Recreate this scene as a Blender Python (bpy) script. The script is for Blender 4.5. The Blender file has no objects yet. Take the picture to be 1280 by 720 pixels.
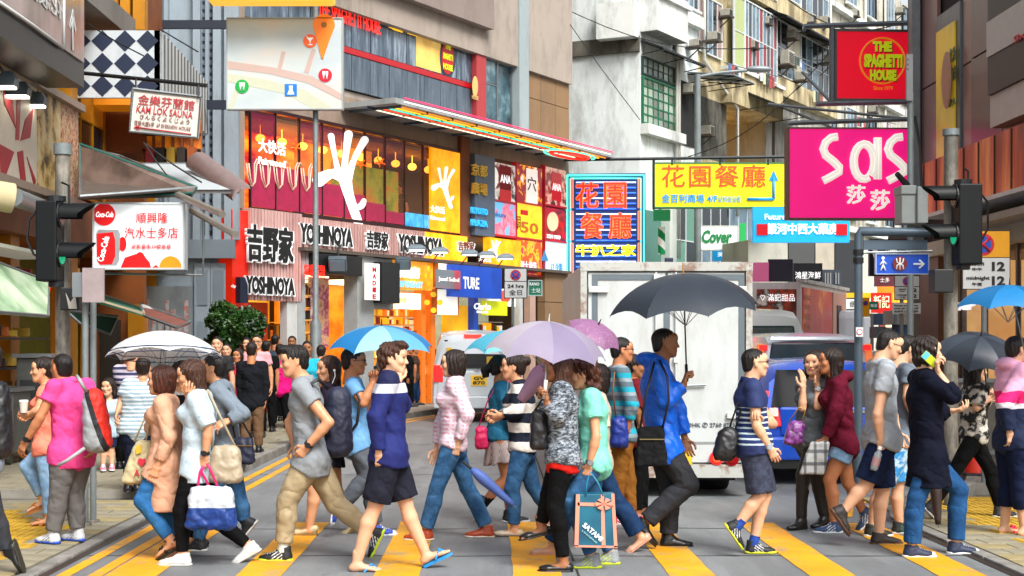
import bpy,bmesh,math,random
import numpy as np
from mathutils import Vector,Matrix
PI=math.pi
random.seed(7);RNG=np.random.default_rng(7)
S=bpy.context.scene
COL=S.collection
# ---------------------------------------------------------------- camera, sky, sun, exposure
F,CX,CY,EYE=1800.0,612.0,428.0,1.7      # focal length in photo pixels, vanishing point, eye height (m)
cd=bpy.data.cameras.new('camera');cam=bpy.data.objects.new('camera',cd);COL.objects.link(cam)
cam.location=(0,0,EYE);cam.rotation_euler=(PI/2,0,0)
cd.sensor_width=36;cd.lens=36*F/1280
cd.shift_x=(640-CX)/1280;cd.shift_y=(CY-360)/1280
cd.clip_start=0.1;cd.clip_end=2000
S.camera=cam
W=bpy.data.worlds.new('World');S.world=W;W.use_nodes=True
wn=W.node_tree;bg=wn.nodes['Background']
sky=wn.nodes.new('ShaderNodeTexSky');sky.sky_type='NISHITA';sky.sun_disc=False
SUN_EL,SUN_AZ=math.radians(48),math.radians(152)
sky.sun_elevation=SUN_EL;sky.sun_rotation=SUN_AZ;sky.dust_density=4;sky.air_density=1;sky.ozone_density=1
hs=wn.nodes.new('ShaderNodeHueSaturation');hs.inputs['Saturation'].default_value=0.28
wn.links.new(sky.outputs[0],hs.inputs['Color']);wn.links.new(hs.outputs[0],bg.inputs['Color'])
bg.inputs['Strength'].default_value=0.125
sl=bpy.data.lights.new('sun','SUN');sl.energy=2.0;sl.angle=math.radians(24);sl.color=(1,.965,.92)
so=bpy.data.objects.new('sun',sl);COL.objects.link(so)
sd=Vector((math.sin(SUN_AZ)*math.cos(SUN_EL),math.cos(SUN_AZ)*math.cos(SUN_EL),math.sin(SUN_EL)))
so.rotation_euler=sd.to_track_quat('Z','Y').to_euler();so.location=(0,0,60)
S.view_settings.view_transform='Standard';S.view_settings.look='None'
S.view_settings.exposure=1.0;S.view_settings.gamma=1.0
S.cycles.max_bounces=6;S.cycles.diffuse_bounces=3;S.cycles.glossy_bounces=3;S.cycles.transmission_bounces=4
S.cycles.transparent_max_bounces=6;S.cycles.use_denoising=True;S.cycles.sample_clamp_indirect=6
S.cycles.caustics_reflective=False;S.cycles.caustics_refractive=False

# ---------------------------------------------------------------- helpers
def P(px,py,Y,d=0.0):
    "photo pixel at depth Y -> world point"
    Y=Y-d
    return Vector(((px-CX)*Y/F,Y,EYE+(CY-py)*Y/F))
def srgb(h):
    if not isinstance(h,str): return tuple(h)
    v=[int(h[i:i+2],16)/255 for i in (0,2,4)]
    return tuple((c/12.92 if c<.04045 else ((c+.055)/1.055)**2.4) for c in v)
MATS={};EMS=.6
class N:
    "tiny node helper"
    def __init__(s,name):
        s.m=bpy.data.materials.new(name);s.m.use_nodes=True;s.t=s.m.node_tree;s.b=s.t.nodes['Principled BSDF']
        s._co=None
    def n(s,typ,**kw):
        x=s.t.nodes.new(typ)
        for k,v in kw.items(): setattr(x,k,v)
        return x
    def set(s,sock,v):
        if hasattr(v,'is_output'): s.t.links.new(v,sock)
        elif hasattr(v,'__len__') and len(v)==3 and sock.type=='RGBA': sock.default_value=(*v,1)
        else: sock.default_value=v
    @property
    def co(s):
        if s._co is None: s._co=s.n('ShaderNodeTexCoord').outputs['Object']
        return s._co
    def xyz(s,i,v=None):
        x=s.n('ShaderNodeSeparateXYZ');s.set(x.inputs[0],v or s.co);return x.outputs[i]
    def math(s,op,a,b=0.0,c=None):
        x=s.n('ShaderNodeMath',operation=op);s.set(x.inputs[0],a);s.set(x.inputs[1],b)
        if c is not None: s.set(x.inputs[2],c)
        return x.outputs[0]
    def noise(s,scale,detail=3,rough=.6,stretch=None,vec=None):
        v=vec or s.co
        if stretch:
            mp=s.n('ShaderNodeMapping');s.set(mp.inputs[0],v);mp.inputs['Scale'].default_value=stretch;v=mp.outputs[0]
        x=s.n('ShaderNodeTexNoise');s.set(x.inputs['Vector'],v);x.inputs['Scale'].default_value=scale
        x.inputs['Detail'].default_value=detail;x.inputs['Roughness'].default_value=rough
        return x.outputs['Fac']
    def ramp(s,fac,stops,const=False):
        x=s.n('ShaderNodeValToRGB');s.set(x.inputs[0],fac);r=x.color_ramp
        if const: r.interpolation='CONSTANT'
        while len(r.elements)>1: r.elements.remove(r.elements[-1])
        for i,(p,c) in enumerate(stops):
            e=r.elements[0] if i==0 else r.elements.new(p)
            e.position=p;c=srgb(c) if isinstance(c,str) else ((c,c,c) if not hasattr(c,'__len__') else c);e.color=(*c[:3],1)
        return x.outputs[0]
    def mix(s,f,a,b,typ='MIX'):
        x=s.n('ShaderNodeMix',data_type='RGBA',blend_type=typ);s.set(x.inputs[0],f);s.set(x.inputs[6],a);s.set(x.inputs[7],b)
        return x.outputs[2]
    def bump(s,h,strength=.3,dist=.01):
        x=s.n('ShaderNodeBump');s.set(x.inputs['Height'],h);x.inputs['Strength'].default_value=strength;x.inputs['Distance'].default_value=dist
        s.t.links.new(x.outputs[0],s.b.inputs['Normal'])
def M(key,col=None,rough=.6,metal=0.0,var=.12,vs=6,bump=0.0,bs=40,emit=0.0,ecol=None,coat=0.0,dirt=0.0,dirtcol='3a352c',pat=None,alpha=1.0,trans=0.0,spec=.5,stretch=None,bd=.01,tl=0.0):
    if key in MATS: return MATS[key]
    n=N(key);b=n.b
    c=srgb(col) if col is not None else (.5,.5,.5)
    out=pat(n) if pat else c
    if var>0:
        f=n.noise(vs,4,stretch=stretch)
        f=n.ramp(f,[(.3,1-var),(.7,1.0+0*var)])
        out=n.mix(1.0,out,f,'MULTIPLY')
    if dirt>0:
        f=n.noise(vs*.7+.4,8,.72,stretch=(1,1,.35))
        f=n.ramp(f,[(.54-.14*dirt,0.0),(.74-.12*dirt,dirt)])
        out=n.mix(f,out,srgb(dirtcol))
    n.set(b.inputs['Base Color'],out)
    b.inputs['Roughness'].default_value=rough;b.inputs['Metallic'].default_value=metal
    b.inputs['Specular IOR Level'].default_value=spec
    if coat: b.inputs['Coat Weight'].default_value=coat;b.inputs['Coat Roughness'].default_value=.08
    if bump and bd==.02:       # cloth: warped crease lines plus a fine weave
        wv=n.n('ShaderNodeTexWave',wave_type='BANDS',bands_direction='DIAGONAL');n.set(wv.inputs['Vector'],n.co)
        for k_,v_ in (('Scale',2.8),('Distortion',11),('Detail',3),('Detail Scale',1.1),('Detail Roughness',.55)): wv.inputs[k_].default_value=v_
        ms=n.ramp(n.noise(5,2),[(.35,0.15),(.65,1.0)]);h_=n.math('ADD',n.math('MULTIPLY',n.math('POWER',wv.outputs['Fac'],.5),ms),n.math('MULTIPLY',n.noise(220,2),.10));n.bump(h_,min(1,bump*1.15),.022)
    elif bump: n.bump(n.noise(bs,4,stretch=stretch),bump,bd)
    if emit:
        n.set(b.inputs['Emission Color'],srgb(ecol) if ecol else out);b.inputs['Emission Strength'].default_value=emit*EMS
    if trans: b.inputs['Transmission Weight'].default_value=trans
    if alpha<1: b.inputs['Alpha'].default_value=alpha
    if tl:
        t=n.n('ShaderNodeBsdfTranslucent');n.set(t.inputs['Color'],out);mx=n.n('ShaderNodeMixShader');mx.inputs[0].default_value=tl
        n.t.links.new(b.outputs[0],mx.inputs[1]);n.t.links.new(t.outputs[0],mx.inputs[2]);n.t.links.new(mx.outputs[0],n.t.nodes['Material Output'].inputs[0])
    MATS[key]=n.m
    return n.m
def tag(o,label=None,cat=None,group=None,kind=None):
    for k,v in (('label',label),('category',cat),('group',group),('kind',kind)):
        if v: o[k]=v
    return o
def thing(name,label,cat,loc=(0,0,0),group=None,rz=0.0):
    o=bpy.data.objects.new(name,None);COL.objects.link(o);o.location=loc;o.rotation_euler=(0,0,rz)
    o.empty_display_size=.2
    return tag(o,label,cat,group)
def mat_of(o):
    "world matrix of an object whose ancestors are plain (no depsgraph needed)"
    m=Matrix.LocRotScale(o.location,o.rotation_euler,o.scale)
    return m if o.parent is None else mat_of(o.parent)@m
def put(me,name,mat,parent=None,smooth=None):
    "link a mesh given in WORLD coordinates as a child of parent"
    if mat is not None:
        for m in (mat if isinstance(mat,(list,tuple)) else [mat]): me.materials.append(m)
    o=bpy.data.objects.new(name,me);COL.objects.link(o)
    if parent is not None:
        me.transform(mat_of(parent).inverted());o.parent=parent
    if smooth is not None and len(me.polygons): me.polygons.foreach_set('use_smooth',[smooth]*len(me.polygons))
    return o
def putl(me,name,parent,loc,rot=(0,0,0),scale=(1,1,1)):
    "link shared mesh data in local coordinates"
    o=bpy.data.objects.new(name,me);COL.objects.link(o);o.parent=parent
    o.location=loc;o.rotation_euler=rot;o.scale=scale
    return o
def npmesh(name,V,Fq,mi=None,smooth=True):
    me=bpy.data.meshes.new(name);V=np.asarray(V,np.float32);Fq=np.asarray(Fq,np.int32)
    me.vertices.add(len(V));me.vertices.foreach_set('co',V.ravel())
    k=Fq.shape[1];me.loops.add(Fq.size);me.loops.foreach_set('vertex_index',Fq.ravel())
    me.polygons.add(len(Fq));me.polygons.foreach_set('loop_start',np.arange(0,Fq.size,k,dtype=np.int32))
    me.polygons.foreach_set('loop_total',np.full(len(Fq),k,np.int32))
    if mi is not None: me.polygons.foreach_set('material_index',np.asarray(mi,np.int32))
    me.polygons.foreach_set('use_smooth',np.full(len(Fq),smooth))
    me.update(calc_edges=True);return me
class MB:
    "mesh builder: collects pieces, builds ONE mesh"
    def __init__(s): s.v=[];s.f=[];s.m=[];s.cur=0
    def add(s,vs,fs):
        b=len(s.v);s.v+=[tuple(v) for v in vs];s.f+=[tuple(i+b for i in f) for f in fs];s.m+=[s.cur]*len(fs);return s
    def box(s,c,d,R=None):
        c=Vector(c);hx,hy,hz=d[0]/2,d[1]/2,d[2]/2
        vs=[Vector((x,y,z)) for x in (-hx,hx) for y in (-hy,hy) for z in (-hz,hz)]
        if R is not None: vs=[R@v for v in vs]
        return s.add([c+v for v in vs],[(0,1,3,2),(4,6,7,5),(0,4,5,1),(2,3,7,6),(0,2,6,4),(1,5,7,3)])
    def bx(s,x0,x1,y0,y1,z0,z1): return s.box(((x0+x1)/2,(y0+y1)/2,(z0+z1)/2),(x1-x0,y1-y0,z1-z0))
    def hexa(s,p):   # 8 points: bottom 4 ccw, top 4 ccw
        return s.add(p,[(3,2,1,0),(4,5,6,7),(0,1,5,4),(1,2,6,5),(2,3,7,6),(3,0,4,7)])
    def cyl(s,a,b,r0,r1=None,n=10,caps=True):
        return s.tube([a,b],[r0,r0 if r1 is None else r1],n,caps)
    def tube(s,pts,r,n=8,caps=True):
        pts=[Vector(p) for p in pts];rs=r if isinstance(r,(list,tuple)) else [r]*len(pts)
        vs=[];prev=None
        for i,p in enumerate(pts):
            t=(pts[min(i+1,len(pts)-1)]-pts[max(i-1,0)]).normalized()
            if prev is None:
                u=t.cross(Vector((0,0,1)));
                if u.length<.05: u=t.cross(Vector((0,1,0)))
            else: u=prev-t*prev.dot(t)
            u.normalize();prev=u;w=t.cross(u)
            vs+=[p+(u*math.cos(2*PI*k/n)+w*math.sin(2*PI*k/n))*rs[i] for k in range(n)]
        fs=[(i*n+k,i*n+(k+1)%n,(i+1)*n+(k+1)%n,(i+1)*n+k) for i in range(len(pts)-1) for k in range(n)]
        if caps: fs+=[tuple(range(n-1,-1,-1)),tuple((len(pts)-1)*n+k for k in range(n))]
        return s.add(vs,fs)
    def ball(s,c,r,n=10,m=7,R=None):
        r=r if hasattr(r,'__len__') else (r,r,r);c=Vector(c);vs=[]
        for i in range(1,m):
            th=PI*i/m
            for k in range(n):
                v=Vector((math.sin(th)*math.cos(2*PI*k/n)*r[0],math.sin(th)*math.sin(2*PI*k/n)*r[1],math.cos(th)*r[2]))
                vs.append(c+(R@v if R is not None else v))
        tz=Vector((0,0,r[2]));tz=R@tz if R is not None else tz
        vs+=[c+tz,c-tz];T=len(vs)-2
        fs=[(i*n+k,(i+1)*n+k,(i+1)*n+(k+1)%n,i*n+(k+1)%n) for i in range(m-2) for k in range(n)]
        fs+=[(T,k,(k+1)%n) for k in range(n)]+[(T+1,(m-2)*n+(k+1)%n,(m-2)*n+k) for k in range(n)]
        return s.add(vs,fs)
    def prism(s,pts,d):   # closed polygon pts (world) extruded by vector d
        pts=[Vector(p) for p in pts];d=Vector(d);n=len(pts)
        return s.add(pts+[p+d for p in pts],[tuple(range(n)),tuple(range(2*n-1,n-1,-1))]+[(i,i+n,(i+1)%n+n,(i+1)%n) for i in range(n)])
    def loft(s,rings,caps=True,closed=True):
        n=len(rings[0]);vs=[p for r in rings for p in r];K=n if closed else n-1
        fs=[(i*n+k,i*n+(k+1)%n,(i+1)*n+(k+1)%n,(i+1)*n+k) for i in range(len(rings)-1) for k in range(K)]
        if caps and closed: fs+=[tuple(range(n-1,-1,-1)),tuple((len(rings)-1)*n+k for k in range(n))]
        return s.add(vs,fs)
    def mesh(s,name='m',bevel=0.0,seg=2):
        me=bpy.data.meshes.new(name);me.from_pydata([tuple(v) for v in s.v],[],s.f)
        if any(s.m): me.polygons.foreach_set('material_index',s.m)
        bm=bmesh.new();bm.from_mesh(me)
        if bevel:
            es=[e for e in bm.edges if len(e.link_faces)==2 and e.calc_face_angle(0)>.5]
            bmesh.ops.bevel(bm,geom=es,offset=bevel,segments=seg,profile=.6,affect='EDGES',clamp_overlap=True)
        bmesh.ops.recalc_face_normals(bm,faces=bm.faces);bm.to_mesh(me);bm.free()
        return me
    def build(s,name,mat,parent=None,bevel=0.0,smooth=False,seg=2):
        me=s.mesh(name,bevel,seg);o=put(me,name,mat,parent)
        if smooth:
            me.polygons.foreach_set('use_smooth',[True]*len(me.polygons))
            if smooth != 'all': sharp(me,.6)
        return o
def sharp(me,ang=.6):
    try: me.set_sharp_from_angle(angle=ang)
    except Exception: pass
# ---- text
TXT={}
def text_mesh(body,bold=0.0,ext=.02,space=1.0,res=2,line=1.0):
    "unit-less text mesh in local XY, centred, returned with its size"
    k=(body,bold,ext,space,line);cjk=any(ord(ch)>0x2E80 for ch in body)
    if k not in TXT:
        c=bpy.data.curves.new('lettering','FONT');c.body=body;c.offset=min(bold,.004) if cjk else bold;c.extrude=ext;c.resolution_u=res
        c.space_character=space;c.space_line=line;c.align_x='CENTER'
        o=bpy.data.objects.new('tmp',c)
        me=bpy.data.meshes.new_from_object(o);bpy.data.objects.remove(o);bpy.data.curves.remove(c)
        if cjk and bold>.021:
            b=bmesh.new()
            for i,(dx,dy) in enumerate(((-.7,-.4),(.7,.4),(-.7,.4),(.7,-.4))): m2=me.copy();m2.transform(Matrix.Translation((dx*bold,dy*bold,i*.0006)));b.from_mesh(m2);bpy.data.meshes.remove(m2)
            b.to_mesh(me);b.free()
        v=np.empty(len(me.vertices)*3,np.float32);me.vertices.foreach_get('co',v);v=v.reshape(-1,3)
        lo,hi=v.min(0),v.max(0);v -= (lo+hi)/2;me.vertices.foreach_set('co',v.ravel())
        TXT[k]=(me,hi-lo)
    return TXT[k]
def lettering(parent,body,c,u,w,h,mat,up=(0,0,1),bold=0.015,ext=.004,space=1.0,name='lettering',lean=0.0,line=1.0):
    "text fitted into w x h centred at world point c, reading along u; ext is its real half-thickness"
    me,sz=text_mesh(body,bold,.02,space,2,line);me=me.copy();me.name=name
    u=Vector(u).normalized();up=Vector(up).normalized();n=u.cross(up)
    sx=w/sz[0];sy=(h/sz[1]) if h else sx
    A=Matrix(((u.x*sx,(up.x+u.x*lean)*sy,n.x*ext/.02,c[0]),(u.y*sx,(up.y+u.y*lean)*sy,n.y*ext/.02,c[1]),(u.z*sx,(up.z+u.z*lean)*sy,n.z*ext/.02,c[2]),(0,0,0,1)))
    me.transform(A);return put(me,name,mat,parent)
class Wall:
    "vertical plane through ground points A,B; n is the side towards the camera"
    def __init__(s,A,B,name=None):
        s.A=Vector((A[0],A[1],0));s.B=Vector((B[0],B[1],0));s.u=(s.B-s.A).normalized();s.L=(s.B-s.A).length
        n=s.u.cross(Vector((0,0,1)));s.n=n if n.dot(-s.A)>0 else-n
    def uz(s,px,py,d=0.0):
        "photo pixel -> (u, z) on the wall moved out by d"
        D=Vector(((px-CX)/F,1,(CY-py)/F));O=Vector((0,0,EYE));A=s.A+s.n*d
        t=(A-O).dot(s.n)/D.dot(s.n);p=O+D*t
        return (p-s.A).dot(s.u),p.z
    def pt(s,u,z,d=0.0): return s.A+s.u*u+s.n*d+Vector((0,0,z))
    def box(s,mb,u0,u1,z0,z1,d0=0.0,d1=.05):
        if u1<u0: u0,u1=u1,u0
        if z1<z0: z0,z1=z1,z0
        q=[s.pt(u0,z0,d0),s.pt(u1,z0,d0),s.pt(u1,z0,d1),s.pt(u0,z0,d1)]
        return mb.hexa(q+[p+Vector((0,0,z1-z0)) for p in q])
    def pbox(s,mb,x0,y0,x1,y1,d0=0.0,d1=.05,ref=None):
        "box whose outline is given in photo pixels; heights read at x = ref"
        u0,_=s.uz(x0,y0,d1);u1,_=s.uz(x1,y1,d1);r=x0 if ref is None else ref
        _,z0=s.uz(r,y1,d1);_,z1=s.uz(r,y0,d1)
        return s.box(mb,u0,u1,z0,z1,d0,d1)
    def text(s,parent,body,px,py,wpx,hpx,mat,d=.06,**kw):
        "text centred on a photo pixel, sizes in photo pixels"
        u0,z=s.uz(px-wpx/2,py,d);u1,_=s.uz(px+wpx/2,py,d);_,za=s.uz(px,py-hpx/2,d);_,zb=s.uz(px,py+hpx/2,d)
        uc=s.uz(px,py,d)[0]
        u=s.u if s.u.x>0 else-s.u
        return lettering(parent,body,s.pt((u0+u1)/2,(za+zb)/2,d),u,abs(u1-u0),abs(za-zb),mat,**kw)

_ord=('leftmost','second','third','fourth','fifth','sixth','seventh','eighth','ninth','tenth','eleventh','last')
# ---------------------------------------------------------------- smooth bodies: distance fields meshed with surface nets
def wr(p,f,s=0.0):
    x,y,z=p[...,0]*f,p[...,1]*f,p[...,2]*f
    a=np.sin(x*1.1+y*.7+z*.35+s+1.9*np.sin(z*.8-x*.5+s*2)) 
    b=np.sin(z*1.25-y*.6+x*.4+s*3+1.6*np.sin(x*1.1+y*.9+s))
    return a*b
def tri(x): return 1-2*np.abs(np.sin(x*.5))**.8
def rdg(p,f,s=0.0):
    x,y,z=p[...,0]*f,p[...,1]*f,p[...,2]*f;m=.5+.5*np.sin(z*.45+x*.3+s)*np.sin(y*.5-z*.25+s*2)
    return tri(x*.9+y*.6+z*.8+s+1.7*np.sin(z*.55+s)+1.2*np.sin(x*.6))*m
class Sdf:
    def __init__(s,lo,hi,h):
        s.lo=np.array(lo,float);s.h=h;n=np.ceil((np.array(hi)-s.lo)/h).astype(int)+2;s.n=n
        s.ax=[s.lo[i]+np.arange(n[i])*h for i in range(3)];s.V=np.full(n,1.0,np.float32)
    def sub(s,lo,hi):
        sl=[]
        for i in range(3):
            a=int(max(0,math.floor((lo[i]-s.lo[i])/s.h)));b=int(min(s.n[i],math.ceil((hi[i]-s.lo[i])/s.h)+1))
            if b<=a: return None,None
            sl.append(slice(a,b))
        X,Y,Z=np.meshgrid(s.ax[0][sl[0]],s.ax[1][sl[1]],s.ax[2][sl[2]],indexing='ij')
        return tuple(sl),np.stack([X,Y,Z],-1).astype(np.float32)
    def comb(s,sl,d,k,op):
        v=s.V[sl]
        if op=='u':
            if k>0: hh=np.clip(.5+.5*(v-d)/k,0,1);s.V[sl]=v*(1-hh)+d*hh-k*hh*(1-hh)
            else: s.V[sl]=np.minimum(v,d)
        else:
            if k>0: hh=np.clip(.5-.5*(v+d)/k,0,1);s.V[sl]=v*(1-hh)-d*hh+k*hh*(1-hh)
            else: s.V[sl]=np.maximum(v,-d)
    def cap(s,A,B,ra,rb=None,k=.02,u=None,op='u',flat=(0,0)):
        "tapered capsule; radii may be (along u, across)"
        rb=ra if rb is None else rb
        ra=ra if hasattr(ra,'__len__') else (ra,ra);rb=rb if hasattr(rb,'__len__') else (rb,rb)
        A=np.array(A,float);B=np.array(B,float);m=max(*ra,*rb)+k+.03
        sl,p=s.sub(np.minimum(A,B)-m,np.maximum(A,B)+m)
        if sl is None: return s
        w=B-A;L=np.linalg.norm(w)+1e-9;w=w/L;q=p-A.astype(np.float32)
        t=q@w.astype(np.float32);tc=np.clip(t/L,0,1)
        ax=ra[0]+(rb[0]-ra[0])*tc;ay=ra[1]+(rb[1]-ra[1])*tc
        if u is None or (ra[0]==ra[1] and rb[0]==rb[1]):
            r2=np.maximum((q*q).sum(-1)-t*t,0);rad=np.sqrt(r2)/ax;kk=ax
        else:
            u=np.array(u,float);u=u-w*u.dot(w);u /= np.linalg.norm(u);v=np.cross(w,u)
            rad=np.sqrt(((q@u)/ax)**2+((q@v)/ay)**2);kk=np.minimum(ax,ay)
        ex=np.where(t<0,-t,np.where(t>L,t-L,0.0))
        fl=np.where(t<0,flat[0],flat[1])
        d=(np.sqrt(rad**2+np.where(fl>0,0,(ex/kk)**2))-1)*kk
        if flat[0]: d=np.maximum(d,-t)
        if flat[1]: d=np.maximum(d,t-L)
        s.comb(sl,d,k,op);return s
    def ell(s,c,r,R=None,k=.015,op='u'):
        c=np.array(c,float);r=np.array(r if hasattr(r,'__len__') else (r,r,r),float);m=r.max()+k+.03
        sl,p=s.sub(c-m,c+m)
        if sl is None: return s
        q=p-c.astype(np.float32)
        if R is not None: q=q@np.array(R,float).astype(np.float32)   # columns of R are the local axes
        a=np.sqrt(((q/r)**2).sum(-1))+1e-6;b=np.sqrt(((q/(r*r))**2).sum(-1))+1e-6
        s.comb(sl,a*(a-1)/b,k,op);return s
    def cut(s,p0,n,k=0.0):
        "remove everything on the +n side of the plane"
        X=[(s.ax[i]-p0[i])*n[i] for i in range(3)]
        d=X[0][:,None,None]+X[1][None,:,None]+X[2][None,None,:]
        s.V=np.maximum(s.V,d.astype(np.float32));return s
    def wrinkle(s,amp,f,seed=0.0,fn=None):
        idx=np.nonzero(np.abs(s.V)<.03)
        p=np.stack([s.ax[i][idx[i]] for i in range(3)],-1)
        s.V[idx]+=(amp*(wr(p,f,seed)+.5*wr(p,f*2.1,seed+2))).astype(np.float32) if fn is None else fn(p).astype(np.float32);return s
    def net(s):
        V,h=s.V,s.h;I=V<0
        c=I[:-1,:-1,:-1].astype(np.int8)
        tot=sum(I[a:V.shape[0]-1+a,b:V.shape[1]-1+b,e:V.shape[2]-1+e].astype(np.int8) for a in (0,1) for b in (0,1) for e in (0,1))
        act=(tot>0)&(tot<8);ii=np.nonzero(act)
        if len(ii[0])==0: return np.zeros((0,3)),np.zeros((0,4),int)
        ids=np.full(act.shape,-1,np.int64);ids[ii]=np.arange(len(ii[0]))
        C={(a,b,e): V[ii[0]+a,ii[1]+b,ii[2]+e] for a in (0,1) for b in (0,1) for e in (0,1)}
        acc=np.zeros((len(ii[0]),3));cnt=np.zeros(len(ii[0]))
        for ax in range(3):
            for b in (0,1):
                for e in (0,1):
                    o=[0,0,0];oth=[i for i in range(3) if i != ax];o[oth[0]]=b;o[oth[1]]=e;o2=list(o);o2[ax]=1
                    A,B=C[tuple(o)],C[tuple(o2)];x=(A<0) != (B<0);t=np.where(x,A/np.where(x,A-B,1),0)
                    for i in range(3): acc[:,i]+=np.where(x,t if i==ax else o[i],0)
                    cnt+=x
        vs=s.lo+(np.stack(ii,-1)+acc/cnt[:,None])*h
        fs=[]
        for ax in range(3):
            b,e=[i for i in range(3) if i != ax]
            A=np.take(I,range(0,V.shape[ax]-1),ax);B=np.take(I,range(1,V.shape[ax]),ax)
            x=A != B;q=np.nonzero(x);q=[np.array(z) for z in q]
            ok=(q[b]>0)&(q[e]>0)&(q[b]<V.shape[b]-1)&(q[e]<V.shape[e]-1);q=[z[ok] for z in q]
            flip=A[tuple(q)] ^ (ax==1)
            def cell(db,de):
                z=list(q);z[b]=q[b]+db;z[e]=q[e]+de;return ids[tuple(z)]
            f=np.stack([cell(-1,-1),cell(0,-1),cell(0,0),cell(-1,0)],-1)
            f[~flip]=f[~flip][:,::-1];fs.append(f)
        f=np.concatenate(fs);f=f[(f>=0).all(1)]
        return vs,f
def join(parts):
    "parts: (verts, quads, material index or array)"
    V,Fq,Mi,b=[],[],[],0
    for v,f,m in parts:
        if len(f)==0: continue
        V.append(v);Fq.append(np.asarray(f)+b);Mi.append(np.full(len(f),m) if np.isscalar(m) else m);b+=len(v)
    return np.concatenate(V),np.concatenate(Fq),np.concatenate(Mi)
def xf(v,R,t,sc=1.0): return (np.asarray(v)*sc)@np.array(R,float).T+np.array(t,float)
def frame(fwd,up):
    "matrix with columns right, forward, up"
    f=np.array(fwd,float);f /= np.linalg.norm(f);r=np.cross(f,np.array(up,float));r /= np.linalg.norm(r);z=np.cross(r,f)
    return np.stack([r,f,z],1)
PCACHE={}
def cached(key,fn):
    if key not in PCACHE: PCACHE[key]=fn()
    return PCACHE[key]
# ---- head in its own frame: x right, y forward, z up, chin -.115, crown +.115; materials: 0 skin 1 lips 2 eye white 3 iris/brow
def make_head(h,fem):
    s=Sdf((-.11,-.13,-.20),(.11,.14,.14),h);e=s.ell;c=s.cap;j=.92 if fem else 1.0
    e((0,-.014,.032),(.076,.094,.083));e((0,.03,.01),(.066,.060,.07),k=.02)
    e((0,.022,-.045),(.058*j,.066,.066),k=.02);e((0,.066,-.094),(.026*j,.02,.019),k=.025)
    for x in (-1,1):
        c((x*.055*j,.0,-.03),(x*.03*j,.055,-.088),.022,.016,k=.025)
        e((x*.04,.062,-.018),(.024,.024,.022),k=.02)
        e((x*.032,.098,.010),(.019,.018,.013),k=.012,op='s')
    c((-.03,.078,.034),(.03,.078,.034),.013,k=.015);e((0,.075,.05),(.05,.02,.03),k=.02)
    c((0,.086,.012),(0,.101,-.026),.006,.0115,k=.012)
    for x in (-1,1): e((x*.011,.093,-.030),(.008,.010,.007),k=.006)
    c((-.018,.083,-.056),(.018,.083,-.056),.0085,k=.008);c((-.016,.082,-.068),(.016,.082,-.068),.0085,k=.006)
    c((-.019,.094,-.0618),(.019,.094,-.0618),.003,k=.003,op='s')
    for x in (-1,1):
        e((x*.078,-.012,-.002),(.009,.018,.031),k=.008);e((x*.087,-.006,.004),(.006,.009,.017),k=.004,op='s')
    c((0,-.022,-.07),(0,-.042,-.19),(.052 if fem else .06),(.05 if fem else .062),k=.03)
    v,f=s.net();cen=v[f].mean(1);mi=np.zeros(len(f),int)
    lip=(np.abs(cen[:,2]+.0618)<.0125)&(np.abs(cen[:,0])<.024-np.abs(cen[:,2]+.0618)*.7)&(cen[:,1]>.078);mi[lip]=1
    parts=[(v,f,mi)]
    b=MB()
    def sph(c_,r,R=None): 
        m=MB();m.ball(c_,r,10,8,R);fs=[q if len(q)==4 else (q[0],q[1],q[2],q[2]) for q in m.f]
        return np.array(m.v),np.array(fs)
    for x in (-1,1):
        vv,ff=sph((x*.032,.076,.009),(.0145,.012,.0075));parts.append((vv,ff,2))
        vv,ff=sph((x*.0325,.084,.009),(.0062,.006,.0062));parts.append((vv,ff,3))
        vv,ff=sph((x*.032,.0775,.0155),(.0175,.0125,.0026));parts.append((vv,ff,3))
        m=MB();m.tube([(x*.014,.092,.031),(x*.03,.0915,.036),(x*.05,.077,.031)],[.0028,.004,.002],6,False)
        parts.append((np.array(m.v),np.array(m.f),3))
    return join(parts)
def head_mesh(h,fem): return cached(('head',h,fem),lambda: make_head(h,fem))
# ---- hand: wrist at origin, fingers along +y, palm faces -z, thumb on +x (mirror for the other hand)
def make_hand(curl,h=.005,spread=.06,sc=1.0):
    s=Sdf((-.075,-.04,-.13),(.10,.24,.06),h)
    s.cap((0,-.03,0),(0,.012,0),(.027,.021),(.030,.020),k=.01,u=(1,0,0))
    s.cap((0,.01,0),(0,.072,-.003),(.031,.017),(.038,.0145),k=.012,u=(1,0,0))
    L=[(.030,.076,.044,.027,.022),(.010,.082,.048,.030,.024),(-.011,.079,.045,.028,.023),(-.030,.070,.034,.022,.020)]
    for i,(x,y,a,b,c) in enumerate(L):
        p=np.array((x,y,-.003));ang=0.0;cu=curl*(1+.12*i);r=.0092 if i<3 else .008
        sx=spread*(1.2-i)*(1-min(curl,1)*.6)
        for j,ln in enumerate((a,b,c)):
            ang+=cu*(.75,1.0,.6)[j]
            q=p+ln*np.array((math.sin(sx),math.cos(ang),-math.sin(ang)))
            s.cap(p,q,r*(1-.07*j),r*(1-.07*(j+1)),k=.003 if j else .007);p=q
    p=np.array((.024,.018,-.006));t=min(curl,1.2)
    for a,(dx,dy,dz),r in ((.042,(.72,.62,-.25-.2*t),.0125),(.032,(.35-.3*t,.9,-.2-.45*t),.0105),(.025,(.1-.5*t,.9,-.15-.45*t),.0095)):
        d=np.array((dx,dy,dz));q=p+a*d/np.linalg.norm(d);s.cap(p,q,r,r*.9,k=.006);p=q
    return s.net()
def hand_mesh(curl,h): return cached(('hand',curl,h),lambda: make_hand(curl,h))
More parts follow.
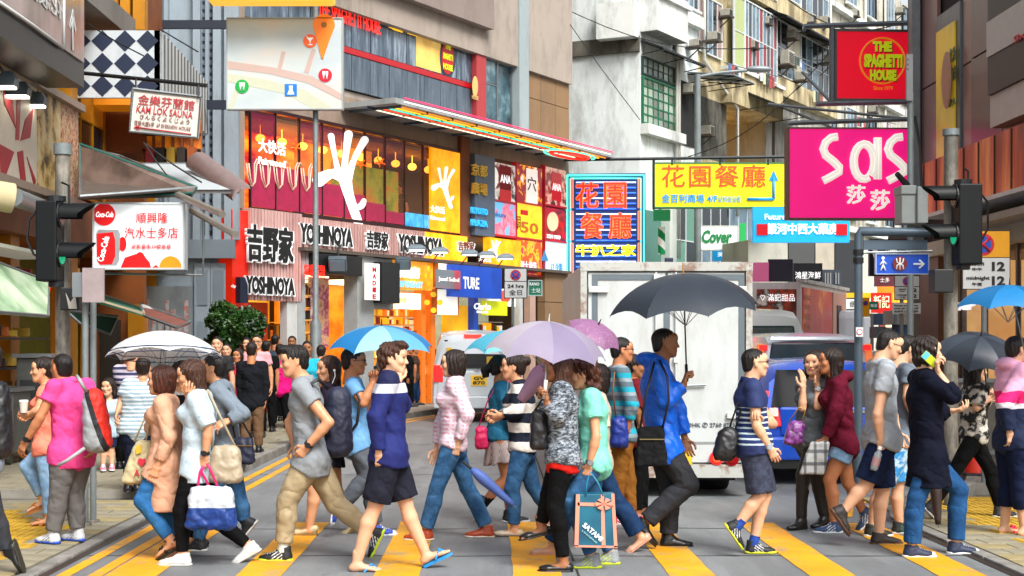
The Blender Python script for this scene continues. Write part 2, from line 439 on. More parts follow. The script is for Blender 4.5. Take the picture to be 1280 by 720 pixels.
# ---- bare foot / shoes: ankle at origin, sole at z=-.085, toes along +y, inner side +x
def make_foot(h=.007):
    s=Sdf((-.07,-.09,-.10),(.07,.22,.08),h)
    s.cap((0,0,.05),(0,-.004,-.03),.037,.036,k=.02);s.ell((0,-.03,-.058),(.032,.036,.028),k=.02)
    s.cap((0,-.01,-.05),(.004,.12,-.066),(.034,.033),(.044,.018),k=.025,u=(1,0,0))
    for i,(x,y,r) in enumerate(((.030,.160,.0135),(.012,.166,.0095),(-.003,.160,.009),(-.017,.150,.0085),(-.030,.138,.008))):
        s.cap((x*.9,.10,-.068),(x,y,-.074),r*1.05,r,k=.006)
    s.cut((0,0,-.085),(0,0,-1));return s.net()
def make_shoe(kind,h=.0065):
    "returns verts, quads, material index (0 upper, 1 sole, 2 accent)"
    s=Sdf((-.075,-.12,-.10),(.075,.24,.24 if kind=='boot' else .09),h);up=s.cap
    lowtop={'sneaker': .02,'leather': .01,'canvas': .005,'runner': .02,'flat':-.045,'pump':-.045,'wedge':-.045,'high': .07,'boot': .17}[kind]
    s.cap((0,-.028,-.062),(.002,.115,-.062),(.038,.03),(.045,.024),k=.02,u=(1,0,0));s.ell((.003,.135,-.063),(.041,.055 if kind=='leather' else .048,.023),k=.02)
    if kind in ('flat','pump','wedge'):
        s.ell((0,-.035,-.055),(.037,.045,.035),k=.015);s.cap((0,-.02,.02),(.0,.075,.0),(.031,.06),(.03,.055),k=.008,u=(1,0,0),op='s')
    else:
        s.cap((0,-.02,-.05),(0,-.012,lowtop),(.039,.045),(.038,.044),k=.03,u=(1,0,0),flat=(0,1));s.cap((0,.0,-.02),(0,.09,-.055),(.033,.04),(.036,.02),k=.03,u=(1,0,0))
        if kind=='boot':
            for z in (.03,.08,.13): s.cap((0,-.012,z-.012),(0,-.012,z+.012),(.046,.05),None,k=.012,u=(1,0,0))
        s.wrinkle(.0015,60)
    s.cut((0,0,-.083),(0,0,-1));v,f=s.net()
    o=Sdf((-.08,-.14,-.13),(.08,.25,-.04),h);t={'runner': .03,'sneaker': .03,'canvas': .028,'high': .028,'wedge': .05,'boot': .05}.get(kind,.012)
    o.cap((0,-.035,-.078),(.002,.12,-.078),(.042,.05),(.048,.05),k=.02,u=(1,0,0));o.ell((.003,.142,-.078),(.044,.052,.05),k=.02)
    o.cut((0,0,-.085+t-(.012 if t>.02 else 0)),(0,0,1));o.cut((0,0,-.088),(0,0,-1))
    if kind in ('wedge','boot'):
        v=v+np.array((0,0,1))*np.clip(.02-v[:,1:2]*.22,0,.03)*1.0
        o=Sdf((-.08,-.14,-.13),(.08,.25,-.02),h);o.cap((0,-.035,-.07),(.002,.12,-.088),(.04,.05),(.045,.02),k=.01,u=(1,0,0));o.ell((.003,.142,-.082),(.04,.045,.016),k=.01)
        o.cut((0,0,-.05),(0,.22,1));o.cut((0,0,-.088),(0,0,-1))
    w,g=o.net();cen=v[f].mean(1);mi=np.zeros(len(f),int)
    if kind in ('runner','sneaker'):
        mi[(np.abs(((cen[:,1]*1.0+cen[:,2]*1.4)%.034)-.017)<.0055)&(cen[:,1]>.0)&(cen[:,1]<.08)&(cen[:,2]<-.01)]=2
        mi[(cen[:,2]>-.035)&(cen[:,1]>.035)&(cen[:,1]<.12)&(np.abs(cen[:,0])<.022)&((cen[:,1]%.018)<.009)]=2
    if kind in ('canvas','high'):
        mi[(cen[:,2]>-.055)&(cen[:,1]>.03)&(cen[:,1]<.13)&(np.abs(cen[:,0])<.02)&((cen[:,1]%.018)<.009)]=2;mi[cen[:,1]>.148]=1
    return join([(v,f,mi),(w,g,1)])
def shoe_mesh(kind): return cached(('shoe',kind),lambda: make_shoe(kind))
# ---------------------------------------------------------------- people
SKIN={'a': M('skin light','cf9670',.5,var=.06,vs=25,bump=.05,bs=120),'b': M('skin tan','b87850',.5,var=.07,vs=25,bump=.05,bs=120),'c': M('skin pale','d8a684',.5,var=.06,vs=25,bump=.05,bs=120),'d': M('skin brown','93603e',.5,var=.07,vs=25,bump=.05,bs=120)}
LIP=M('lips','a8645a',.4,var=0);EYEW=M('eye white','8f8680',.3,var=0);IRIS=M('iris and brow','1a1310',.4,var=0)
def hairmat(key,col,col2):
    def pat(n):
        f=n.noise(150,3,.6,stretch=(1.0,1.0,.07));return n.ramp(f,[(.38,col),(.66,col2)])
    return M(key,rough=.42,var=0,pat=pat,bump=1.0,bs=150,stretch=(1,1,.06),bd=.008,spec=.4)
HAIR={'black': hairmat('hair black','060505','1c1613'),'dark': hairmat('hair dark brown','0d0806','2e1c14'),'brown': hairmat('hair brown','1f0f08','55301c'),'auburn': hairmat('hair auburn','230d07','5e2d17')}
def fabric(key,col,rough=.85,bump=.6,bs=17,**kw): return M(key,col,rough,var=kw.pop('var',.14),vs=kw.pop('vs',9),bump=bump,bs=bs,bd=.02,spec=.12,**kw)
def denim(key,a,b):
    def pat(n):
        f=n.noise(7,5,.65);g=n.noise(160,2,.7);c=n.ramp(f,[(.35,a),(.72,b)]);return n.mix(.35,c,n.ramp(g,[(.3,a),(.7,b)]))
    return M(key,rough=.85,var=.1,pat=pat,bump=.5,bs=22,bd=.02,spec=.12)
def stripes(key,a,b,period,duty=.5,rough=.85,slant=(0,0,1),wob=.01,c3=None):
    def pat(n):
        d=n.n('ShaderNodeVectorMath',operation='DOT_PRODUCT');n.set(d.inputs[0],n.co);d.inputs[1].default_value=slant
        v=n.math('ADD',d.outputs['Value'],n.math('MULTIPLY',n.noise(5,2),wob*2));f=n.math('FRACT',n.math('DIVIDE',v,period))
        st=[(0,a),(duty,b)]
        if c3: st=[(0,a),(duty*.6,c3),(duty,b)]
        return n.ramp(f,st,True)
    return M(key,rough=rough,var=.1,pat=pat,bump=.3,bs=22,bd=.02,spec=.12)
def zones(key,stops,top=2.0,rough=.8,wob=.02,**kw):
    "colour by height above the thing's base: [(z, colour), ...]"
    def pat(n):
        z=n.math('ADD',n.xyz(2),n.math('MULTIPLY',n.noise(4,2),wob));return n.ramp(n.math('DIVIDE',z,top),[(max(0,p/top),c) for p,c in stops],True)
    return M(key,rough=rough,var=.12,pat=pat,bump=.35,bs=22,bd=.02,spec=.3,**kw)
def make_hair(style,h):
    s=Sdf((-.20,-.25,-.62 if style in ('long','longl','longw') else-.24),(.20,.20,.20),h);e,c=s.ell,s.cap
    vol=-.004+{'short': 0,'crew':-.004,'quiff': .002,'spiky': .004}.get(style,.006)
    e((0,-.018,.036),(.084+vol,.105+vol,.093+vol));e((0,-.058,-.02),(.072+vol,.054+vol,.07),k=.02)
    if style in ('quiff','spiky'): e((0,.055,.10),(.055,.05,.034),k=.03)
    if style in ('bob','bobf','mop'):
        for x in (-1,1): e((x*.066,-.012,-.03),(.026,.062,.08),k=.025)
        e((0,-.07,-.04),(.075,.045,.085),k=.02)
    if style=='curly':
        for k in range(34):
            a=k*2.4;z=.09-.0068*k;r=.088+.012*math.sin(k*1.7)
            if math.sin(a)>-.05 and z<.065: continue
            e((math.cos(a)*r,math.sin(a)*r-.02,z),(.034,.034,.036),k=.01)
        for x in (-.05,0,.05): e((x,-.075,-.12),(.045,.04,.06),k=.02)
    if style in ('long','longl','longw','child'):
        ln={'long':-.36,'longl':-.47,'longw':-.30,'child':-.13}[style]
        c((0,-.045,.02),(0,-.08,ln),(.088,.06),(.095,.04),k=.03,u=(1,0,0))
        for x in (-1,1): c((x*.064,-.02,.04),(x*.084,-.012,ln*.72),(.024,.032),(.024,.03),k=.03,u=(1,0,0))
    if style in ('bun','bunl'): e((0,-.125,.055 if style=='bun' else .0),(.04,.04,.042),k=.01)
    if style=='pony': c((0,-.11,.03),(0,-.165,-.02),.03,.034,k=.02);c((0,-.165,-.02),(0,-.15,-.20),.034,.02,k=.02)
    # face opening
    fr=style in ('bobf','child','mop')
    s.ell((0,.104,-.055 if fr else-.028),(.078 if style in ('long','longl','longw','bob','bobf','child','curly') else .088,.100,.105),k=.012,op='s')
    if fr: s.ell((0,.10,-.02),(.055,.06,.06),k=.01,op='s')
    if style in ('short','crew','quiff','spiky','bun','bunl','pony'):
        for x in (-1,1):
            e((x*.088,.012,-.02),(.03,.032,.045),k=.01,op='s');c((x*.07,.05,-.03),(x*.08,.01,-.1),.03,k=.01,op='s')
        s.cut((0,-.05,-.062),(0,.25,-1))
    if style in ('bob','bobf','mop'): s.cut((0,0,-.125 if style=='bob' else-.10),(0,.35,-1))
    amp={'spiky': .005,'quiff': .004,'curly': .006,'mop': .005,'crew': .0012,'short': .002}.get(style,.0035);lng=style in ('long','longl','longw','child')
    def fn(p):
        a=np.arctan2(p[:,0],-p[:,1]-.02) if not lng else p[:,0]*14+p[:,1]*8
        return amp*(np.sin(a*17+6*p[:,2]+1.5*np.sin(p[:,2]*30))+.7*np.sin(a*41+p[:,1]*60))+(.004*np.sin(p[:,2]*90+a*5) if style in ('spiky','mop','curly') else 0)
    s.wrinkle(0,0,0,fn)
    return s.net()
def hair_mesh(style,h): return cached(('hair',style,h),lambda: make_hair(style,h))
SH={}
def person(label,pv,nk,hd,face,aL,aR,lL,lR,top,bot,shoes='sneaker',shoecol=('222222','dddddd','dddddd'),hair=('short','black'),skin='a',fem=False,sz=1.0,g=0.0,Y=None,
           yaw=None,pitch=0,roll=0,curl=(.45,.45),thumb=(None,None),hdir=(None,None),jacket=None,collar=None,glasses=False,watch=None,group=None,res=1.0,fat=1.0,strap=None,socks=None,hw=1.0,ff=None,extra=None,hs_=None):
    """pose given in photo pixels.  pv pelvis, nk neck base, hd head centre; aL/aR = (elbow, wrist); lL/lR = (knee, ankle[, toe]);
    a third number in a joint is metres towards the camera; legs without a toe stand flat on the ground (height g)"""
    if Y is None:
        a=max(lL[1][1],lR[1][1]);Y=(EYE-g-.09)*F/(a-CY)
    fr=math.radians(face);fwd=np.array((math.sin(fr),math.cos(fr),0.0));left=np.array((-math.cos(fr),math.sin(fr),0.0));up=np.array((0,0,1.0))
    def J(q,off=0.0):
        dd=-off*left[1];d=q[2] if len(q)>2 else dd
        if len(q)>2 and dd>.12: d=max(d,dd)
        return np.array(P(q[0],q[1],Y,d))
    A=lambda v: np.array(v,float)
    pel=J(pv);neck=J(nk);head=J(hd);sw=(.152 if fem else .175)*sz*hw;hwid=.085*sz
    sp=neck-pel;su=sp/np.linalg.norm(sp)
    shL=neck-su*.062*sz+left*(sw-.012);shR=neck-su*.062*sz-left*(sw-.012)
    elL,wrL=J(aL[0],sw*1.3),J(aL[1],sw*1.15);elR,wrR=J(aR[0],-sw*1.3),J(aR[1],-sw*1.15)
    hiL,hiR=pel+left*hwid,pel-left*hwid
    ff=ff or (face,face)
    def foot(l,off,fa):
        kn,an=J(l[0],off),J(l[1],off);fo=A((math.sin(math.radians(fa)),math.cos(math.radians(fa)),0));e=0.0
        if len(l)>2 and l[2] is not None:
            t=J(l[2],off);v=t-an
            if abs(fo[0])>.5: hx=v[0]/fo[0]
            else: hx=math.sqrt(max(.0004,.19**2-v[2]**2))
            e=math.atan2(v[2],hx)+math.radians(20)
        else: an[2]=g+.088
        y=fo*math.cos(e)+up*math.sin(e);z=-fo*math.sin(e)+up*math.cos(e)
        an[2]=max(an[2],g+.088) if len(l)<3 or l[2] is None else an[2]
        return kn,an,y,z
    knL,anL,fyL,fzL=foot(lL,.09,ff[0]);knR,anR,fyR,fzR=foot(lR,-.09,ff[1])
    hb=.0105*res
    pts=np.array([pel,neck,head,elL,wrL,elR,wrR,knL,anL,knR,anR,shL,shR]);lo,hi=pts.min(0)-.28,pts.max(0)+.28
    root=thing('person',label,'person',(pel[0],pel[1],g),group)
    base=A((pel[0],pel[1],g));BO=A((pel[0],pel[1],g))
    def emit(name,parts,mats):
        v,f,mi=join(parts);me=npmesh(name,v-base,f,mi)
        for m in mats: me.materials.append(m)
        o=bpy.data.objects.new(name,me);COL.objects.link(o);o.parent=root;return o
    # --- body
    s=Sdf(lo,hi,hb*1.15);z=sz;c=s.cap
    wa,ch=pel+sp*.36,pel+sp*.70;ft=fat
    c(pel,wa,(.132*z*ft,.09*z*ft),(.116*z*ft,.078*z*ft),k=.03,u=left);c(wa,ch,(.116*z*ft,.078*z*ft),(.136*z*ft,.09*z*ft),k=.03,u=left)
    c(ch,neck-su*.04,(.136*z,.09*z),(.10*z,.06*z),k=.03,u=left);c(shL,shR,.05*z,k=.03)
    hr=yaw if yaw is not None else face;hR=frame((math.sin(math.radians(hr))*math.cos(math.radians(pitch)),math.cos(math.radians(hr))*math.cos(math.radians(pitch)),math.sin(math.radians(-pitch))),(math.sin(math.radians(roll)),0,math.cos(math.radians(roll))))
    hsc=hs_ or (.985 if fem else 1.01)*(.5+.5*z)
    jb=head+hR@A((0,-.034,-.115))*hsc;c(neck-su*.05,jb,.056*z if fem else .064*z,(.05 if fem else .058)*z,k=.03)
    for sh,el,w in ((shL,elL,wrL),(shR,elR,wrR)):
        tk=.9 if fem else 1.0
        c(sh,el,.049*z*tk,.038*z*tk,k=.02);m=el+(w-el)*.3;c(el,m,.040*z*tk,.041*z*tk,k=.01);c(m,w,.041*z*tk,.027*z*tk,k=.01)
    for hp,kn,an in ((hiL,knL,anL),(hiR,knR,anR)):
        c(hp,kn,.088*z*ft,.055*z,k=.03);m=kn+(an-kn)*.32;bk=-fwd*.012
        c(kn,m+bk,.052*z,.057*z,k=.015);c(m+bk,an,.056*z,.037*z,k=.015)
    if res<1.3: s.wrinkle(.0012,30)
    v,f=s.net();parts=[(v,f,0)]
    hv,hf,hm=head_mesh(.0062*(1 if res<1.3 else 1.6),fem);parts.append((xf(hv,hR,head,hsc),hf,hm))
    for i,(el,w,side) in enumerate(((elL,wrL,1),(elR,wrR,-1))):
        if curl[i] is None: continue
        y=A(hdir[i]) if hdir[i] is not None else w-el;y=y/np.linalg.norm(y)
        th=A(thumb[i]) if thumb[i] is not None else fwd+1e-3;x=th-y*th.dot(y)
        if np.linalg.norm(x)<.05: x=left-y*left.dot(y)
        x /= np.linalg.norm(x);zz=np.cross(x,y)*side;R=np.stack([x,y,zz],1)
        hv,hf=hand_mesh(curl[i],.005 if res<1.3 else .0085);parts.append((xf(hv,R,w+y*.008,.98*z),hf if side>0 else hf[:,::-1],0))
    kinds=shoes if isinstance(shoes,(list,tuple)) else (shoes,shoes)
    for i,(an,y,zz) in enumerate(((anL,fyL,fzL),(anR,fyR,fzR))):
        x=np.cross(y,zz);R=np.stack([x*(1 if i==0 else-1),y,zz],1)
        if kinds[i] in ('flipflop','sandal','flat','pump','wedge','mule'):
            hv,hf=cached('foot',make_foot);parts.append((xf(hv,R,an,z),hf if i==0 else hf[:,::-1],0))
    emit('body',parts,[SKIN[skin],LIP,EYEW,IRIS])
    # --- hair
    if hair:
        hv,hf=hair_mesh(hair[0],.0065*(1 if res<1.3 else 1.5));emit('hair',[(xf(hv,hR,head,hsc),hf,0)],[HAIR[hair[1]]])
    # --- clothes
    def torso(s,fit,hem,fl=0.0,tk=1.0,sl=None,slr=1.0,out=0.0):
        c=s.cap;a=lambda x,y,ex=0: ((x*z*ft+fit+ex),(y*z*ft+fit+ex));bf=(bot or {}).get('fit',.014)*.8;skirt=(bot or {}).get('kind')=='skirt';hp=pel-su*.3*hem+A((0,0,-.7*hem)) if hem>0 else pel-su*hem
        bl,bd_=(.155*z+.012,.118*z+.012) if skirt else (.142*z*ft+bf*.6+.014,.101*z*ft+bf*.6+.014);pr=(max(bl,.140*z*ft+fit*.6)+out,max(bd_,.096*z*ft+fit*.6)+out)
        hemr=(pr[0]+fl,pr[1]+fl);k_=.03
        if hem>0:
            c(pel,hp,pr,hemr,k=k_,u=left,flat=(0,1));c(pel,wa,pr,a(.124,.085),k=k_,u=left)
            if hem>.035: s.ell(pel-fwd*.03-A((0,0,.05)),(.098*z+.014+out,.098*z+.014+out,.09*z+min(hem,.05)*.3),k=.03)
            for hq,kn in (() if skirt else ((hiL,knL),(hiR,knR))):
                dl=np.linalg.norm(kn-hq);tt=min(.9,min(hem,.24)*.75/dl);r0,r1=.092*z*ft+bf,.060*z+bf;c(hq,hq+(kn-hq)*tt,r0+.008+out,r0+(r1-r0)*tt+.010+out,k=.03,flat=(0,1))
        else: c(hp,wa,pr,a(.124,.085),k=.0,u=left,flat=(1,0))
        c(wa,ch,a(.124,.085),a(.146,.098),k=.04,u=left);c(ch,neck-su*.055,a(.146,.098),(.105*z+fit,.07*z+fit*.6),k=.04,u=left)
        r=.050*z+fit*.5;c(shL,shR,r,k=.035)
        if fem: 
            for q in (1,-1): s.ell(pel+sp*.68+fwd*(.085+fit)*z+left*q*.06,.055,k=.05)
        ns=sl or 0
        for sh,el,w in ((shL,elL,wrL),(shR,elR,wrR)):
            r0=(.051*z+fit*.7)*slr;r1=(.043*z+fit*.75)*slr;r2=(.034*z+fit*.6)*slr
            if ns<=.5: q=sh+(el-sh)*ns*2;c(sh,q,r0,r0+(r1-r0)*ns*2+.006,k=.035,flat=(0,1))
            else:
                c(sh,el,r0,r1,k=.035);t=(ns-.5)*2;q=el+(w-el)*t;c(el,q,r1,r1+(r2-r1)*t,k=.02,flat=(0,1))
        return s
    def crinkle(s,amp=.0045,f=30):
        sd=float(pel[0]*7+pel[1])
        def fn(p):
            d=amp*(.15*wr(p,f*.7,sd)+.45*rdg(p,f*1.25,sd+2)+.3*rdg(p,f*2.3,sd+5))
            for jt in (elL,elR,wa,pel): 
                r=np.linalg.norm(p-jt,axis=1);d=d+amp*.6*np.exp(-(r/.13)**2)*tri((p@A((.5*fwd[0],.6,1.0)))*62+sd*3+2.6*np.sin(p[:,0]*17+p[:,1]*13))
            return d
        s.wrinkle(0,0,0,fn)
    if bot:
        b=dict(kind='pants',mat=None,fit=.014,length=.97,flare=0.0,amp=.0045,name='trousers');b.update(bot);b['fit'] *= .8;s=Sdf(lo,hi,hb);c=s.cap;ft_=b['fit'];cu=b['length']
        wt=pel+su*.10
        if b['kind']=='skirt':
            d=(A((knL+knR)/2)-pel);hem=pel+d*cu*1.1;hem[0]=pel[0]+d[0]*.5;hem[1]=pel[1]
            c(wt,pel,(.125*z,.095*z),(.155*z,.115*z),k=.02,u=left,flat=(1,0));c(pel,hem,(.155*z,.118*z),(.155*z+b['flare'],.13*z+b['flare']),k=.02,u=left,flat=(0,1))
            ay=np.arctan2
            def fn(p):
                a=np.arctan2(p[:,1]-pel[1],p[:,0]-pel[0]);dn=np.clip((pel[2]-p[:,2])/.3,0,1);return .012*dn*np.sin(a*11)
            s.wrinkle(0,0,0,fn)
        else:
            c(wt,pel,(.126*z*ft+ft_*.5,.088*z*ft+ft_*.5),(.142*z*ft+ft_*.6,.101*z*ft+ft_*.6),k=.03,u=left,flat=(1,0))
            s.ell(pel-fwd*.028-A((0,0,.05)),(.098*z,.098*z,.088*z),k=.03)
            for hp,kn,an in ((hiL,knL,anL),(hiR,knR,anR)):
                rh,rk,ra=.088*z*ft+ft_,.057*z+ft_,.042*z+ft_+b['flare']
                if cu<=.5: q=hp+(kn-hp)*cu*2;rh=.092*z*ft+ft_*.6;c(hp,q,rh,rh+(rk-rh)*cu*2+ft_*.35,k=.008,flat=(0,1))
                else:
                    c(hp,kn,rh,rk,k=.03);t=(cu-.5)*2;q=kn+(an-kn)*t;m=kn+(an-kn)*min(.35,t*.6)-fwd*.008
                    c(kn,m,rk,.057*z+ft_*.9+b['flare']*.3,k=.015);c(m,q,.057*z+ft_*.9+b['flare']*.3,(.057*z+ft_*.9)+(ra-.057*z-ft_*.9)*t,k=.015,flat=(0,1))
            sd=float(pel[0]*5);am=b['amp']
            def fn(p):
                d=am*(.15*wr(p,14,sd)+.38*rdg(p,30,sd+1)+.28*rdg(p,58,sd+4))
                for jt in (knL,knR,anL,anR,pel):
                    r=np.linalg.norm(p-jt,axis=1);d=d+am*.3*np.exp(-(r/.12)**2)*tri((p@A((.7*fwd[0],.5,1.0)))*58+sd+2.6*np.sin(p[:,0]*16+p[:,1]*11))
                return d
            s.wrinkle(0,0,0,fn)
        emit(b['name'],[(*s.net(),0)],[b['mat']])
    if top:
        t=dict(mat=None,fit=.016,hem=.06,sl=.25,fl=0.0,amp=.005,name='shirt',slr=1.0);t.update(top);t['fit'] *= .72
        s=Sdf(lo,hi,hb);torso(s,t['fit'],t['hem'],t['fl'],sl=t['sl'],slr=t['slr']);crinkle(s,t['amp'])
        nb=neck-su*.01;s.cap(nb+su*.0,nb+su*.12,.058*z,.07*z,k=.0,op='s',flat=(1,0)) if not t.get('hood') else None
        emit(t['name'],[(*s.net(),0)],[t['mat']])
        if t.get('cols'): pass
    if jacket:
        t=dict(mat=None,fit=.032,hem=.10,sl=.95,fl=.015,amp=.005,name='jacket',gap=.0,slr=1.0);t.update(jacket);t['fit'] *= .78
        s=Sdf(lo,hi,hb);torso(s,t['fit'],t['hem'],t['fl'],sl=t['sl'],slr=t['slr'],out=.012 if top else 0);crinkle(s,t['amp'])
        if t.get('hood'): s.ell(neck-fwd*.075+su*.01,(.095,.095,.06),k=.03)
        if t['gap']: s.cap(pel+fwd*.16-A((0,0,t['hem']+.1)),neck+fwd*.12,(t['gap'],.12),(t['gap']*.8,.09),k=.01,u=left,op='s')
        emit(t['name'],[(*s.net(),0)],[t['mat']])
    if collar:
        mb=MB();
        for k,(r,dz) in enumerate(((.066,-.012),)):
            rings=[]
            for i in range(20):
                a=2*PI*i/20;q=neck+su*(dz+.012*-math.cos(a))+(left*math.sin(a)+fwd*math.cos(a))*(r+.006)*z
                o=(left*math.sin(a)+fwd*math.cos(a));rings.append([q+su*.022-o*.010,q+su*.024-o*.004,q+o*.014-su*.02,q+o*.008-su*.022])
            mb.loft(rings+[rings[0]],caps=False)
        mb.build('collar',collar,root,smooth='all')
    if glasses:
        mb=MB()
        for x in (-1,1):
            R_=[head+hR@(A((x*.032+.021*math.cos(a),.100-abs(x*.032+.021*math.cos(a))*.15,.008+.015*math.sin(a))))*hsc for a in np.linspace(0,2*PI,13)]
            mb.tube(R_,.0022,5,False);mb.tube([head+hR@A((x*.053,.090,.014))*hsc,head+hR@A((x*.082,.0,.012))*hsc],.0025,5)
        mb.tube([head+hR@A((-.012,.104,.01))*hsc,head+hR@A((.012,.104,.01))*hsc],.0022,5)
        mb.build('glasses',M('glasses frame','14100f',.3,var=0),root,smooth='all')
    if watch:
        side,wm=watch[0],watch[1];el,w=(elL,wrL) if side=='L' else (elR,wrR);d=(w-el)/np.linalg.norm(w-el);q=w-d*.018;mb=MB();mb.cyl(q-d*.011,q+d*.011,.036*z,n=14)
        o=A((0,-1,0))-d*(-d[1]);o /= np.linalg.norm(o);mb.cyl(q+o*.024,q+o*.044,.021,n=14);mb.build('watch',wm,root,smooth=True)
    if socks:
        for kn,an in ((knL,anL),(knR,anR)): d=(kn-an)/np.linalg.norm(kn-an);mb=MB();mb.tube([an-d*.02,an+d*.03,an+d*socks[1]],[.046*z,.043*z,.044*z],12);mb.build('sock',socks[0],root,smooth=True)
    # --- shoes
    for i,(an,y,zz) in enumerate(((anL,fyL,fzL),(anR,fyR,fzR))):
        x=np.cross(y,zz);R=np.stack([x*(1 if i==0 else-1),y,zz],1);kd=kinds[i]
        cm=[M('shoe '+q,q,.35 if kd in ('leather','boot','pump','flat') else .6,var=.15,vs=20) for q in shoecol]
        if kd in ('flipflop','sandal','mule'):
            mb=MB();out=[(-.034,-.035),(-.03,-.055),(0,-.068),(.03,-.055),(.036,-.03),(.036,.03),(.046,.10),(.044,.15),(.025,.178),(0,.175),(-.03,.15),(-.045,.11),(-.04,.05)]
            T=lambda p: an+R@(A(p)*z)
            if i==1: pass
            mb.prism([T((px,py,-.088)) for px,py in out],R@A((0,0,-.022)))
            st=[[(.014,.135,-.062),(.03,.10,-.035),(.047,.05,-.085)],[(.014,.135,-.062),(-.01,.10,-.03),(-.045,.05,-.085)]]
            if kd=='sandal': st+=[[(-.038,-.01,-.05),(0,.045,-.0),(.038,-.01,-.05)],[(-.036,-.03,-.03),(-.0,-.055,-.02),(.036,-.03,-.03)],[(-.044,.07,-.085),(0,.08,-.026),(.044,.08,-.085)]]
            if kd=='mule': st=[[(-.047,.06,-.085),(0,.07,-.02),(.047,.07,-.085)],[(-.047,.09,-.085),(0,.10,-.03),(.047,.10,-.085)]]
            for q in st: mb.tube([T(p) for p in q],.008 if kd != 'mule' else .016,6)
            mb.build('shoe',cm[0],root,smooth=True)
        else:
            hv,hf,hm=shoe_mesh(kd);emit('shoe',[(xf(hv,R,an,z),hf if i==0 else hf[:,::-1],hm)],cm)
    root['_j']=0
    del root['_j']
    return dict(root=root,Y=Y,wrL=Vector(wrL),wrR=Vector(wrR),neck=Vector(neck),pel=Vector(pel),head=Vector(head),fwd=Vector(fwd),left=Vector(left),shL=Vector(shL),shR=Vector(shR),g=g)
# ---------------------------------------------------------------- materials of the place
def stucco(key,col,dirt=.5,var=.1,dc='4a463d'): return M(key,col,.85,var=var,vs=1.2,bump=.4,bs=30,dirt=dirt,dirtcol=dc)
GREYM=M('galvanised steel','8a9194',.45,.6,var=.2,vs=5,dirt=.35,dirtcol='4d4a45')
DARKM=M('dark painted metal','23262a',.4,.3,var=.2,vs=6)
POLEG=M('grey painted pole','7d8789',.5,.2,var=.22,vs=7,dirt=.4,dirtcol='55524b',bump=.2,bs=60)
POLEB=M('worn pole','6d6a62',.55,.1,var=.35,vs=9,dirt=.6,dirtcol='b9b2a2',bump=.3,bs=50)
WHITEM=M('white painted metal','cfd2cf',.45,.1,var=.12,vs=3,dirt=.35,dirtcol='7d7160')
CHROME=M('chrome','c8ccd0',.15,1.0,var=.05)
GLASS=M('dark window glass','1d2a33',.08,0,var=.4,vs=1.5,spec=.8)
GLASSB=M('blue window glass','5f7d90',.12,0,var=.45,vs=1.2,spec=.8,dirt=.4,dirtcol='b9c6cc')
BLACK=M('black plastic','101214',.5,var=.15)
BLACKG=M('signal housing black','0c1012',.5,var=.25,vs=8,spec=.25)
def lit(key,col,e=1.0,col2=None,sc=3):
    if col2: return M(key,rough=.5,var=0,pat=lambda n: n.ramp(n.noise(sc,3),[(.35,col),(.62,col2)]),emit=e)
    return M(key,col,.5,var=.05,emit=e)
TW=lit('lettering white','f4f4f0',.25);TWE=lit('lit lettering white','ffffff',.7)
TR=M('lettering red','c0102a',.5,var=0);TRE=lit('neon red','ff2a18',1.0);TK=M('lettering black','101010',.5,var=0)
TG=M('lettering green','0c7a44',.5,var=0);TY=lit('lettering yellow','f2d21c',.35);TBL=M('lettering blue','1c8fd0',.5,var=0);TO=M('lettering orange','d2561c',.5,var=0)

# ---------------------------------------------------------------- ground, road, kerbs, pavements
LK=[(-3.28,6),(-3.28,14),(-3.1,23.5),(-2.5,29),(-1.9,32),(-1.2,34.4),(.5,37.3),(3.4,42.2),(15,61.5),(60,136)]
RK=[(3.86,6),(3.86,13.9),(4.1,14.8),(4.7,15.6),(5.3,16.1),(5.7,17.2),(5.9,26),(7.4,32),(11,39),(25,62),(70,137)]
def flat(pts,z,name,mat,kind='structure',parent=None,thick=0):
    mb=MB()
    if thick: mb.prism([(x,y,z-thick) for x,y in pts],(0,0,thick))
    else: mb.add([(x,y,z) for x,y in pts],[tuple(range(len(pts)))])
    return tag(mb.build(name,mat,parent),kind=kind if parent is None else None)
def asphalt(n):
    a=n.ramp(n.noise(1.1,5,.6,stretch=(1,.3,1)),[(.3,'676b6d'),(.55,'797d7f'),(.75,'888c8d')])
    b=n.ramp(n.noise(90,2,.8),[(.3,'3f4244'),(.5,'6d7173'),(.7,'9a9e9f')])
    c=n.mix(.45,a,b);c=n.mix(n.ramp(n.noise(1.2,5,.7,stretch=(3.5,.35,1)),[(.45,0.0),(.62,.35)]),c,srgb('8f9496'));c=n.mix(n.ramp(n.noise(2.6,4,.6,stretch=(1,.6,1)),[(.60,0.0),(.68,.5)]),c,srgb('4b4e50'));p=n.ramp(n.noise(.45,6,.7,stretch=(1,.5,1)),[(.47,0.0),(.56,.4)]);c=n.mix(p,c,srgb('5c5f60'))
    sp=n.ramp(n.noise(14,2,.6),[(.70,0.0),(.78,.35)]);return n.mix(sp,c,srgb('4c4f50'))
ASPH=M('road surface',rough=.55,var=0,pat=asphalt,bump=.5,bs=140,bd=.006)
CONC=M('concrete paving base','6a6760',.8,var=.3,vs=3,bump=.4,bs=60)
tag(MB().add([(-900,-60,-.012),(900,-60,-.012),(900,1800,-.012),(-900,1800,-.012)],[(0,1,2,3)]).build('ground',CONC),kind='structure')
road=flat([(-3.28,4),(3.86,4)]+[p for p in RK[1:]]+[p for p in LK[:0:-1]],0,'road',ASPH)
flat([(5.8,16),(5.8,26),(30,26),(30,16)],-.004,'side_road',ASPH)
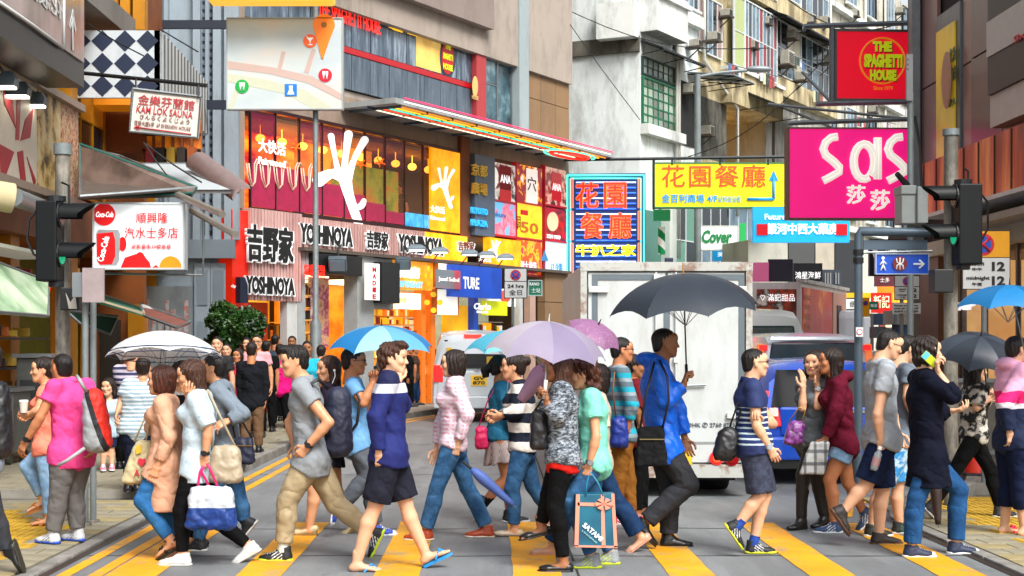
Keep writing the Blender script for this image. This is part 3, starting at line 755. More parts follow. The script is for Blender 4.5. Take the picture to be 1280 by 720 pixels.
YEL=M('yellow road paint',rough=.6,var=0,bump=.4,bs=120,bd=.004,pat=lambda n: n.mix(n.ramp(n.noise(3.0,8,.75),[(.52,0.0),(.62,.8)]),n.ramp(n.noise(2,4),[(.3,'d88e02'),(.7,'eaa80c')]),srgb('8d8668')))
mk=thing('crosswalk_marking','yellow zebra crossing stripes painted across the road under the walking crowd','crosswalk',(0,11,0))
def wavy(x0,x1,y0,y1,z):
    k=26;L=[(x0+random.uniform(-.008,.008),y0+(y1-y0)*i/k,z) for i in range(k+1)];R=[(x1+random.uniform(-.008,.008),y0+(y1-y0)*i/k,z) for i in range(k+1)]
    return L+R[::-1]
for x0,x1 in ((-2.80,-2.42),(-1.85,-1.51),(-.84,-.51),(.17,.52),(1.31,1.64),(2.33,2.66),(3.27,3.62)):
    MB().add(wavy(x0,x1,5,13.55+random.uniform(-.05,.08),.005),[tuple(range(54))]).build('stripe',YEL,mk)
def line(pts,off,w,name,mat,parent,z=.004):
    mb=MB();L=[]
    for i,p in enumerate(pts):
        a=Vector(pts[max(i-1,0)]);b=Vector(pts[min(i+1,len(pts)-1)]);t=(b-a).normalized();n=Vector((t.y,-t.x));q=Vector(p)
        L.append((q+n*off,q+n*(off+w)))
    for (a,b),(c,d) in zip(L,L[1:]): mb.add([(a.x,a.y,z),(b.x,b.y,z),(d.x,d.y,z),(c.x,c.y,z)],[(0,1,2,3)])
    return mb.build(name,mat,parent)
dy=thing('double_yellow_line','pair of yellow no-waiting lines painted beside the left kerb','road marking',(-3,14,0))
line(LK[:8],.13,.10,'line',YEL,dy);line(LK[:8],.36,.10,'line',YEL,dy)
dz=thing('double_yellow_line','pair of yellow lines curving along the right kerb behind the blue car','road marking',(4,14,0))
line(RK[1:9],-.22,.10,'line',YEL,dz);line(RK[1:9],-.45,.10,'line',YEL,dz)
JOINT=M('joint filler','2c2b29',.8,var=.3);PATCH=M('road patch','5d6061',.75,var=.3,vs=4,bump=.6,bs=100)
mb=MB()
for y,x0,x1 in ((11.45,-3.2,3.8),(13.1,-3.2,-.2),(13.15,.8,3.8),(18.5,-3.0,5.5),(24,-2.6,5.7)):
    k=14
    for i in range(k): mb.add([(x0+(x1-x0)*(i+a)/k,y+.02*math.sin((i+a)*1.9)+b,.003) for a,b in ((0,0),(1,0),(1,.022),(0,.022))],[(0,1,2,3)])
for x in (.62,): mb.add([(x,4,.0035),(x+.018,4,.0035),(x+.1,30,.0035),(x+.08,30,.0035)],[(0,1,2,3)])
tag(mb.build('road_joint',JOINT),kind='structure')
# pavements
PAVE=lambda k,a,b: M(k,rough=.75,var=.18,vs=5,bump=.5,bs=70,bd=.006,pat=lambda n: n.ramp(n.noise(3,5,.7),[(.3,a),(.7,b)]))
PV1,PV2,PV3,PVY=PAVE('paver grey','827c68','9c9680'),PAVE('paver warm','8c7f5c','a89a70'),PAVE('paver brick red','8a5a48','a5796a'),PAVE('paver yellow','b08a20','d8b038')
flat([(-3.42,4),(-3.42,14.5),(-16,14.5),(-16,4)],.012,'pavement_left',CONC)
flat([(-3.42,14.5),(-3.4,15.5),(-16,15.5),(-16,14.5)],.02,'pavement_left_ramp',CONC)
LP=[(-3.40,15.5),(-3.22,23.5),(-2.62,29),(-2.0,32.1),(-1.3,34.6),(.4,37.5),(3.3,42.4),(14.9,61.7),(59.9,136)]
flat(LP+[(-40,136),(-40,15.5)],.11,'pavement_left_far',PAVE('far paving','7b786f','9a968b'),thick=.2)
flat([(3.98,4),(3.98,14),(4.2,14.9),(4.8,15.7),(40,15.7),(40,4)],.012,'pavement_right',CONC)
flat([(5.4,16.2),(5.83,17.3),(6.03,26),(7.5,31.9),(11.1,38.9),(25.1,61.9),(70,136),(160,136),(90,16.2)],.12,'pavement_right_far',PAVE('far paving right','77746c','928e84'),thick=.2)
KERB=M('kerb stone',rough=.75,var=.2,vs=2,bump=.5,bs=50,bd=.008,pat=lambda n: n.ramp(n.noise(4,5,.7),[(.3,'6f6d68'),(.7,'989690')]))
def kerb(pts,w,side,zf,label):
    root=thing('kerb',label,'kerb',(pts[0][0],pts[0][1],0))
    for (a,b) in zip(pts,pts[1:]):
        a,b=Vector(a),Vector(b);L=(b-a).length;k=max(1,round(L/.9)) if a.y<40 else 1;t=(b-a)/L;n=Vector((t.y,-t.x))*side
        for i in range(k):
            p,q=a+t*(L*i/k+.006),a+t*(L*(i+1)/k-.006);h=zf((p.y+q.y)/2)
            MB().prism([(p.x,p.y,-.05),(q.x,q.y,-.05),(q.x-n.x*w,q.y-n.y*w,-.05),(p.x-n.x*w,p.y-n.y*w,-.05)],(0,0,h+.05)).build('kerb_stone',KERB,root,bevel=.012)
kerb([p for p in LK[:8]],.12,1,lambda y: .028 if y<14.3 else (.07 if y<15.4 else .125),'grey kerb stones along the left pavement, lowered at the crossing')
kerb([p for p in RK[:8]],.12,-1,lambda y: .028 if y<14.6 else .125,'grey kerb stones along the right pavement, lowered at the crossing')
DR=M('wet gutter grime','3a322b',.5,var=.4,vs=9);mb=MB()
for x,s in ((-3.28,1),(3.86,-1)): mb.add([(x,6,.0045),(x+s*.05,6,.0045),(x+s*.08,14,.0045),(x,14,.0045)],[(0,1,2,3)])
tag(mb.build('gutter',DR),kind='structure')
def pavers(root,X0,X1,Y0,Y1,z,lim,tact,w=.30,d=.30):
    cache={};n=0;rest=MB();rows=int((Y1-Y0)/d)
    for r in range(rows):
        y=Y0+r*d;e=[X0]+[X0+w*(i+(.5 if r%2 else 1)) for i in range(99)];e=[q for q in e if q<X1-.02]+[X1]
        for x,xe in zip(e,e[1:]):
            xc,yc,wd=(x+xe)/2,y+d/2,round(xe-x,3);px=CX+xc*F/yc
            if px<-25 or px>1305: continue
            tc=tact(xc,yc);key=('y' if tc else random.choice('aaabbc' if random.random()<.35 else 'aaab'),wd)
            if n<lim:
                if key not in cache:
                    mb=MB();mb.bx(-wd/2+.003,wd/2-.003,-d/2+.003,d/2-.003,-.02,0)
                    if tc:
                        for i in range(4): a=-wd/2+wd*(i+.5)/4;mb.bx(a-.014,a+.014,-d/2+.012,d/2-.012,0,.005)
                    me=mb.mesh('paver',0 if tc else .003,1);me.materials.append({'a': PV1,'b': PV2,'c': PV3,'y': PVY}[key[0]]);cache[key]=me
                putl(cache[key],'paver',root,(xc,yc,z+.014+random.uniform(-.0015,.0015)),(random.uniform(-.004,.004),random.uniform(-.004,.004),0));n+=1
            else: rest.bx(x+.004,xe-.004,y+.004,y+d-.004,z,z+.014)
    if rest.f: tag(rest.build('paver',PV1,root),kind='stuff')
plr=tag(thing('pavement_paving',None,None,(0,0,0)),kind='structure')
pavers(plr,-6.6,-3.44,9.6,15.4,.012,299,lambda x,y: (x+y*.75)<5.9 and (x+y*.75)>3.9 and x<-3.75)
pr=tag(thing('pavement_paving',None,None,(0,0,0)),kind='structure')
pavers(pr,4.0,6.9,9.9,15.6,.012,299,lambda x,y: (x>4.45 and x<5.4 and y>11))
plf=tag(thing('pavement_paving',None,None,(0,0,0)),kind='structure')
mb=MB();w,d=.45,.45
for r in range(30):
    for c in range(16):
        y=15.6+r*d;xr=-3.4+(y-15.5)*.022;x=xr-(c+1)*w-(r%2)*.2;mb.bx(x+.006,x+w-.006,y+.006,y+d-.006,.10,.118)
tag(mb.build('paver',PV1,plf),kind='stuff')

# ---------------------------------------------------------------- helpers for buildings and signs
def bg_box(w,root,name,mat,x0,y0,x1,y1,d0,d1,ref=None,bevel=0):
    mb=MB();w.pbox(mb,x0,y0,x1,y1,d0,d1,ref);return mb.build(name,mat,root,bevel=bevel)
def window(w,root,u0,u1,z0,z1,nx,nz,fm,gm,d=0.0,ft=.05,fd=.07,sill=None,name='window'):
    mb=MB();w.box(mb,u0,u0+ft,z0,z1,d,d+fd);w.box(mb,u1-ft,u1,z0,z1,d,d+fd);w.box(mb,u0+ft,u1-ft,z0,z0+ft,d,d+fd);w.box(mb,u0+ft,u1-ft,z1-ft,z1,d,d+fd)
    for i in range(1,nx): u=u0+(u1-u0)*i/nx;w.box(mb,u-ft*.35,u+ft*.35,z0+ft,z1-ft,d+.004,d+fd*.8)
    for j in range(1,nz): z=z0+(z1-z0)*j/nz;w.box(mb,u0+ft,u1-ft,z-ft*.35,z+ft*.35,d+.008,d+fd*.7)
    fr=mb.build(name,fm,root)
    gms=gm if isinstance(gm,(list,tuple)) else [gm]
    for i in range(nx):
        for j in range(nz):
            a,b=u0+ft+(u1-u0-2*ft)*i/nx,u0+ft+(u1-u0-2*ft)*(i+1)/nx;e,f=z0+ft+(z1-z0-2*ft)*j/nz,z0+ft+(z1-z0-2*ft)*(j+1)/nz
            m=MB();w.box(m,a+.004,b-.004,e+.004,f-.004,d+.01,d+.025+random.uniform(0,.006));m.build('pane',random.choice(gms),fr)
    if sill: m=MB();w.box(m,u0-.05,u1+.05,z0-.08,z0,d,d+.16);m.build('sill',sill,root)
    return fr
def pwindow(w,root,x0,y0,x1,y1,nx,nz,fm,gm,d=0.0,ref=None,**kw):
    r=x0 if ref is None else ref
    u0,u1=w.uz(x0,y0,d)[0],w.uz(x1,y0,d)[0];z0,z1=w.uz(r,y1,d)[1],w.uz(r,y0,d)[1]
    return window(w,root,min(u0,u1),max(u0,u1),z0,z1,nx,nz,fm,gm,d,**kw)
def frontal(Y,skew=0.0,x0=0,x1=1):
    "a wall facing the camera at depth Y, turned by skew (depth gained per metre to the right)"
    xa=(x0-CX)*Y/F;return Wall((xa,Y),(xa+1,Y+skew))
def board(name,label,cat,Y,x0,y0,x1,y1,face,frame=None,th=.12,skew=0.0,fw=.04,lean=0,group=None):
    "free standing or hanging sign board given by its photo rectangle; returns root and its wall"
    w=frontal(Y,skew,x0);p=w.pt(0,0);u1,z0=w.uz(x1,y1,0);_,z0=w.uz(x0,y1,0);_,z1=w.uz(x0,y0,0)
    root=thing(name,label,cat,(p.x,p.y,z0),group)
    mb=MB();w.box(mb,fw if frame else 0,u1-(fw if frame else 0),z0+(fw if frame else 0),z1-(fw if frame else 0),-th,.0);mb.build('panel',face,root)
    if frame:
        m=MB();w.box(m,0,u1,z0,z0+fw,-th-.02,.02);w.box(m,0,u1,z1-fw,z1,-th-.02,.02);w.box(m,0,fw,z0+fw,z1-fw,-th-.02,.02);w.box(m,u1-fw,u1,z0+fw,z1-fw,-th-.02,.02);m.build('frame',frame,root)
    return root,w
def glyph(w,root,pts,mat,d0=.003,d1=.012,name='emblem'):
    "flat shape from photo pixels on a board"
    q=[w.pt(*w.uz(x,y,d1),d1) for x,y in pts];return MB().prism(q,w.n*(d0-d1)).build(name,mat,root)
def disc(w,root,px,py,r,mat,d=.012,ry=None,n=28,name='emblem'):
    return glyph(w,root,[(px+r*math.cos(2*PI*k/n),py+(ry or r)*math.sin(2*PI*k/n)) for k in range(n)],mat,d-.008,d,name)
def stroke(w,root,pts,r,mat,d=.02,name='emblem',n=6):
    q=[w.pt(*w.uz(x,y,d),d) for x,y in pts];return MB().tube(q,r,n).build(name,mat,root,smooth='all')
# ---------------------------------------------------------------- the long restaurant building on the left, its facade runs away to the right
L1=Wall((-5.4,31.3),(2.32,44.26))
b1=thing('shopping_building','long brown shopping building with a red lit restaurant floor above a row of shops','building',(-1.5,37.8,0))
STB=stucco('brown stone','948272',.5);STG=stucco('grey brown concrete','a69a8e',.45);BEAM=stucco('dark beam','5a4f47',.4)
def wb(name,mat,u0,u1,z0,z1,d0,d1,root=None,w=None,bevel=0):
    mb=MB();(w or L1).box(mb,u0,u1,z0,z1,d0,d1);return mb.build(name,mat,root or b1,bevel=bevel)
LL=L1.L
zf=lambda x,y,d=0: L1.uz(x,y,d)[1]
uf=lambda x,y=300,d=0: L1.uz(x,y,d)[0]
wb('wall',STB,0,LL,6.9,7.6,-.6,.0);wb('wall',STG,0,LL,9.6,15,-.6,.25)
wb('wall',BEAM,0,LL,0.1,15,-6,-3.2)                                   # rear wall of the rooms
wb('floor_slab',STG,0,LL,4.5,4.62,-3.2,-.02);wb('floor_slab',STG,0,LL,7.6,7.75,-3.2,-.02);wb('ceiling',M('ceiling','b8a890',.8),0,LL,6.8,6.88,-3.2,-.62)
wb('side_wall',STB,-.25,0,4.6,15,-6,.1);wb('side_wall',STB,LL,LL+.25,0.1,15,-6,.0)
# ---- red restaurant storey
zb,zt=4.64,6.85;uA,uB=uf(306),uf(572)
RESTR=M('restaurant interior glow',rough=.6,var=0,emit=1.7,pat=lambda n: n.ramp(n.noise(.7,4,.55,stretch=(1,1,3.0)),[(.30,'6a0614'),(.44,'b01420'),(.50,'e0480c'),(.60,'f8760c'),(.72,'ffa11e')]))  # orange lamp glow painted in bands into a self-lit wall
wb('interior_wall',RESTR,.05,uf(534),4.63,6.8,-2.2,-2.1)
wb('interior_wall',lit('orange wall glow','d0480c',1.0,'ff9a20',1.0),uf(445),uf(535),4.63,6.8,-1.9,-1.8)  # wall emits an orange gradient in place of lamplight
CRIM=M('crimson glass','8a0c34',.15,var=.2,alpha=.4,spec=.5);CLEAR=M('shop glass','c08a60',.05,var=0,alpha=.12,spec=.8)
GREEN_T=M('green tinted film','8c9a2e',.3,alpha=.5,var=.1);FR=M('bronze window frame','42262a',.35,.5,var=.2)
fr=MB();k=10
for i in range(k+1): u=.3+(uB-.3)*i/k;L1.box(fr,u-.014,u+.014,zb,zt,-.04,.03)
L1.box(fr,.3,uB,zb-.04,zb+.03,-.06,.07);L1.box(fr,.3,uB,zt-.03,zt+.05,-.06,.07);wf=fr.build('window',FR,b1)
for i in range(k):
    a,b_=.3+(uB-.3)*i/k+.03,.3+(uB-.3)*(i+1)/k-.03
    if i<k-1:
        m=MB();L1.box(m,a,b_,zb+.04,zt-.04,-.01,.01);m.build('pane',CRIM if i<1 else CLEAR,wf)
for i in range(0,9):                                                         # crimson film on the lower and upper edge of the panes
    a,b_=.3+(uB-.3)*i/k+.03,.3+(uB-.3)*(i+1)/k-.03;h=(1.05,.95,.85,.75,.6,.45,.3,.22,.2)[i]
    m=MB();L1.box(m,a,b_,zb+.05,zb+.05+h,.012,.018);m.build('film',M('crimson film','94103c',.3,var=.3,emit=.55),wf)  # film glows by itself to brighten the red panes
    if i%3 != 1: m=MB();L1.box(m,a,b_,zt-.05-(.5 if i<5 else .7),zt-.05,.012,.018);m.build('film',M('thin crimson film','8c1040',.2,var=.3,alpha=.35),wf)
wb('display_panel',M('green menu wall',rough=.5,var=0,emit=.5,pat=lambda n: n.ramp(n.noise(2.2,3),[(.35,'5c6a14'),(.5,'9a9a20'),(.65,'c86a14')])),uf(434),uf(516),4.9,6.1,-.5,-.45)
wb('display_panel',lit('blue band poster','1f86d0',.45,'4fb4ea',4),uf(505),uf(535),4.66,5.02,.02,.03)
for i in range(12):
    p=L1.pt(.6+i*.8,6.5,-1.3);m=MB();m.cyl(p,p+Vector((0,0,.3)),.01,n=5);m.ball(p,(.12,.12,.10),10,6);tag(m.build('pendant_lamp',lit('lamp glow','ff9a30',6)),'glowing pendant lamp in the restaurant window, %s from the left'%_ord[i],'lamp','pendant lamps over the restaurant tables')
RED2=M('retro curve decal','d8b09a',.4,var=.05,emit=.1)
for i in range(6):                                                            # looping retro pattern on the glass
    x=310+i*17
    if 390<x<400: continue
    for dx in (0,3): stroke(L1,wf,[(x-2+dx,204+i*1.5),(x+dx,222+i*1.5),(x+4+dx*.5,233+i*1.5),(x+9-dx*.3,228+i*1.5),(x+11-dx,205+i*1.5),(x+14-dx,199+i*1.5),(x+17-dx,204+i*1.5)],.02,RED2,.03,'decal',5)
for cx_,cy_ in ((370,184),(451,205),(475,203)):
    for a in range(5): stroke(L1,wf,[(cx_,cy_),(cx_+7*math.cos(a*1.26+.4),cy_+6*math.sin(a*1.26+.4))],.02,lit('orange star decal','ff6a1c',.5),.03,'decal',4)
HAND=lit('hand logo white','ffffff',.55)
hand=[(397,217),(399,231),(408,232),(424,227),(434,244),(441,262),(441,279),(451,279),(452,262),(450,257),(446,262),(441,247),(436,232),(437,213),(444,199),(456,182),(454,174),(447,178),(436,200),(435,190),(440,169),(436,163),(430,168),(428,198),(423,188),(420,168),(413,165),(412,174),(419,204),(420,212),(414,216)]
def fin(w,root,base,tip,r0,r1,mat,d): 
    n=10;a=Vector(base);b=Vector(tip);t=(b-a).normalized();q=Vector((-t.y,t.x));pts=[a+q*r0]+[b+(q*math.cos(PI*k/n)+t*math.sin(PI*k/n))*r1 for k in range(n+1)]+[a-q*r0]
    return glyph(w,root,[(p.x,p.y) for p in pts],mat,d-.01,d)
def handlogo(w,root,ox,oy,s,mat,d):
    lg=MB()
    def poly(pts): 
        q=[w.pt(*w.uz(ox+x*s,oy+y*s,d),d) for x,y in pts];lg.prism(q,w.n*-.012)
    def curve(C,R,n=12):
        pts=[];pl=[]
        for i in range(n+1):
            t=i/n*(len(C)-1);k_=min(int(t),len(C)-2);f_=t-k_;g=lambda j: Vector(C[max(0,min(j,len(C)-1))])
            p0,p1,p2,p3=g(k_-1),g(k_),g(k_+1),g(k_+2)
            p=.5*((2*p1)+(p2-p0)*f_+(2*p0-5*p1+4*p2-p3)*f_**2+(3*p1-p0-3*p2+p3)*f_**3);pts.append(p);rr=R[k_]+(R[k_+1]-R[k_])*f_;pl.append(rr)
        L,Rr=[],[]
        for i,p in enumerate(pts):
            t=(pts[min(i+1,n)]-pts[max(i-1,0)]).normalized();q=Vector((-t.y,t.x));L.append(p+q*pl[i]);Rr.append(p-q*pl[i])
        tg=(pts[-1]-pts[-2]).normalized();qn=Vector((-tg.y,tg.x));e=[pts[-1]+(qn*math.cos(b)+tg*math.sin(b))*pl[-1] for b in (.5,1.05,1.57,2.1,2.64)]
        poly([(v.x,v.y) for v in L+e+Rr[::-1]])
    curve([(27,60),(21,34),(16,7)],[4.5,2.6,3.8]);curve([(32,60),(34,34),(38,5)],[5,3.4,5.2]);curve([(37,62),(45,36),(58,12)],[5,3.2,5]);curve([(34,58),(17,54),(1,62)],[10,5.5,8.5])
    d -= .001;curve([(32,52),(38,80),(51,118)],[9.5,6,5]);d -= .001;curve([(45,98),(54,94),(57,88)],[3,4,3])
    return lg.build('hand_emblem',mat,root)
handlogo(L1,b1,398,163,1.0,HAND,.06)
L1.text(b1,'大快活',340,184,34,17,HAND,d=.06,bold=.03);L1.text(b1,'Fairwood',340,203,34,9,HAND,d=.06,bold=.04)
OR=lit('orange sign','f08a00',.8,'ffb010',2)
po=thing('restaurant_sign','tall orange panel with white hand emblem beside the restaurant windows','sign',L1.pt(uf(553),4.7)[:])
m=MB();L1.box(m,uf(535),uf(571),zb,zt-.05,.03,.10);m.build('panel',OR,po)
handlogo(L1,po,542,208,.43,HAND,.12);L1.text(po,'大快活',547,262,18,9,HAND,d=.115,bold=.03);L1.text(po,'Fairwood',547,273,18,5,HAND,d=.115,bold=.04)
wb('column',stucco('bronze column','7d4a2c',.3),uf(572),uf(583),4.5,7.4,-.3,.12)
# ---- ribbed pink fascia with black letters
RIB=M('ribbed pink fascia',rough=.6,var=.15,vs=3,pat=lambda n: n.mix(n.ramp(n.noise(6,4,.7,stretch=(1,1,.15)),[(.4,0.0),(.7,.6)]),srgb('cfaaa4'),srgb('a06a64')))
YFAS=lit('yellow lit fascia','f0920a',1.1,'ffb52a',2)
fs=thing('fascia_sign','pinkish ribbed fascia with black raised noodle restaurant letters and white edges','sign',L1.pt(uf(440),3.8)[:])
z0,z1=3.86,4.56
def ribs(u0,u1,z0,z1,d,mat,root,name='ribbed_panel'):
    m=MB();L1.box(m,u0,u1,z0,z1,d-.12,d);u=u0
    while u<u1-.05: L1.box(m,u+.02,u+.075,z0+.004,z1-.004,d,d+.03);u+=.11
    return m.build(name,mat,root)
ribs(uf(370),uf(523),z0,z1,.18,RIB,fs);ribs(uf(523),uf(577),z0,z1,.18,YFAS,fs,'lit_ribbed_panel')
L3D=TK;LED=lit('white letter edge','eef2f2',.25)
def let3(root,body,px,py,w,h,d=.24,m=TK,e=LED,b=.03,**kw):
    L1.text(root,body,px-.8,py+.8,w+2,h+2,e,d=d,bold=b*1.9,ext=.03,name='letter_edge',**kw);L1.text(root,body,px,py,w,h,m,d=d+.035,bold=b,ext=.006,**kw)
let3(fs,'YOSHINOYA',408,294,66,24,space=.95,b=.05);let3(fs,'吉野家',472,300,27,22,b=.05);let3(fs,'YOSHINOYA',526,306,56,22,space=.95,b=.05)
let3(fs,'吉野家',583,308,20,12,m=M('dull red lettering','8a3a20',.5),e=LED)
cs=thing('corner_sign','large projecting corner sign of pink ribs with black noodle shop letters, left of the fascia','sign',L1.pt(.6,2.6)[:])
zc0=2.62
ribs(uf(303),uf(368),zc0,4.62,.22,RIB,cs);let3(cs,'吉野家',338,305,58,46,d=.3,b=.065);let3(cs,'YOSHINOYA',338,357,61,22,d=.3,space=.95,b=.05)
wb('red_panel',M('red enamel','d42008',.35,var=.1,emit=.35),-.48,uf(303),0.1,4.55,-.4,.16)
wb('small_sign',M('dark blue sign','14213a',.4),uf(287),uf(297),2.55,3.1,.17,.3);L1.text(b1,'dp',292,358,6,5,TW,d=.31)
# entrance under the corner sign
wb('entrance_wall',M('vermilion wall','c23a10',.5,var=.25,vs=2,emit=.25),.3,uf(352),.12,2.6,-.5,-.4);wb('door_glass',M('dark red glass','5a140c',.1,var=.3),uf(310),uf(338),.12,2.3,-.38,-.34)
wb('pilaster',WHITEM,uf(350),uf(363),.12,2.62,.0,.2)
# ---- ground floor shops
GOLD=lit('gold shop wall','c88018',.35,'e8b83c',2);wb('interior_wall',GOLD,uf(360),uf(438),.12,3.3,-2.6,-2.5)
def shelves(u0,u1,z0,z1,rows,cols,d,mats,root,sm,name='goods',r=.8):
    m=MB()
    for i in range(rows+1): z=z0+(z1-z0)*i/rows;L1.box(m,u0,u1,z-.02,z,d,d+.3)
    m.build('shelf',sm,root);B=[MB() for _ in mats]
    for i in range(rows):
        for j in range(cols):
            u=u0+(u1-u0)*(j+.5)/cols;w_=(u1-u0)/cols*random.uniform(.6,.92);h=(z1-z0)/rows*random.uniform(.5,.9);z=z0+(z1-z0)*i/rows
            L1.box(random.choice(B),u-w_/2,u+w_/2,z,z+h,d+.05,d+.27)
    for b_,m_ in zip(B,mats):
        if b_.f: tag(b_.build(name,m_,root),kind='stuff')
DARKG=[M('goods brown','4a2c14',.6),M('goods black','181410',.5),M('goods gold','b8862c',.5),M('goods amber','c86e1c',.5,emit=.2)]
shelves(uf(372),uf(398),.5,3.1,9,14,-.5,DARKG,b1,GOLD);shelves(uf(398),uf(432),.5,2.2,4,9,-2.2,DARKG,b1,GOLD)
wb('poster',M('fashion poster',rough=.4,var=0,emit=.3,pat=lambda n: n.ramp(n.noise(2.6,4),[(.3,'7a4a3a'),(.45,'c79a7a'),(.55,'8a1f5c'),(.7,'e8d2c0')])),uf(406),uf(430),1.6,3.25,-.5,-.45)
wb('ceiling_light',lit('warm ceiling light','ffe8b8',3),uf(365),uf(436),3.25,3.3,-2.0,-.6)
GR=M('grey cladding','a2a8a8',.5,var=.15,dirt=.25)
wb('cladding',GR,uf(363),uf(372),.12,3.8,.0,.22);wb('cladding',GR,uf(434),uf(455),.12,3.8,-.1,.3);wb('cladding',GR,uf(372),uf(434),3.35,3.82,.0,.25)
wb('lintel',BEAM,uf(363),uf(700),3.78,3.86,-.1,.4)
ls=thing('led_sign','black box with red scrolling dot letters above the gold lit shop','sign',L1.pt(uf(398),3.4)[:])
m=MB();L1.box(m,uf(375),uf(436),3.28,3.74,.25,.4);m.build('panel',BLACK,ls);L1.text(ls,'歡迎光臨\n營業時間',393,339,26,16,lit('led red','ff2010',2.0),d=.41,bold=.01)
def flood(px,py,Y,sz,label):
    c=P(px,py,Y);r=thing('floodlight',label,'lamp',c[:],'floodlights above the shops');R=Matrix.Rotation(.5,3,'X')
    m=MB();m.box(c,(sz,.18,sz*.8),R);m.build('housing',M('lamp housing grey','5b6a74',.4,.3,var=.2),r,bevel=.02);m=MB();m.box(c+R@Vector((0,-.1,0)),(sz*.85,.02,sz*.62),R);m.build('lens',M('lamp lens','7f97a6',.1,.2),r)
    m=MB();m.tube([c+Vector((0,.05,.1)),c+Vector((0,.3,.45)),c+Vector((0,.8,.5))],.02,6);m.build('bracket',DARKM,r)
flood(422,330,33.3,.42,'square blue-grey floodlight over the led sign');flood(504,329,35.8,.38,'grey floodlight over the dispensary sign')
ms=thing('vertical_sign','white vertical box sign with red letters in a dark frame','sign',L1.pt(uf(465),2.8)[:])
m=MB();L1.box(m,uf(454),uf(477),zf(454,379),zf(454,328),.3,.55);m.build('frame',DARKM,ms);m=MB();L1.box(m,uf(456,300,.56),uf(474,300,.56),zf(454,376),zf(454,331),.55,.57);m.build('panel',lit('white backlit','f4ece4',.5),ms)
for i,ch in enumerate('MADIE'): L1.text(ms,ch,468,337+i*8.4,4.5,6,TR,d=.58,bold=.03)
wb('cladding',GR,uf(447),uf(480),zf(450,386),zf(450,322),-.1,.28)
ds=thing('shop_sign','orange dispensary sign with white figures and blue lettering','sign',L1.pt(uf(505),3.1)[:])
m=MB();L1.box(m,uf(479),uf(529),zf(480,361),zf(480,325),.1,.3);m.build('panel',lit('orange backlit','e58a14',.55,'ffb43a',3),ds)
L1.text(ds,'N.D DISPENSARY',505,355,48,8,lit('pale blue letters','7cc8ff',.8),d=.33,bold=.05);L1.text(ds,'大藥房',505,340,40,15,lit('white figures','ffffff',.9),d=.33,bold=.06)
bx_=thing('lightbox','bright white lit box hanging over the orange goods shelves','lightbox',L1.pt(uf(497),2.6)[:])
m=MB();L1.box(m,uf(482),uf(513),zf(482,386),zf(482,366),.2,.32);m.build('panel',lit('bright white box','fff6e0',1.3,'ffe9b0',6),bx_);L1.text(bx_,'藥粧 特價',497,375,22,7,lit('yellow print','e8a21c',.6),d=.325)
ORG=[lit('goods orange','e8720c',.5),lit('goods yellow','f4b21c',.6),lit('goods cream','f6e0b0',.5),M('goods red','b03014',.5),lit('goods amber2','d8901c',.4)]
wb('interior_wall',lit('amber shop wall','d86a08',.4,'f59a1c',2),uf(440),uf(556),.12,3.2,-2.4,-2.3)
shelves(uf(458),uf(526),.9,3.0,10,24,-.35,ORG,b1,lit('shelf amber','c8781c',.4));shelves(uf(500),uf(530),.3,2.0,6,8,-.2,ORG,b1,M('brown shelf','7a4a22',.6))
wb('ceiling_light',lit('warm ceiling light','ffe8b8',3),uf(460),uf(552),3.2,3.26,-2.0,-.5)
wb('shop_column',lit('orange column','d8701c',.35),uf(517),uf(522),.12,3.3,.0,.25);wb('shop_column',lit('orange column','d8701c'),uf(531),uf(536),.12,3.3,.0,.2)
def flower(px,py,w_,h_,label,d=.3):
    r=thing('shop_sign',label,'sign',L1.pt(uf(px),2.8)[:]);m=MB();L1.box(m,uf(px-w_/2),uf(px+w_/2),zf(px,py+h_/2),zf(px,py-h_/2),d,d+.12);m.build('panel',lit('white flower sign','f6f2e4',.6),r)
    for a in range(4): disc(L1,r,px+math.cos(a*PI/2)*w_*.3,py+math.sin(a*PI/2)*h_*.32,w_*.13,lit('petal yellow','f2c01c',.4),d+.135,h_*.11)
    m=MB();L1.box(m,uf(px-w_/2)-.02,uf(px-w_/2),zf(px,py+h_/2),zf(px,py-h_/2),d-.02,d+.15);L1.box(m,uf(px+w_/2),uf(px+w_/2)+.02,zf(px,py+h_/2),zf(px,py-h_/2),d-.02,d+.15);m.build('frame',M('copper frame','b0602c',.4),r)
flower(536,345,12,30,'narrow white sign with yellow petals above the square one');flower(542,378,27,31,'square white sign with four yellow petals beside the umbrella')
tb=thing('shop_sign','blue box sign ending in TURE with a grey shoe shop panel','sign',L1.pt(uf(570),2.9)[:])
m=MB();L1.box(m,uf(541),uf(604),zf(541,371),zf(541,331),.35,.6);m.build('panel',M('royal blue panel','0a48b8',.4,emit=.25),tb)
m=MB();L1.box(m,uf(545,300,.62),uf(575,300,.62),zf(545,362),zf(545,339),.6,.64);m.build('grey_panel',M('grey red panel',rough=.4,var=0,emit=.2,pat=lambda n: n.ramp(n.noise(1.0,2),[(.4,'6d7880'),(.62,'c02848')])),tb);L1.text(tb,'Josef Seibel',561,350,26,7,TW,d=.65,bold=.03);L1.text(tb,'TURE',589,354,20,15,TW,d=.61,bold=.03)
wb('yellow_panel',lit('yellow panel','ee9c04',.45,'fac010',1),uf(556),uf(583),.6,2.7,-.1,.05);wb('blue_post',M('royal blue panel','0a48b8'),uf(585),uf(590),.12,3.0,0,.2)
cl=thing('shop_sign','small lime green Clarks sign hanging outside the shoe shop','sign',L1.pt(uf(603),2.6)[:])
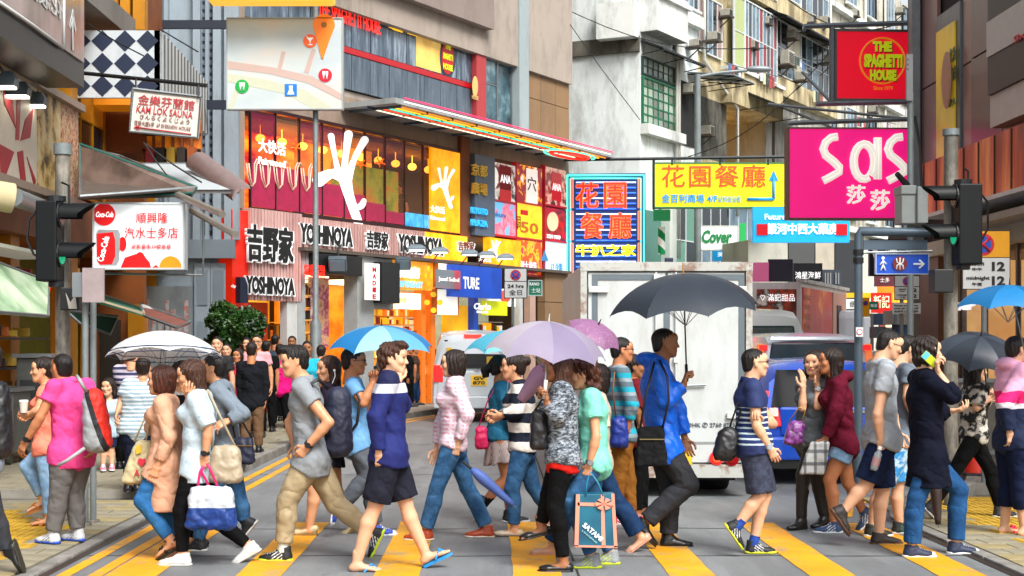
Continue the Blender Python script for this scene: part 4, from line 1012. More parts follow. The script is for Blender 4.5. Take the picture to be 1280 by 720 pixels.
m=MB();L1.box(m,uf(590),uf(618),zf(590,394),zf(590,376),.3,.42);m.build('panel',lit('lime panel','c4cc10',.5),cl);L1.text(cl,'Clarks',603,383,21,8,TWE,d=.43,bold=.03,lean=.25);L1.text(cl,'ENGLAND',603,390,14,3,TWE,d=.43)
wb('interior_wall',lit('pale green shop','b8c898',.3,'dee2c8',3),uf(556),uf(672),.12,3.2,-1.8,-1.7)
shelves(uf(592),uf(655),.4,2.3,6,18,-1.0,[lit('goods white','f2f2ea',.4),M('goods green','4a7a3a',.5),M('goods red','b03014'),lit('goods yellow','f4b21c')],b1,WHITEM)
wb('menu_board',lit('menu white','eef0e8',.5),uf(606),uf(640),zf(606,382),zf(606,360),.05,.12);L1.text(b1,'穴',612,368,12,11,TK,d=.14,bold=.02);disc(L1,b1,632,370,7,M('sushi red','d85a3a',.4,emit=.2),.14,8)
wb('shop_frame',WHITEM,uf(642),uf(646),.12,3.3,.0,.2);wb('shop_frame',M('pinkish frame','c0a090',.5),uf(655),uf(662),.12,3.3,0,.2)
MARB=stucco('brown marble','8a6d4e',.35);
for j in range(4): wb('marble_slab',MARB,uf(672),LL-.0,.12+j*.93,1.03+j*.93,.0,.25)
# ---- lit posters, three by three, and the plaza sign
def poster(px,py,w_,h_,a,b_,c_,txts,sc=1.6):
    r=thing('lit_poster',txts[-1],'poster',L1.pt(uf(px),zf(px,py+h_/2))[:],'backlit posters on the corner of the building');m=MB();L1.box(m,uf(px-w_/2),uf(px+w_/2),zf(px,py+h_/2),zf(px,py-h_/2),.0,.12)
    m.build('panel',M('poster '+a+b_+c_,rough=.3,var=0,emit=.55,pat=lambda n: n.ramp(n.noise(sc,4,.6),[(.40,a),(.49,b_),(.58,c_)],True if sc>2 else False)),r)
    m=MB();L1.box(m,uf(px-w_/2)-.04,uf(px-w_/2),zf(px,py+h_/2)-.04,zf(px,py-h_/2)+.04,0,.15);L1.box(m,uf(px-w_/2),uf(px+w_/2),zf(px,py+h_/2)-.05,zf(px,py+h_/2),0,.15);m.build('frame',M('red trim','b01c2c',.4,emit=.2),r)
    for t in txts[:-1]:
        if t[0]=='disc': disc(L1,r,t[1],t[2],t[3],t[4],.135,t[5] if len(t)>5 else None)
        elif t[0]=='rect': m=MB();L1.pbox(m,t[1],t[2],t[3],t[4],.12,.127,t[1]);m.build('patch',t[5],r)
        else: L1.text(r,t[0],t[1],t[2],t[3],t[4],t[5],d=.14,bold=.02)
RP,WP,BKP=M('print red','c81020',.4,emit=.3),lit('print white','f4f0e8',.5),M('print black','141010',.5)
poster(625,228,29,46,'601016','d8d0c8','141018',[('rect',625,206,639,252,RP),('rect',625,206,639,236,BKP),('ANA',632,224,13,10,TWE),('disc',617,222,6,WP,14),'lit poster with ANA on red and black, top left of the poster wall'])
poster(657,231,32,46,'901020','f0a020','e8e8e0',[('rect',658,210,672,254,WP),('穴',665,230,11,18,TK),'lit sushi poster with one black character on white, top middle of the poster wall'],3)
poster(690,234,27,46,'801018','e0b8a0','20181a',[('rect',690,215,702,250,RP),('ANA',696,234,11,9,TWE),'lit poster with ANA in white on red, top right of the poster wall'])
poster(625,274,30,40,'60b0d8','e85a78','f08a98',[('sakura',624,268,18,6,TBL),'lit pink and pale blue poster, left in the middle row'])
poster(657,277,32,42,'ffc81c','ffd62c','f8b80c',[('50',662,285,22,14,lit('brown print','b05a1c',.4)),('rect',651,262,660,268,RP),('壽司',648,278,6,18,TK),'lit yellow poster with 50 on it, centre of the poster wall'])
poster(690,281,27,40,'a01824','3a2a24','c8101c',[('disc',691,277,7,lit('print cream','f0c8a0',.5),12),('2234 9009',692,296,17,5,TWE),'lit red poster with a pale figure and a phone number'])
poster(657,322,32,42,'d84a1c','f0a81c','c81c50',[('rect',644,326,672,340,M('pink print','c02848',.4,emit=.2)),('百利大廣告',658,332,26,11,TWE),'lit orange and pink poster with white characters, bottom middle'],3)
poster(690,326,27,46,'cfe4e8','b8dce8','d8e8e8',[('12 今期',696,334,14,12,TBL),('rect',680,324,682,346,TBL),('rect',678,345,690,348,TBL),'lit pale poster with a blue arrow, bottom right of the poster wall'])
glyph(L1,b1,[(677,326),(681,313),(686,326)],TBL,.13,.15)
kp=thing('plaza_sign','blue-grey vertical panel with gold characters reading KYOTO PLAZA','sign',L1.pt(uf(597),4.6)[:])
m=MB();L1.box(m,uf(584),uf(609),zf(585,294),zf(585,193),.05,.25);m.build('panel',M('slate panel','55687c',.5,var=.15),kp)
GLD=M('gold letters','c8a03c',.3,.6,emit=.15)
L1.text(kp,'京都',599,213,19,15,GLD,d=.28,bold=.02,ext=.03);L1.text(kp,'廣場',599,236,19,15,GLD,d=.28,bold=.02,ext=.03);L1.text(kp,'KYOTO',599,264,20,8,lit('cyan letters','30b0f0',.5),d=.28,bold=.03,ext=.03);L1.text(kp,'PLAZA',599,279,20,8,lit('cyan letters','30b0f0'),d=.28,bold=.03,ext=.03)
ys=thing('restaurant_sign','small yellow lit fascia with a white hand emblem under the plaza sign','sign',L1.pt(uf(620),3.9)[:])
m=MB();L1.box(m,uf(600),uf(640),zf(600,331),zf(600,297),.1,.3);m.build('panel',OR,ys);handlogo(L1,ys,612,300,.22,HAND,.32);L1.text(ys,'大快活',606,325,16,5,HAND,d=.31)
for i,(x,y) in enumerate(((521,310),(550,313),(587,316),(609,318),(632,321))):
    c=P(x,y,35+i*1.0);r=thing('fascia_lamp','grey hooded lamp on an arm lighting the fascia, %s'%('first from the left','second from the left','middle one','fourth from the left','last before the posters')[i],'lamp',c[:],'hooded lamps over the yellow fascia')
    m=MB();m.loft([[c+Vector((dx*.24*s,-.1*s+.02,z)) for dx in (-1,-.5,.5,1)]+[c+Vector((dx*.24*s,.12*s,z)) for dx in (1,.5,-.5,-1)] for z,s in ((-.05,1),(.03,.85),(.09,.4))]);m.build('hood',M('lamp housing grey','5b6a74'),r,smooth=True)
    m=MB();m.box(c-Vector((0,0,.06)),(.36,.14,.02));m.build('bulb',lit('white bulb','fff4dc',8),r);m=MB();m.tube([c+Vector((0,.05,.08)),c+Vector((-.1,.5,-.1)),c+Vector((-.25,1.2,-.25))],.018,6);m.build('arm',M('red painted arm','b03a20',.5),r)
# ---- canopy with neon tubes
cn=thing('canopy','long flat canopy with coloured neon tubes running under its edge','canopy',L1.pt(6,7.2)[:])
zc=7.28
m=MB();L1.box(m,uf(425),LL+.1,zc,zc+.13,.02,1.6);m.build('slab',stucco('canopy grey','a0a6a6',.5),cn)
m=MB()
for i in range(9): u=uf(425)+.3+i*1.15;L1.box(m,u,u+.04,zc-.06,zc,.05,1.55)
L1.box(m,uf(425),LL+.1,zc-.06,zc-.001,.75,.79);m.build('purlin',M('blue grey steel','5a6c7c',.4,.3),cn)
for i,(dd,col,dz_) in enumerate(((1.62,'ff2a5c',.16),(1.60,'f4f0e0',.08),(1.50,'ff8a1c',-.04),(1.35,'ffc81c',-.05),(1.18,'58e0c0',-.05),(1.0,'ff4a2c',-.05),(.8,'f8f0d0',-.05))):
    m=MB();m.tube([L1.pt(uf(430)+.2,zc+dz_,dd),L1.pt(LL+.05-i*.15,zc+dz_,dd)],.017,6);m.build('neon_tube',lit('neon '+col,col,1.3),cn)
ov=[L1.pt(LL-1.6+1.3*math.cos(a),zc-.06,1.0+.5*math.sin(a)) for a in np.linspace(0,2*PI,29)]
m=MB();m.tube(ov,.03,6);m.build('neon_tube',lit('neon 58e0c0','58e0c0'),cn);m=MB();m.tube([L1.pt(LL-1.6+1.0*math.cos(a),zc-.06,1.0+.35*math.sin(a)) for a in np.linspace(0,2*PI,29)],.06,6);m.build('neon_tube',TRE,cn)
# ---- spaghetti restaurant storey
STEEL=M('grey blue glass',rough=.15,var=0,spec=.8,pat=lambda n: n.ramp(n.noise(2.2,5,.6,stretch=(2.2,2.2,.35)),[(.3,'1f2a35'),(.5,'4c5c6c'),(.68,'93a2ae')]))
sp_=thing('restaurant_window_band','blue-grey glazed upper floor with a red band and red restaurant name on top','window',L1.pt(2,7.6)[:])
z0,z1=7.78,10.3;ue=uf(588)
k=12
for i in range(k):
    a,b_=.0+ue*i/k,ue*(i+1)/k;m=MB();L1.box(m,a+.015,b_-.015,z0+1.02,z1,.0,.04+random.uniform(0,.008));m.build('pane',STEEL,sp_)
    m=MB();L1.box(m,a+.012,b_-.012,z0,z0+.84,.0,.05+random.uniform(0,.008));m.build('spandrel',M('spandrel blue grey',rough=.35,var=.2,pat=lambda n: n.ramp(n.noise(3,5,.6,stretch=(3,3,.25)),[(.3,'3c4a56'),(.7,'6b7a86')])),sp_)
m=MB();L1.box(m,0,ue,z0+.86,z0+1.0,.0,.07);m.build('band',M('red band','b0141c',.35,emit=.1),sp_)
m=MB();[L1.box(m,ue*i/k-.012,ue*i/k+.012,z0,z1,.0,.035) for i in range(1,k)];m.build('mullion',DARKM,sp_)
m=MB();L1.box(m,uf(518),uf(549),z0+1.04,z0+1.95,.045,.05);m.build('lit_room',lit('cream lit room','c89c4a',.4,'e8c468',1),sp_)
for i in range(16): u=uf(430)+random.random()*(ue-uf(430))*.85;m=MB();L1.box(m,u,u+random.uniform(.2,.6),z0+random.uniform(1.75,2.1),z0+2.12,.045,.052);m.build('ceiling_light',lit('amber lights','f0b81c',.9),sp_)
L1.text(sp_,'THE SPAGHETTI HOUSE',437,22,78,19,TRE,d=.12,bold=.01)
ellp=lambda r_,ry_: [(560+r_*math.cos(t),71+ry_*math.sin(t)) for t in np.linspace(0,2*PI,24)]
glyph(L1,sp_,ellp(10,26),M('dark oval','2a3440',.4),.05,.06);glyph(L1,sp_,ellp(7.5,22),M('logo red','b81420',.4,emit=.15),.06,.07)
for i,t in enumerate(('THE','SPAGHETTI','HOUSE')): L1.text(sp_,t,560,58+i*13,7 if i==0 else 12,8,M('logo lime','c8d818',.4,emit=.3),d=.08,bold=.05)
wb('wall',stucco('mauve concrete','8d7f78',.4),0,uf(598),10.3,15,.02,.5)
rc=thing('banner_sign','narrow red vertical banner with a yellow oval logo at the end of the window band','sign',L1.pt(uf(594),7.6)[:])
m=MB();L1.box(m,uf(588),uf(600),7.7,10.1,.05,.2);m.build('panel',M('dull red panel','a83a3c',.5,emit=.08),rc);glyph(L1,rc,[(594+3.5*math.cos(t),108+13*math.sin(t)) for t in np.linspace(0,2*PI,20)],M('cream oval','d8b870',.5),.2,.21);L1.text(rc,'HOUSE',594,122,8,5,M('cream oval','d8b870'),d=.22)
TEAL=M('teal window glass',rough=.12,var=0,spec=.8,pat=lambda n: n.ramp(n.noise(1.4,4),[(.3,'14242c'),(.5,'3f5f6a'),(.7,'8aa8ac')]))
window(L1,b1,uf(601),uf(618),7.7,15,1,6,GREYM,TEAL,.05);window(L1,b1,uf(618),uf(638),7.7,15,1,3,GREYM,[TEAL,GLASS],.0);wb('column',stucco('pale metal column','9aa6a8',.3),uf(638),uf(650),7.5,15,.0,.3)
for i in range(3):
    for j in range(6): u0_,u1_=uf(652)+(LL-uf(652))*i/3,uf(652)+(LL-uf(652))*(i+1)/3;wb('marble_slab',MARB,u0_+.01,u1_-.01,7.55+j*1.3+.01,7.55+(j+1)*1.3-.01,.0,.14)
# ---- grey building with pilasters and panelled doors
L2=Wall((-10.2,31.0),(-5.45,31.0));b2=thing('grey_building','pale blue-grey building with fluted pilasters and panelled doors behind the sauna sign','building',(-7.6,31,0))
PG=stucco('pale blue grey','94a2ac',.3);PGD=stucco('blue grey trim','7e8c96',.3);w2=lambda nm,mt,u0,u1,z0,z1,d0,d1: wb(nm,mt,u0,u1,z0,z1,d0,d1,b2,L2)
w2('wall',PG,0,4.75,.1,16,-.5,0)
u2=lambda x: L2.uz(x,300,0)[0]
for x0,x1 in ((183,188),(196,200),(207,212),(243,252),(268,278),(282,300)): w2('pilaster',PG,u2(x0),u2(x1),3.9,16,0,.18)
for x in (255,264):
    w2('groove',M('dark chain strip','1c2430',.5),u2(x-1.5),u2(x+1.5),4.0,16,0,.02);m=MB()
    for i in range(70): L2.box(m,u2(x-1.2),u2(x+1.2),4.1+i*.17,4.19+i*.17,.02,.05)
    tag(m.build('chain_link',M('chain grey','5a6878',.5),b2),kind='stuff')
w2('lintel',PGD,u2(183),4.75,3.5,3.9,0,.25)
for i in range(2):
    a=u2(244)+i*.35;w2('door',PG,a,a+.34,.12,3.4,.02,.1)
    for z_ in (.4,1.4,2.5): m=MB();L2.box(m,a+.06,a+.28,z_,z_+.75,.1,.12);m.build('door_panel',PGD,b2)
w2('notice_wall',M('silver shutter','9aa6ac',.35,.4,var=.2,vs=2,dirt=.3),u2(178),u2(243),.12,2.9,.02,.3)
for i in range(7): w2('poster',M('faded print',rough=.6,var=0,pat=lambda n: n.ramp(n.noise(7,3),[(.45,'a8aeb2'),(.6,'b06a5c')])),u2(186+i*8),u2(191+i*8),1.9-(i%2)*.4,2.6-(i%3)*.2,.3,.31)
# ---------------------------------------------------------------- old apartment houses up the street (left side of the bend)
def acunit(w,px,py,wpx,d,label,root=None):
    u,z=w.uz(px,py,d);q=w.pt(u,z,d);h=wpx*.8*q.y/F;s=h*1.3
    r=thing('air_conditioner',label,'air conditioner',w.pt(u,z,d)[:],'air conditioners on the old apartment walls')
    m=MB();w.box(m,u,u+s,z,z+h,d,d+.35);m.build('casing',M('ac casing','b5b2a4',.6,var=.2,dirt=.5,dirtcol='5a5244'),r,bevel=.02)
    c=w.pt(u+s*.5,z+h*.5,d+.355);m=MB();
    for k in range(6): w.box(m,u+s*.1,u+s*.9,z+h*(.12+k*.13),z+h*(.17+k*.13),d+.35,d+.37)
    m.build('grille',M('ac grille','3c3f40',.5),r);m=MB();w.box(m,u-.05,u+s+.05,z-.06,z,d-.35+.1,d+.4);m.tube([w.pt(u+s/2,z-.05,d+.35),w.pt(u+s/2,z-.5,d-.25)],.025,5);m.build('bracket',M('rusty bracket','4a4038',.7),r);return r
def awning(w,u0,u1,z,d,drop,mat,label,cat='awning',th=.03,group=None):
    r=thing('awning',label,cat,w.pt(u0,z-drop,0)[:],group);m=MB()
    a,b,c,e=w.pt(u0,z,.02),w.pt(u1,z,.02),w.pt(u1,z-drop,d),w.pt(u0,z-drop,d);t=Vector((0,0,th));m.hexa([a,b,c,e,a+t,b+t,c+t,e+t]);m.build('sheet',mat,r)
    m=MB();k=max(2,int((u1-u0)/2.6))
    for i in range(k+1): u=u0+.04+(u1-u0-.08)*i/k;m.tube([w.pt(u,z-.06,.03),w.pt(u,z-drop-.03,d-.04)],.022,5);m.tube([w.pt(u,z-drop-.12,.03),w.pt(u,z-drop-.03,d-.04)],.018,5)
    m.tube([w.pt(u0,z-drop-.02,d-.01),w.pt(u1,z-drop-.02,d-.01)],.025,5);m.build('bracket',DARKM,r);return r
K4=Vector((.6,1)).normalized()
def seg(px0,px1,off,A0=(4.75,45.5)):
    "stretch of the bending facade line between two photo columns, set back by off"
    W0=Wall(A0,(A0[0]+.6*10,A0[1]+10));a=W0.pt(W0.uz(px0,400)[0],0,-off);b=W0.pt(W0.uz(px1,400)[0],0,-off);return Wall((a.x,a.y),(b.x,b.y))
WH=stucco('old white render','dce4e2',.55,dc='5c574c');CR=stucco('cream render','c8ba92',.8,dc='5a4c38');GY=stucco('old grey render','b4b4ac',.7);WH2=stucco('worn white render','c4c2b4',.8,dc='5c5243')
MOLD=stucco('mouldy concrete','6d6a5e',.95,var=.5,dc='1f1e1a');LEDG=stucco('ledge white','dde1dd',.6,dc='4a463d')
old=thing('apartment_building','old white rendered apartment house with a green gridded window and blank end wall','building',(4,47,0))
ww=lambda nm,mt,w,u0,u1,z0,z1,d0,d1,root=None: wb(nm,mt,u0,u1,z0,z1,d0,d1,root or old,w)
E5=Wall((2.35,46.6),(4.75,45.5));ww('end_wall',WH,E5,0,E5.L,0,17,-.4,0)
ww('ledge',MOLD,E5,.05,E5.L,E5.uz(715,72)[1],E5.uz(715,53)[1],0,.12);ww('drainpipe',M('white pipe','c8c8c0',.5),E5,.02,.1,9.8,12,0,.1)
W1=seg(800,872,0);ww('wall',WH,W1,0,W1.L,0,22,-8,0)
z_=lambda w,x,y,d=0: w.uz(x,y,d)[1];u_=lambda w,x,d=0: w.uz(x,300,d)[0]
GP=[M('pale green pane','a8b4a4',.25,var=.2),M('smoky pane','6d7468',.2,var=.3),M('clear grey pane','8c968c',.15,var=.2)]
zt_,zm_,zb_=z_(W1,802,70),z_(W1,802,94),z_(W1,802,154)
window(W1,old,.06,W1.L*.62,zm_,zb_ if zb_>zm_ else zm_,7,4,M('green steel frame','0e6b46',.5),GP,.02,ft=.05,name='window') if zb_>zm_ else window(W1,old,.06,W1.L*.62,zb_,zm_-.03,7,5,M('green steel frame','0e6b46',.5),GP,.02,ft=.05)
window(W1,old,.06,W1.L*.62,zm_+.03,zt_,7,2,M('dark steel frame','1b3a34',.5),GP,.02,ft=.05)
ww('ledge',LEDG,W1,.0,W1.L*.64,zb_-.35,zb_-.03,0,.3)
awning(W1,.0,W1.L*.75,zt_+.5,.8,.35,M('rusty sheet dark','23282c',.7,var=.4,bump=.5),'dark rusty sheet awning over the green gridded window')
bay=z_(W1,762+40,2);zq=zt_+.75
ww('balcony',LEDG,E5,E5.L*.52,E5.L,z_(E5,765,52),z_(E5,765,8),0,.55);ww('balcony',LEDG,W1,0,W1.L*.52,zq,zq+1.35,0,.6);ww('ledge',LEDG,W1,0,W1.L*.54,zq+1.05,zq+1.2,.6,.72)
window(W1,old,.05,W1.L*.48,zq+1.4,zq+3.4,3,1,M('pale blue frame','9fb2c8',.4),[GLASSB,GLASS],.35)
WFR=M('white window frame','ccd2d2',.4,var=.1)
for j in range(3):
    window(W1,old,W1.L*.62,W1.L*.98,zq+1.5+j*3.1,zq+3.5+j*3.1,4,1,WFR,[GLASS,GLASSB],.03,sill=LEDG)
    ww('ledge',LEDG,W1,W1.L*.58,W1.L,zq+.9+j*3.1,zq+1.3+j*3.1,0,.25)
ww('mould_patch',MOLD,W1,W1.L*.54,W1.L*.6,zq-.1,zq+1.0,0,.08)
ww('recess',M('dark recess','17191a',.9),W1,W1.L*.64,W1.L,z_(W1,850,180),z_(W1,850,100),.0,.04)  # flat dark sheet on the wall; a recess's shade is put in its colour
acunit(W1,853,116,14,.1,'old air conditioner in the dark recess right of the green window');
awning(W1,W1.L*.80,W1.L*1.2,z_(W1,862,92),1.7,.25,M('corrugated light sheet','9aa6ac',.4,.3,var=.15),'pale corrugated awning above the dark recess, behind the street lamp')
W2=seg(872,968,.1);b3=thing('apartment_building','cream rendered apartment house with red slatted balcony windows and a warm lit cafe','building',(W2.A.x,W2.A.y,0))
ww('wall',CR,W2,0,W2.L,z_(W2,872,118),22,-8,0,b3);ww('wall',CR,W2,0,W2.L,0,z_(W2,872,195),-8,0,b3);ww('interior_wall',lit('cafe wall','b8742c',.55,'e8b04c',1.5),W2,0,W2.L,z_(W2,872,200),z_(W2,872,115),-3,-2.9,b3)
L=W2.L;zc_=z_(W2,872,118)
for i in range(3): m=MB();c=W2.pt(L*(.5+i*.12),zc_-.9,-1.5);m.ball(c,.14);m.cyl(c,c+Vector((0,0,.8)),.01,n=4);m.build('lamp',lit('cafe lamp','ffc25a',10),b3)
shelves_u=(L*.75,L*.97)
ww('shelf',M('cafe shelf','9a6a30',.6),W2,L*.72,L*.95,zc_-1.9,zc_-1.7,-2.8,-2.4,b3);ww('shelf',M('cafe shelf','9a6a30'),W2,L*.72,L*.95,zc_-2.5,zc_-2.4,-2.8,-2.4,b3);ww('painting',lit('yellow painting','e8b81c',.6),W2,L*.55,L*.66,zc_-1.5,zc_-.8,-2.88,-2.8,b3)
ww('wall',MOLD,W2,0,L*.38,z_(W2,872,195),zc_,-1,0,b3)
acunit(W2,876,168,14,.15,'boxy air conditioner on the wall below the pale awning')
ww('ledge',CR,W2,L*.3,L,zc_-.0,zc_+1.2,0,.45,b3);ww('ledge',LEDG,W2,L*.3,L,zc_+1.2,zc_+1.32,0,.55,b3)
REDS=M('red slat curtain','8a3438',.6);
for j in range(3):
    zz=zc_+1.4+j*3.2
    window(W2,b3,.1,L*.3,zz+.1,zz+2.1,5,1,WFR,[GLASSB,M('pinkish pane','9a8078',.2),GLASS],.03)
    window(W2,b3,L*.36,L*.5,zz,zz+2.6,1,2,WFR,[M('pale green blind','a8b47c',.5)],.3)
    window(W2,b3,L*.5,L*.95,zz,zz+2.6,9,2,WFR,[REDS,REDS,GLASSB,GLASS],.3)
    ww('ledge',CR,W2,L*.0,L,zz-.35,zz-.05,0,.3,b3) if j else None
acunit(W2,884,50,13,.35,'rusty air conditioner beside the white drainpipe');
m=MB();m.tube([W2.pt(.35,16,.2),W2.pt(.35,zc_+1.2,.2),W2.pt(L*.42,zc_-.1,.3),W2.pt(L*.42,zc_-4,.3)],.06,8);m.build('drainpipe',M('white pipe','c8c8c0'),b3,smooth='all')
ww('planter',M('white planter','c8ccc8',.5),W2,L*.42,L*.8,zc_-3.3,zc_-2.7,.1,.5,b3)
W3=seg(968,1045,.35);b4=thing('apartment_building','grimy grey apartment house with white enclosed balconies behind the red square sign','building',(W3.A.x,W3.A.y,0))
ww('wall',GY,W3,0,W3.L,0,22,-8,0,b4);L=W3.L
for j in range(4):
    zz=z_(W3,968,118)+.1+j*3.2;window(W3,b4,.1,L*.42,zz+.6,zz+2.8,4,2,WFR,[GLASSB,GLASS,M('curtain cream','c8c0a8',.7)],.25);window(W3,b4,L*.48,L*.95,zz+.5,zz+2.8,5,2,WFR,[GLASSB,GLASS],.1)
    ww('ledge',CR if j<2 else GY,W3,0,L,zz-.2,zz+.5,0,.4,b4)
acunit(W3,975,80,22,.5,'large white air conditioner on a bracket left of the red sign');acunit(W3,1006,28,13,.3,'upper air conditioner beside a blue post');acunit(W3,1024,30,12,.3,'small upper air conditioner near the red sign frame')
awning(W3,-1,L,z_(W3,968,20),1.2,.5,M('rusty sheet dark','23282c'),'long dark rusty awning high above the street');awning(W2,L*.5,W2.L+3,z_(W2,925,112),1.5,.7,M('dark felt sheet','3a3a38',.8,var=.3),'long dark felt awning running down above the cafe')
W4=seg(1045,1190,.8);b5=thing('apartment_building','tall pale weathered apartment block at the far bend of the street','building',(W4.A.x,W4.A.y,0))
ww('wall',WH2,W4,0,W4.L*.62,0,24.5,-9,0,b5);ww('wall',GY,W4,W4.L*.62,W4.L,0,19.4,-9,0,b5)
for j in range(6):
    zz=3.6+j*3.3
    for i in range(4): window(W4,b5,W4.L*(.03+i*.15),W4.L*(.03+i*.15)+1.7,zz+.6,zz+2.4,3,1,WFR if (i+j)%2 else DARKM,[GLASSB,GLASS],.05,sill=LEDG)
    ww('ledge',LEDG,W4,0,W4.L*.62,zz-.1,zz+.15,0,.3,b5)
    if j<5: window(W4,b5,W4.L*.64,W4.L*.98,zz+.6,zz+2.4,8,1,DARKM,[GLASSB,GLASS],.05)
# ---- lower storeys up the street: shopfronts and small signs
LOW=[('8fa0a4',868,905,300,338),('5c6468',905,935,300,345),('3c4a54',760,870,255,420)]
ww('shopfront',M('teal shopfront','4c7a70',.4,emit=.1),W1,.0,W1.L,0,z_(W1,802,262),.0,.1);ww('column',stucco('white column','c8d0c8',.3),W1,W1.L*.3,W1.L*.42,0,7,.1,.4)
window(W1,old,W1.L*.45,W1.L*.95,.6,6.6,2,4,WFR,[M('greenish pane','5a8a78',.15,emit=.05),GLASS],.12);window(W2,b3,.2,W2.L*.95,.3,3.2,8,1,WFR,[GLASS,GLASSB,lit('shop glow','e8d8a0',.5)],.1);window(W2,b3,.2,W2.L*.95,3.6,6.8,8,2,WFR,[GLASSB,GLASS],.1)
window(W3,b4,.2,W3.L*.95,.3,3.2,6,1,DARKM,[GLASS,lit('shop glow','e8d8a0')],.1)
def hsign(name,label,cat,Y,x0,y0,x1,y1,col,texts=(),e=.15,fr=None,th=.12,skew=0.0,group=None):
    r,w=board(name,label,cat,Y,x0,y0,x1,y1,col if not isinstance(col,str) else M('sign '+col,col,.45,var=.12,vs=1.5,emit=e,dirt=.12),fr,th,skew,group=group)
    for t in texts: w.text(r,t[0],t[1],t[2],t[3],t[4],t[5],d=.025,**(t[6] if len(t)>6 else {}))
    return r,w
# yellow garden restaurant sign
LT=M('lettering vermilion','d4501c',.5,var=0,emit=.1);SKY=M('lettering sky blue','1890d8',.5,var=0,emit=.15)
r,w=hsign('hanging_sign','long lime yellow restaurant sign with orange characters and a blue arrow','sign',43,817,203,983,260,'e6dc10',[('花園餐廳',892,220,130,28,LT,dict(bold=.012,space=1.1)),('金百利商場 4/F',862,248,70,11,SKY,dict(bold=.025)),('紀利佐治街',912,249,28,8,SKY)],.35,M('green sign edge','3a7a4a',.5),.3)
stroke(w,r,[(967,249),(967,222)],.04,SKY);glyph(w,r,[(961,226),(967,213),(973,226)],SKY,.003,.02);stroke(w,r,[(934,249),(967,249)],.05,SKY)
m=MB();m.tube([P(705,200,43.5),P(985,196,43.2)],.05,6);m.tube([P(817,200,43),P(817,262,43)],.04,6);[m.tube([P(x,199,43),P(x,206,43)],.03,5) for x in (840,900,960)];m.build('bracket',DARKM,r)
# neon garden restaurant sign
nb=thing('neon_sign','upright blue neon restaurant sign with red characters in a turquoise tube border','sign',P(757,348,44.4)[:])
w=frontal(44.4,-.05,707);uu=lambda x: w.uz(x,300)[0];zz_=lambda y: w.uz(707,y)[1]
m=MB();w.box(m,0,uu(807),zz_(348),zz_(217),-.3,0);m.build('panel',M('neon board blue','123a70',.4,emit=.25),nb)
TUR=lit('neon turquoise','5af0e0',1.1);NB=lit('neon blue','2f6cff',1.4);NP=lit('neon pale','c8d8ff',1.3)
def rect_tube(x0,y0,x1,y1,r_,mt,d=.06): q=[w.pt(*w.uz(x,y,d),d) for x,y in ((x0,y0),(x1,y0),(x1,y1),(x0,y1),(x0,y0))];MB().tube(q,r_,6).build('neon_tube',mt,nb)
rect_tube(709,219,805,346,.04,TUR);rect_tube(713,223,801,342,.03,TUR)
for i in range(17):
    y=228+i*6.6;m=MB();m.tube([w.pt(*w.uz(720,y,.05),.05),w.pt(*w.uz(795,y,.05),.05)],.022,5);m.build('neon_tube',NB if i%3 else NP,nb)
for a,b_ in ((223,260),(264,300),(304,342)):
    for x in (715,799): rect_tube(x-1.2,a,x+1.2,b_,.02,lit('neon salmon','ff8a6a',1.0),.08)
for i,ch in enumerate('花園餐廳'):
    cx_,cy_=(734 if i%2==0 else 769),(244 if i<2 else 282);cx_+=6*(i>1);w.text(nb,ch,cx_,cy_,29,33,lit('neon yellow edge','ff7a3a',1.2),d=.10,bold=.05,ext=.01);w.text(nb,ch,cx_,cy_,28,32,TRE,d=.125,bold=.02,ext=.01)
w.text(nb,'牛扒之家',757,313,76,15,lit('neon yellow','ffe81c',1.3),d=.1,bold=.05);w.text(nb,'三樓',757,332,60,12,lit('neon white','ffffff',1.0),d=.1,bold=.03)
# pink cosmetics sign
PK=M('magenta panel','f01880',.4,var=.07,vs=1.2,emit=.55,dirt=.1,dirtcol='a01060');CRM=M('cream lettering','fbf4e8',.5,var=0,emit=.45)
r,w=board('hanging_sign','huge magenta cosmetics sign with cream lettering hanging over the street','sign',28,985,159,1163,274,PK,M('rusty sign edge','7a5a50',.6,var=.3),.3,skew=.03,fw=.03)
def dbl(pts,off=2.1,R_=.05): 
    for s in (-1,0,1):
        if s==0: continue
        L_=[]
        for i,p in enumerate(pts):
            a,b_=Vector(pts[max(i-1,0)]),Vector(pts[min(i+1,len(pts)-1)]);t=(b_-a).normalized();L_.append((p[0]-t.y*off*s,p[1]+t.x*off*s))
        stroke(w,r,L_,R_,CRM,.03,'lettering')
def sS(x): return [(x+20,171),(x+12,172),(x+5,178),(x+2,186),(x+5,194),(x+15,202),(x+22,209),(x+22,215),(x+10,222),(x+2,226)]
for x in (1027,1108): dbl(sS(x))
for x in (1080,1156): dbl([(x+13*math.cos(a),202+22*math.sin(a)) for a in np.linspace(.9,-5.2,18)]);dbl([(x+17,172),(x+17,224)]) if x<1140 else None
w.text(r,'莎',1070,243,24,24,CRM,d=.03,bold=.04);w.text(r,'莎',1100,250,25,26,CRM,d=.03,bold=.04)
m=MB();m.tube([P(985,154,28.1),P(1165,148,28.2)],.05,6);m.tube([P(960,130,28.4),P(1165,152,28.2)],.03,5);m.build('hanger',GREYM,r)
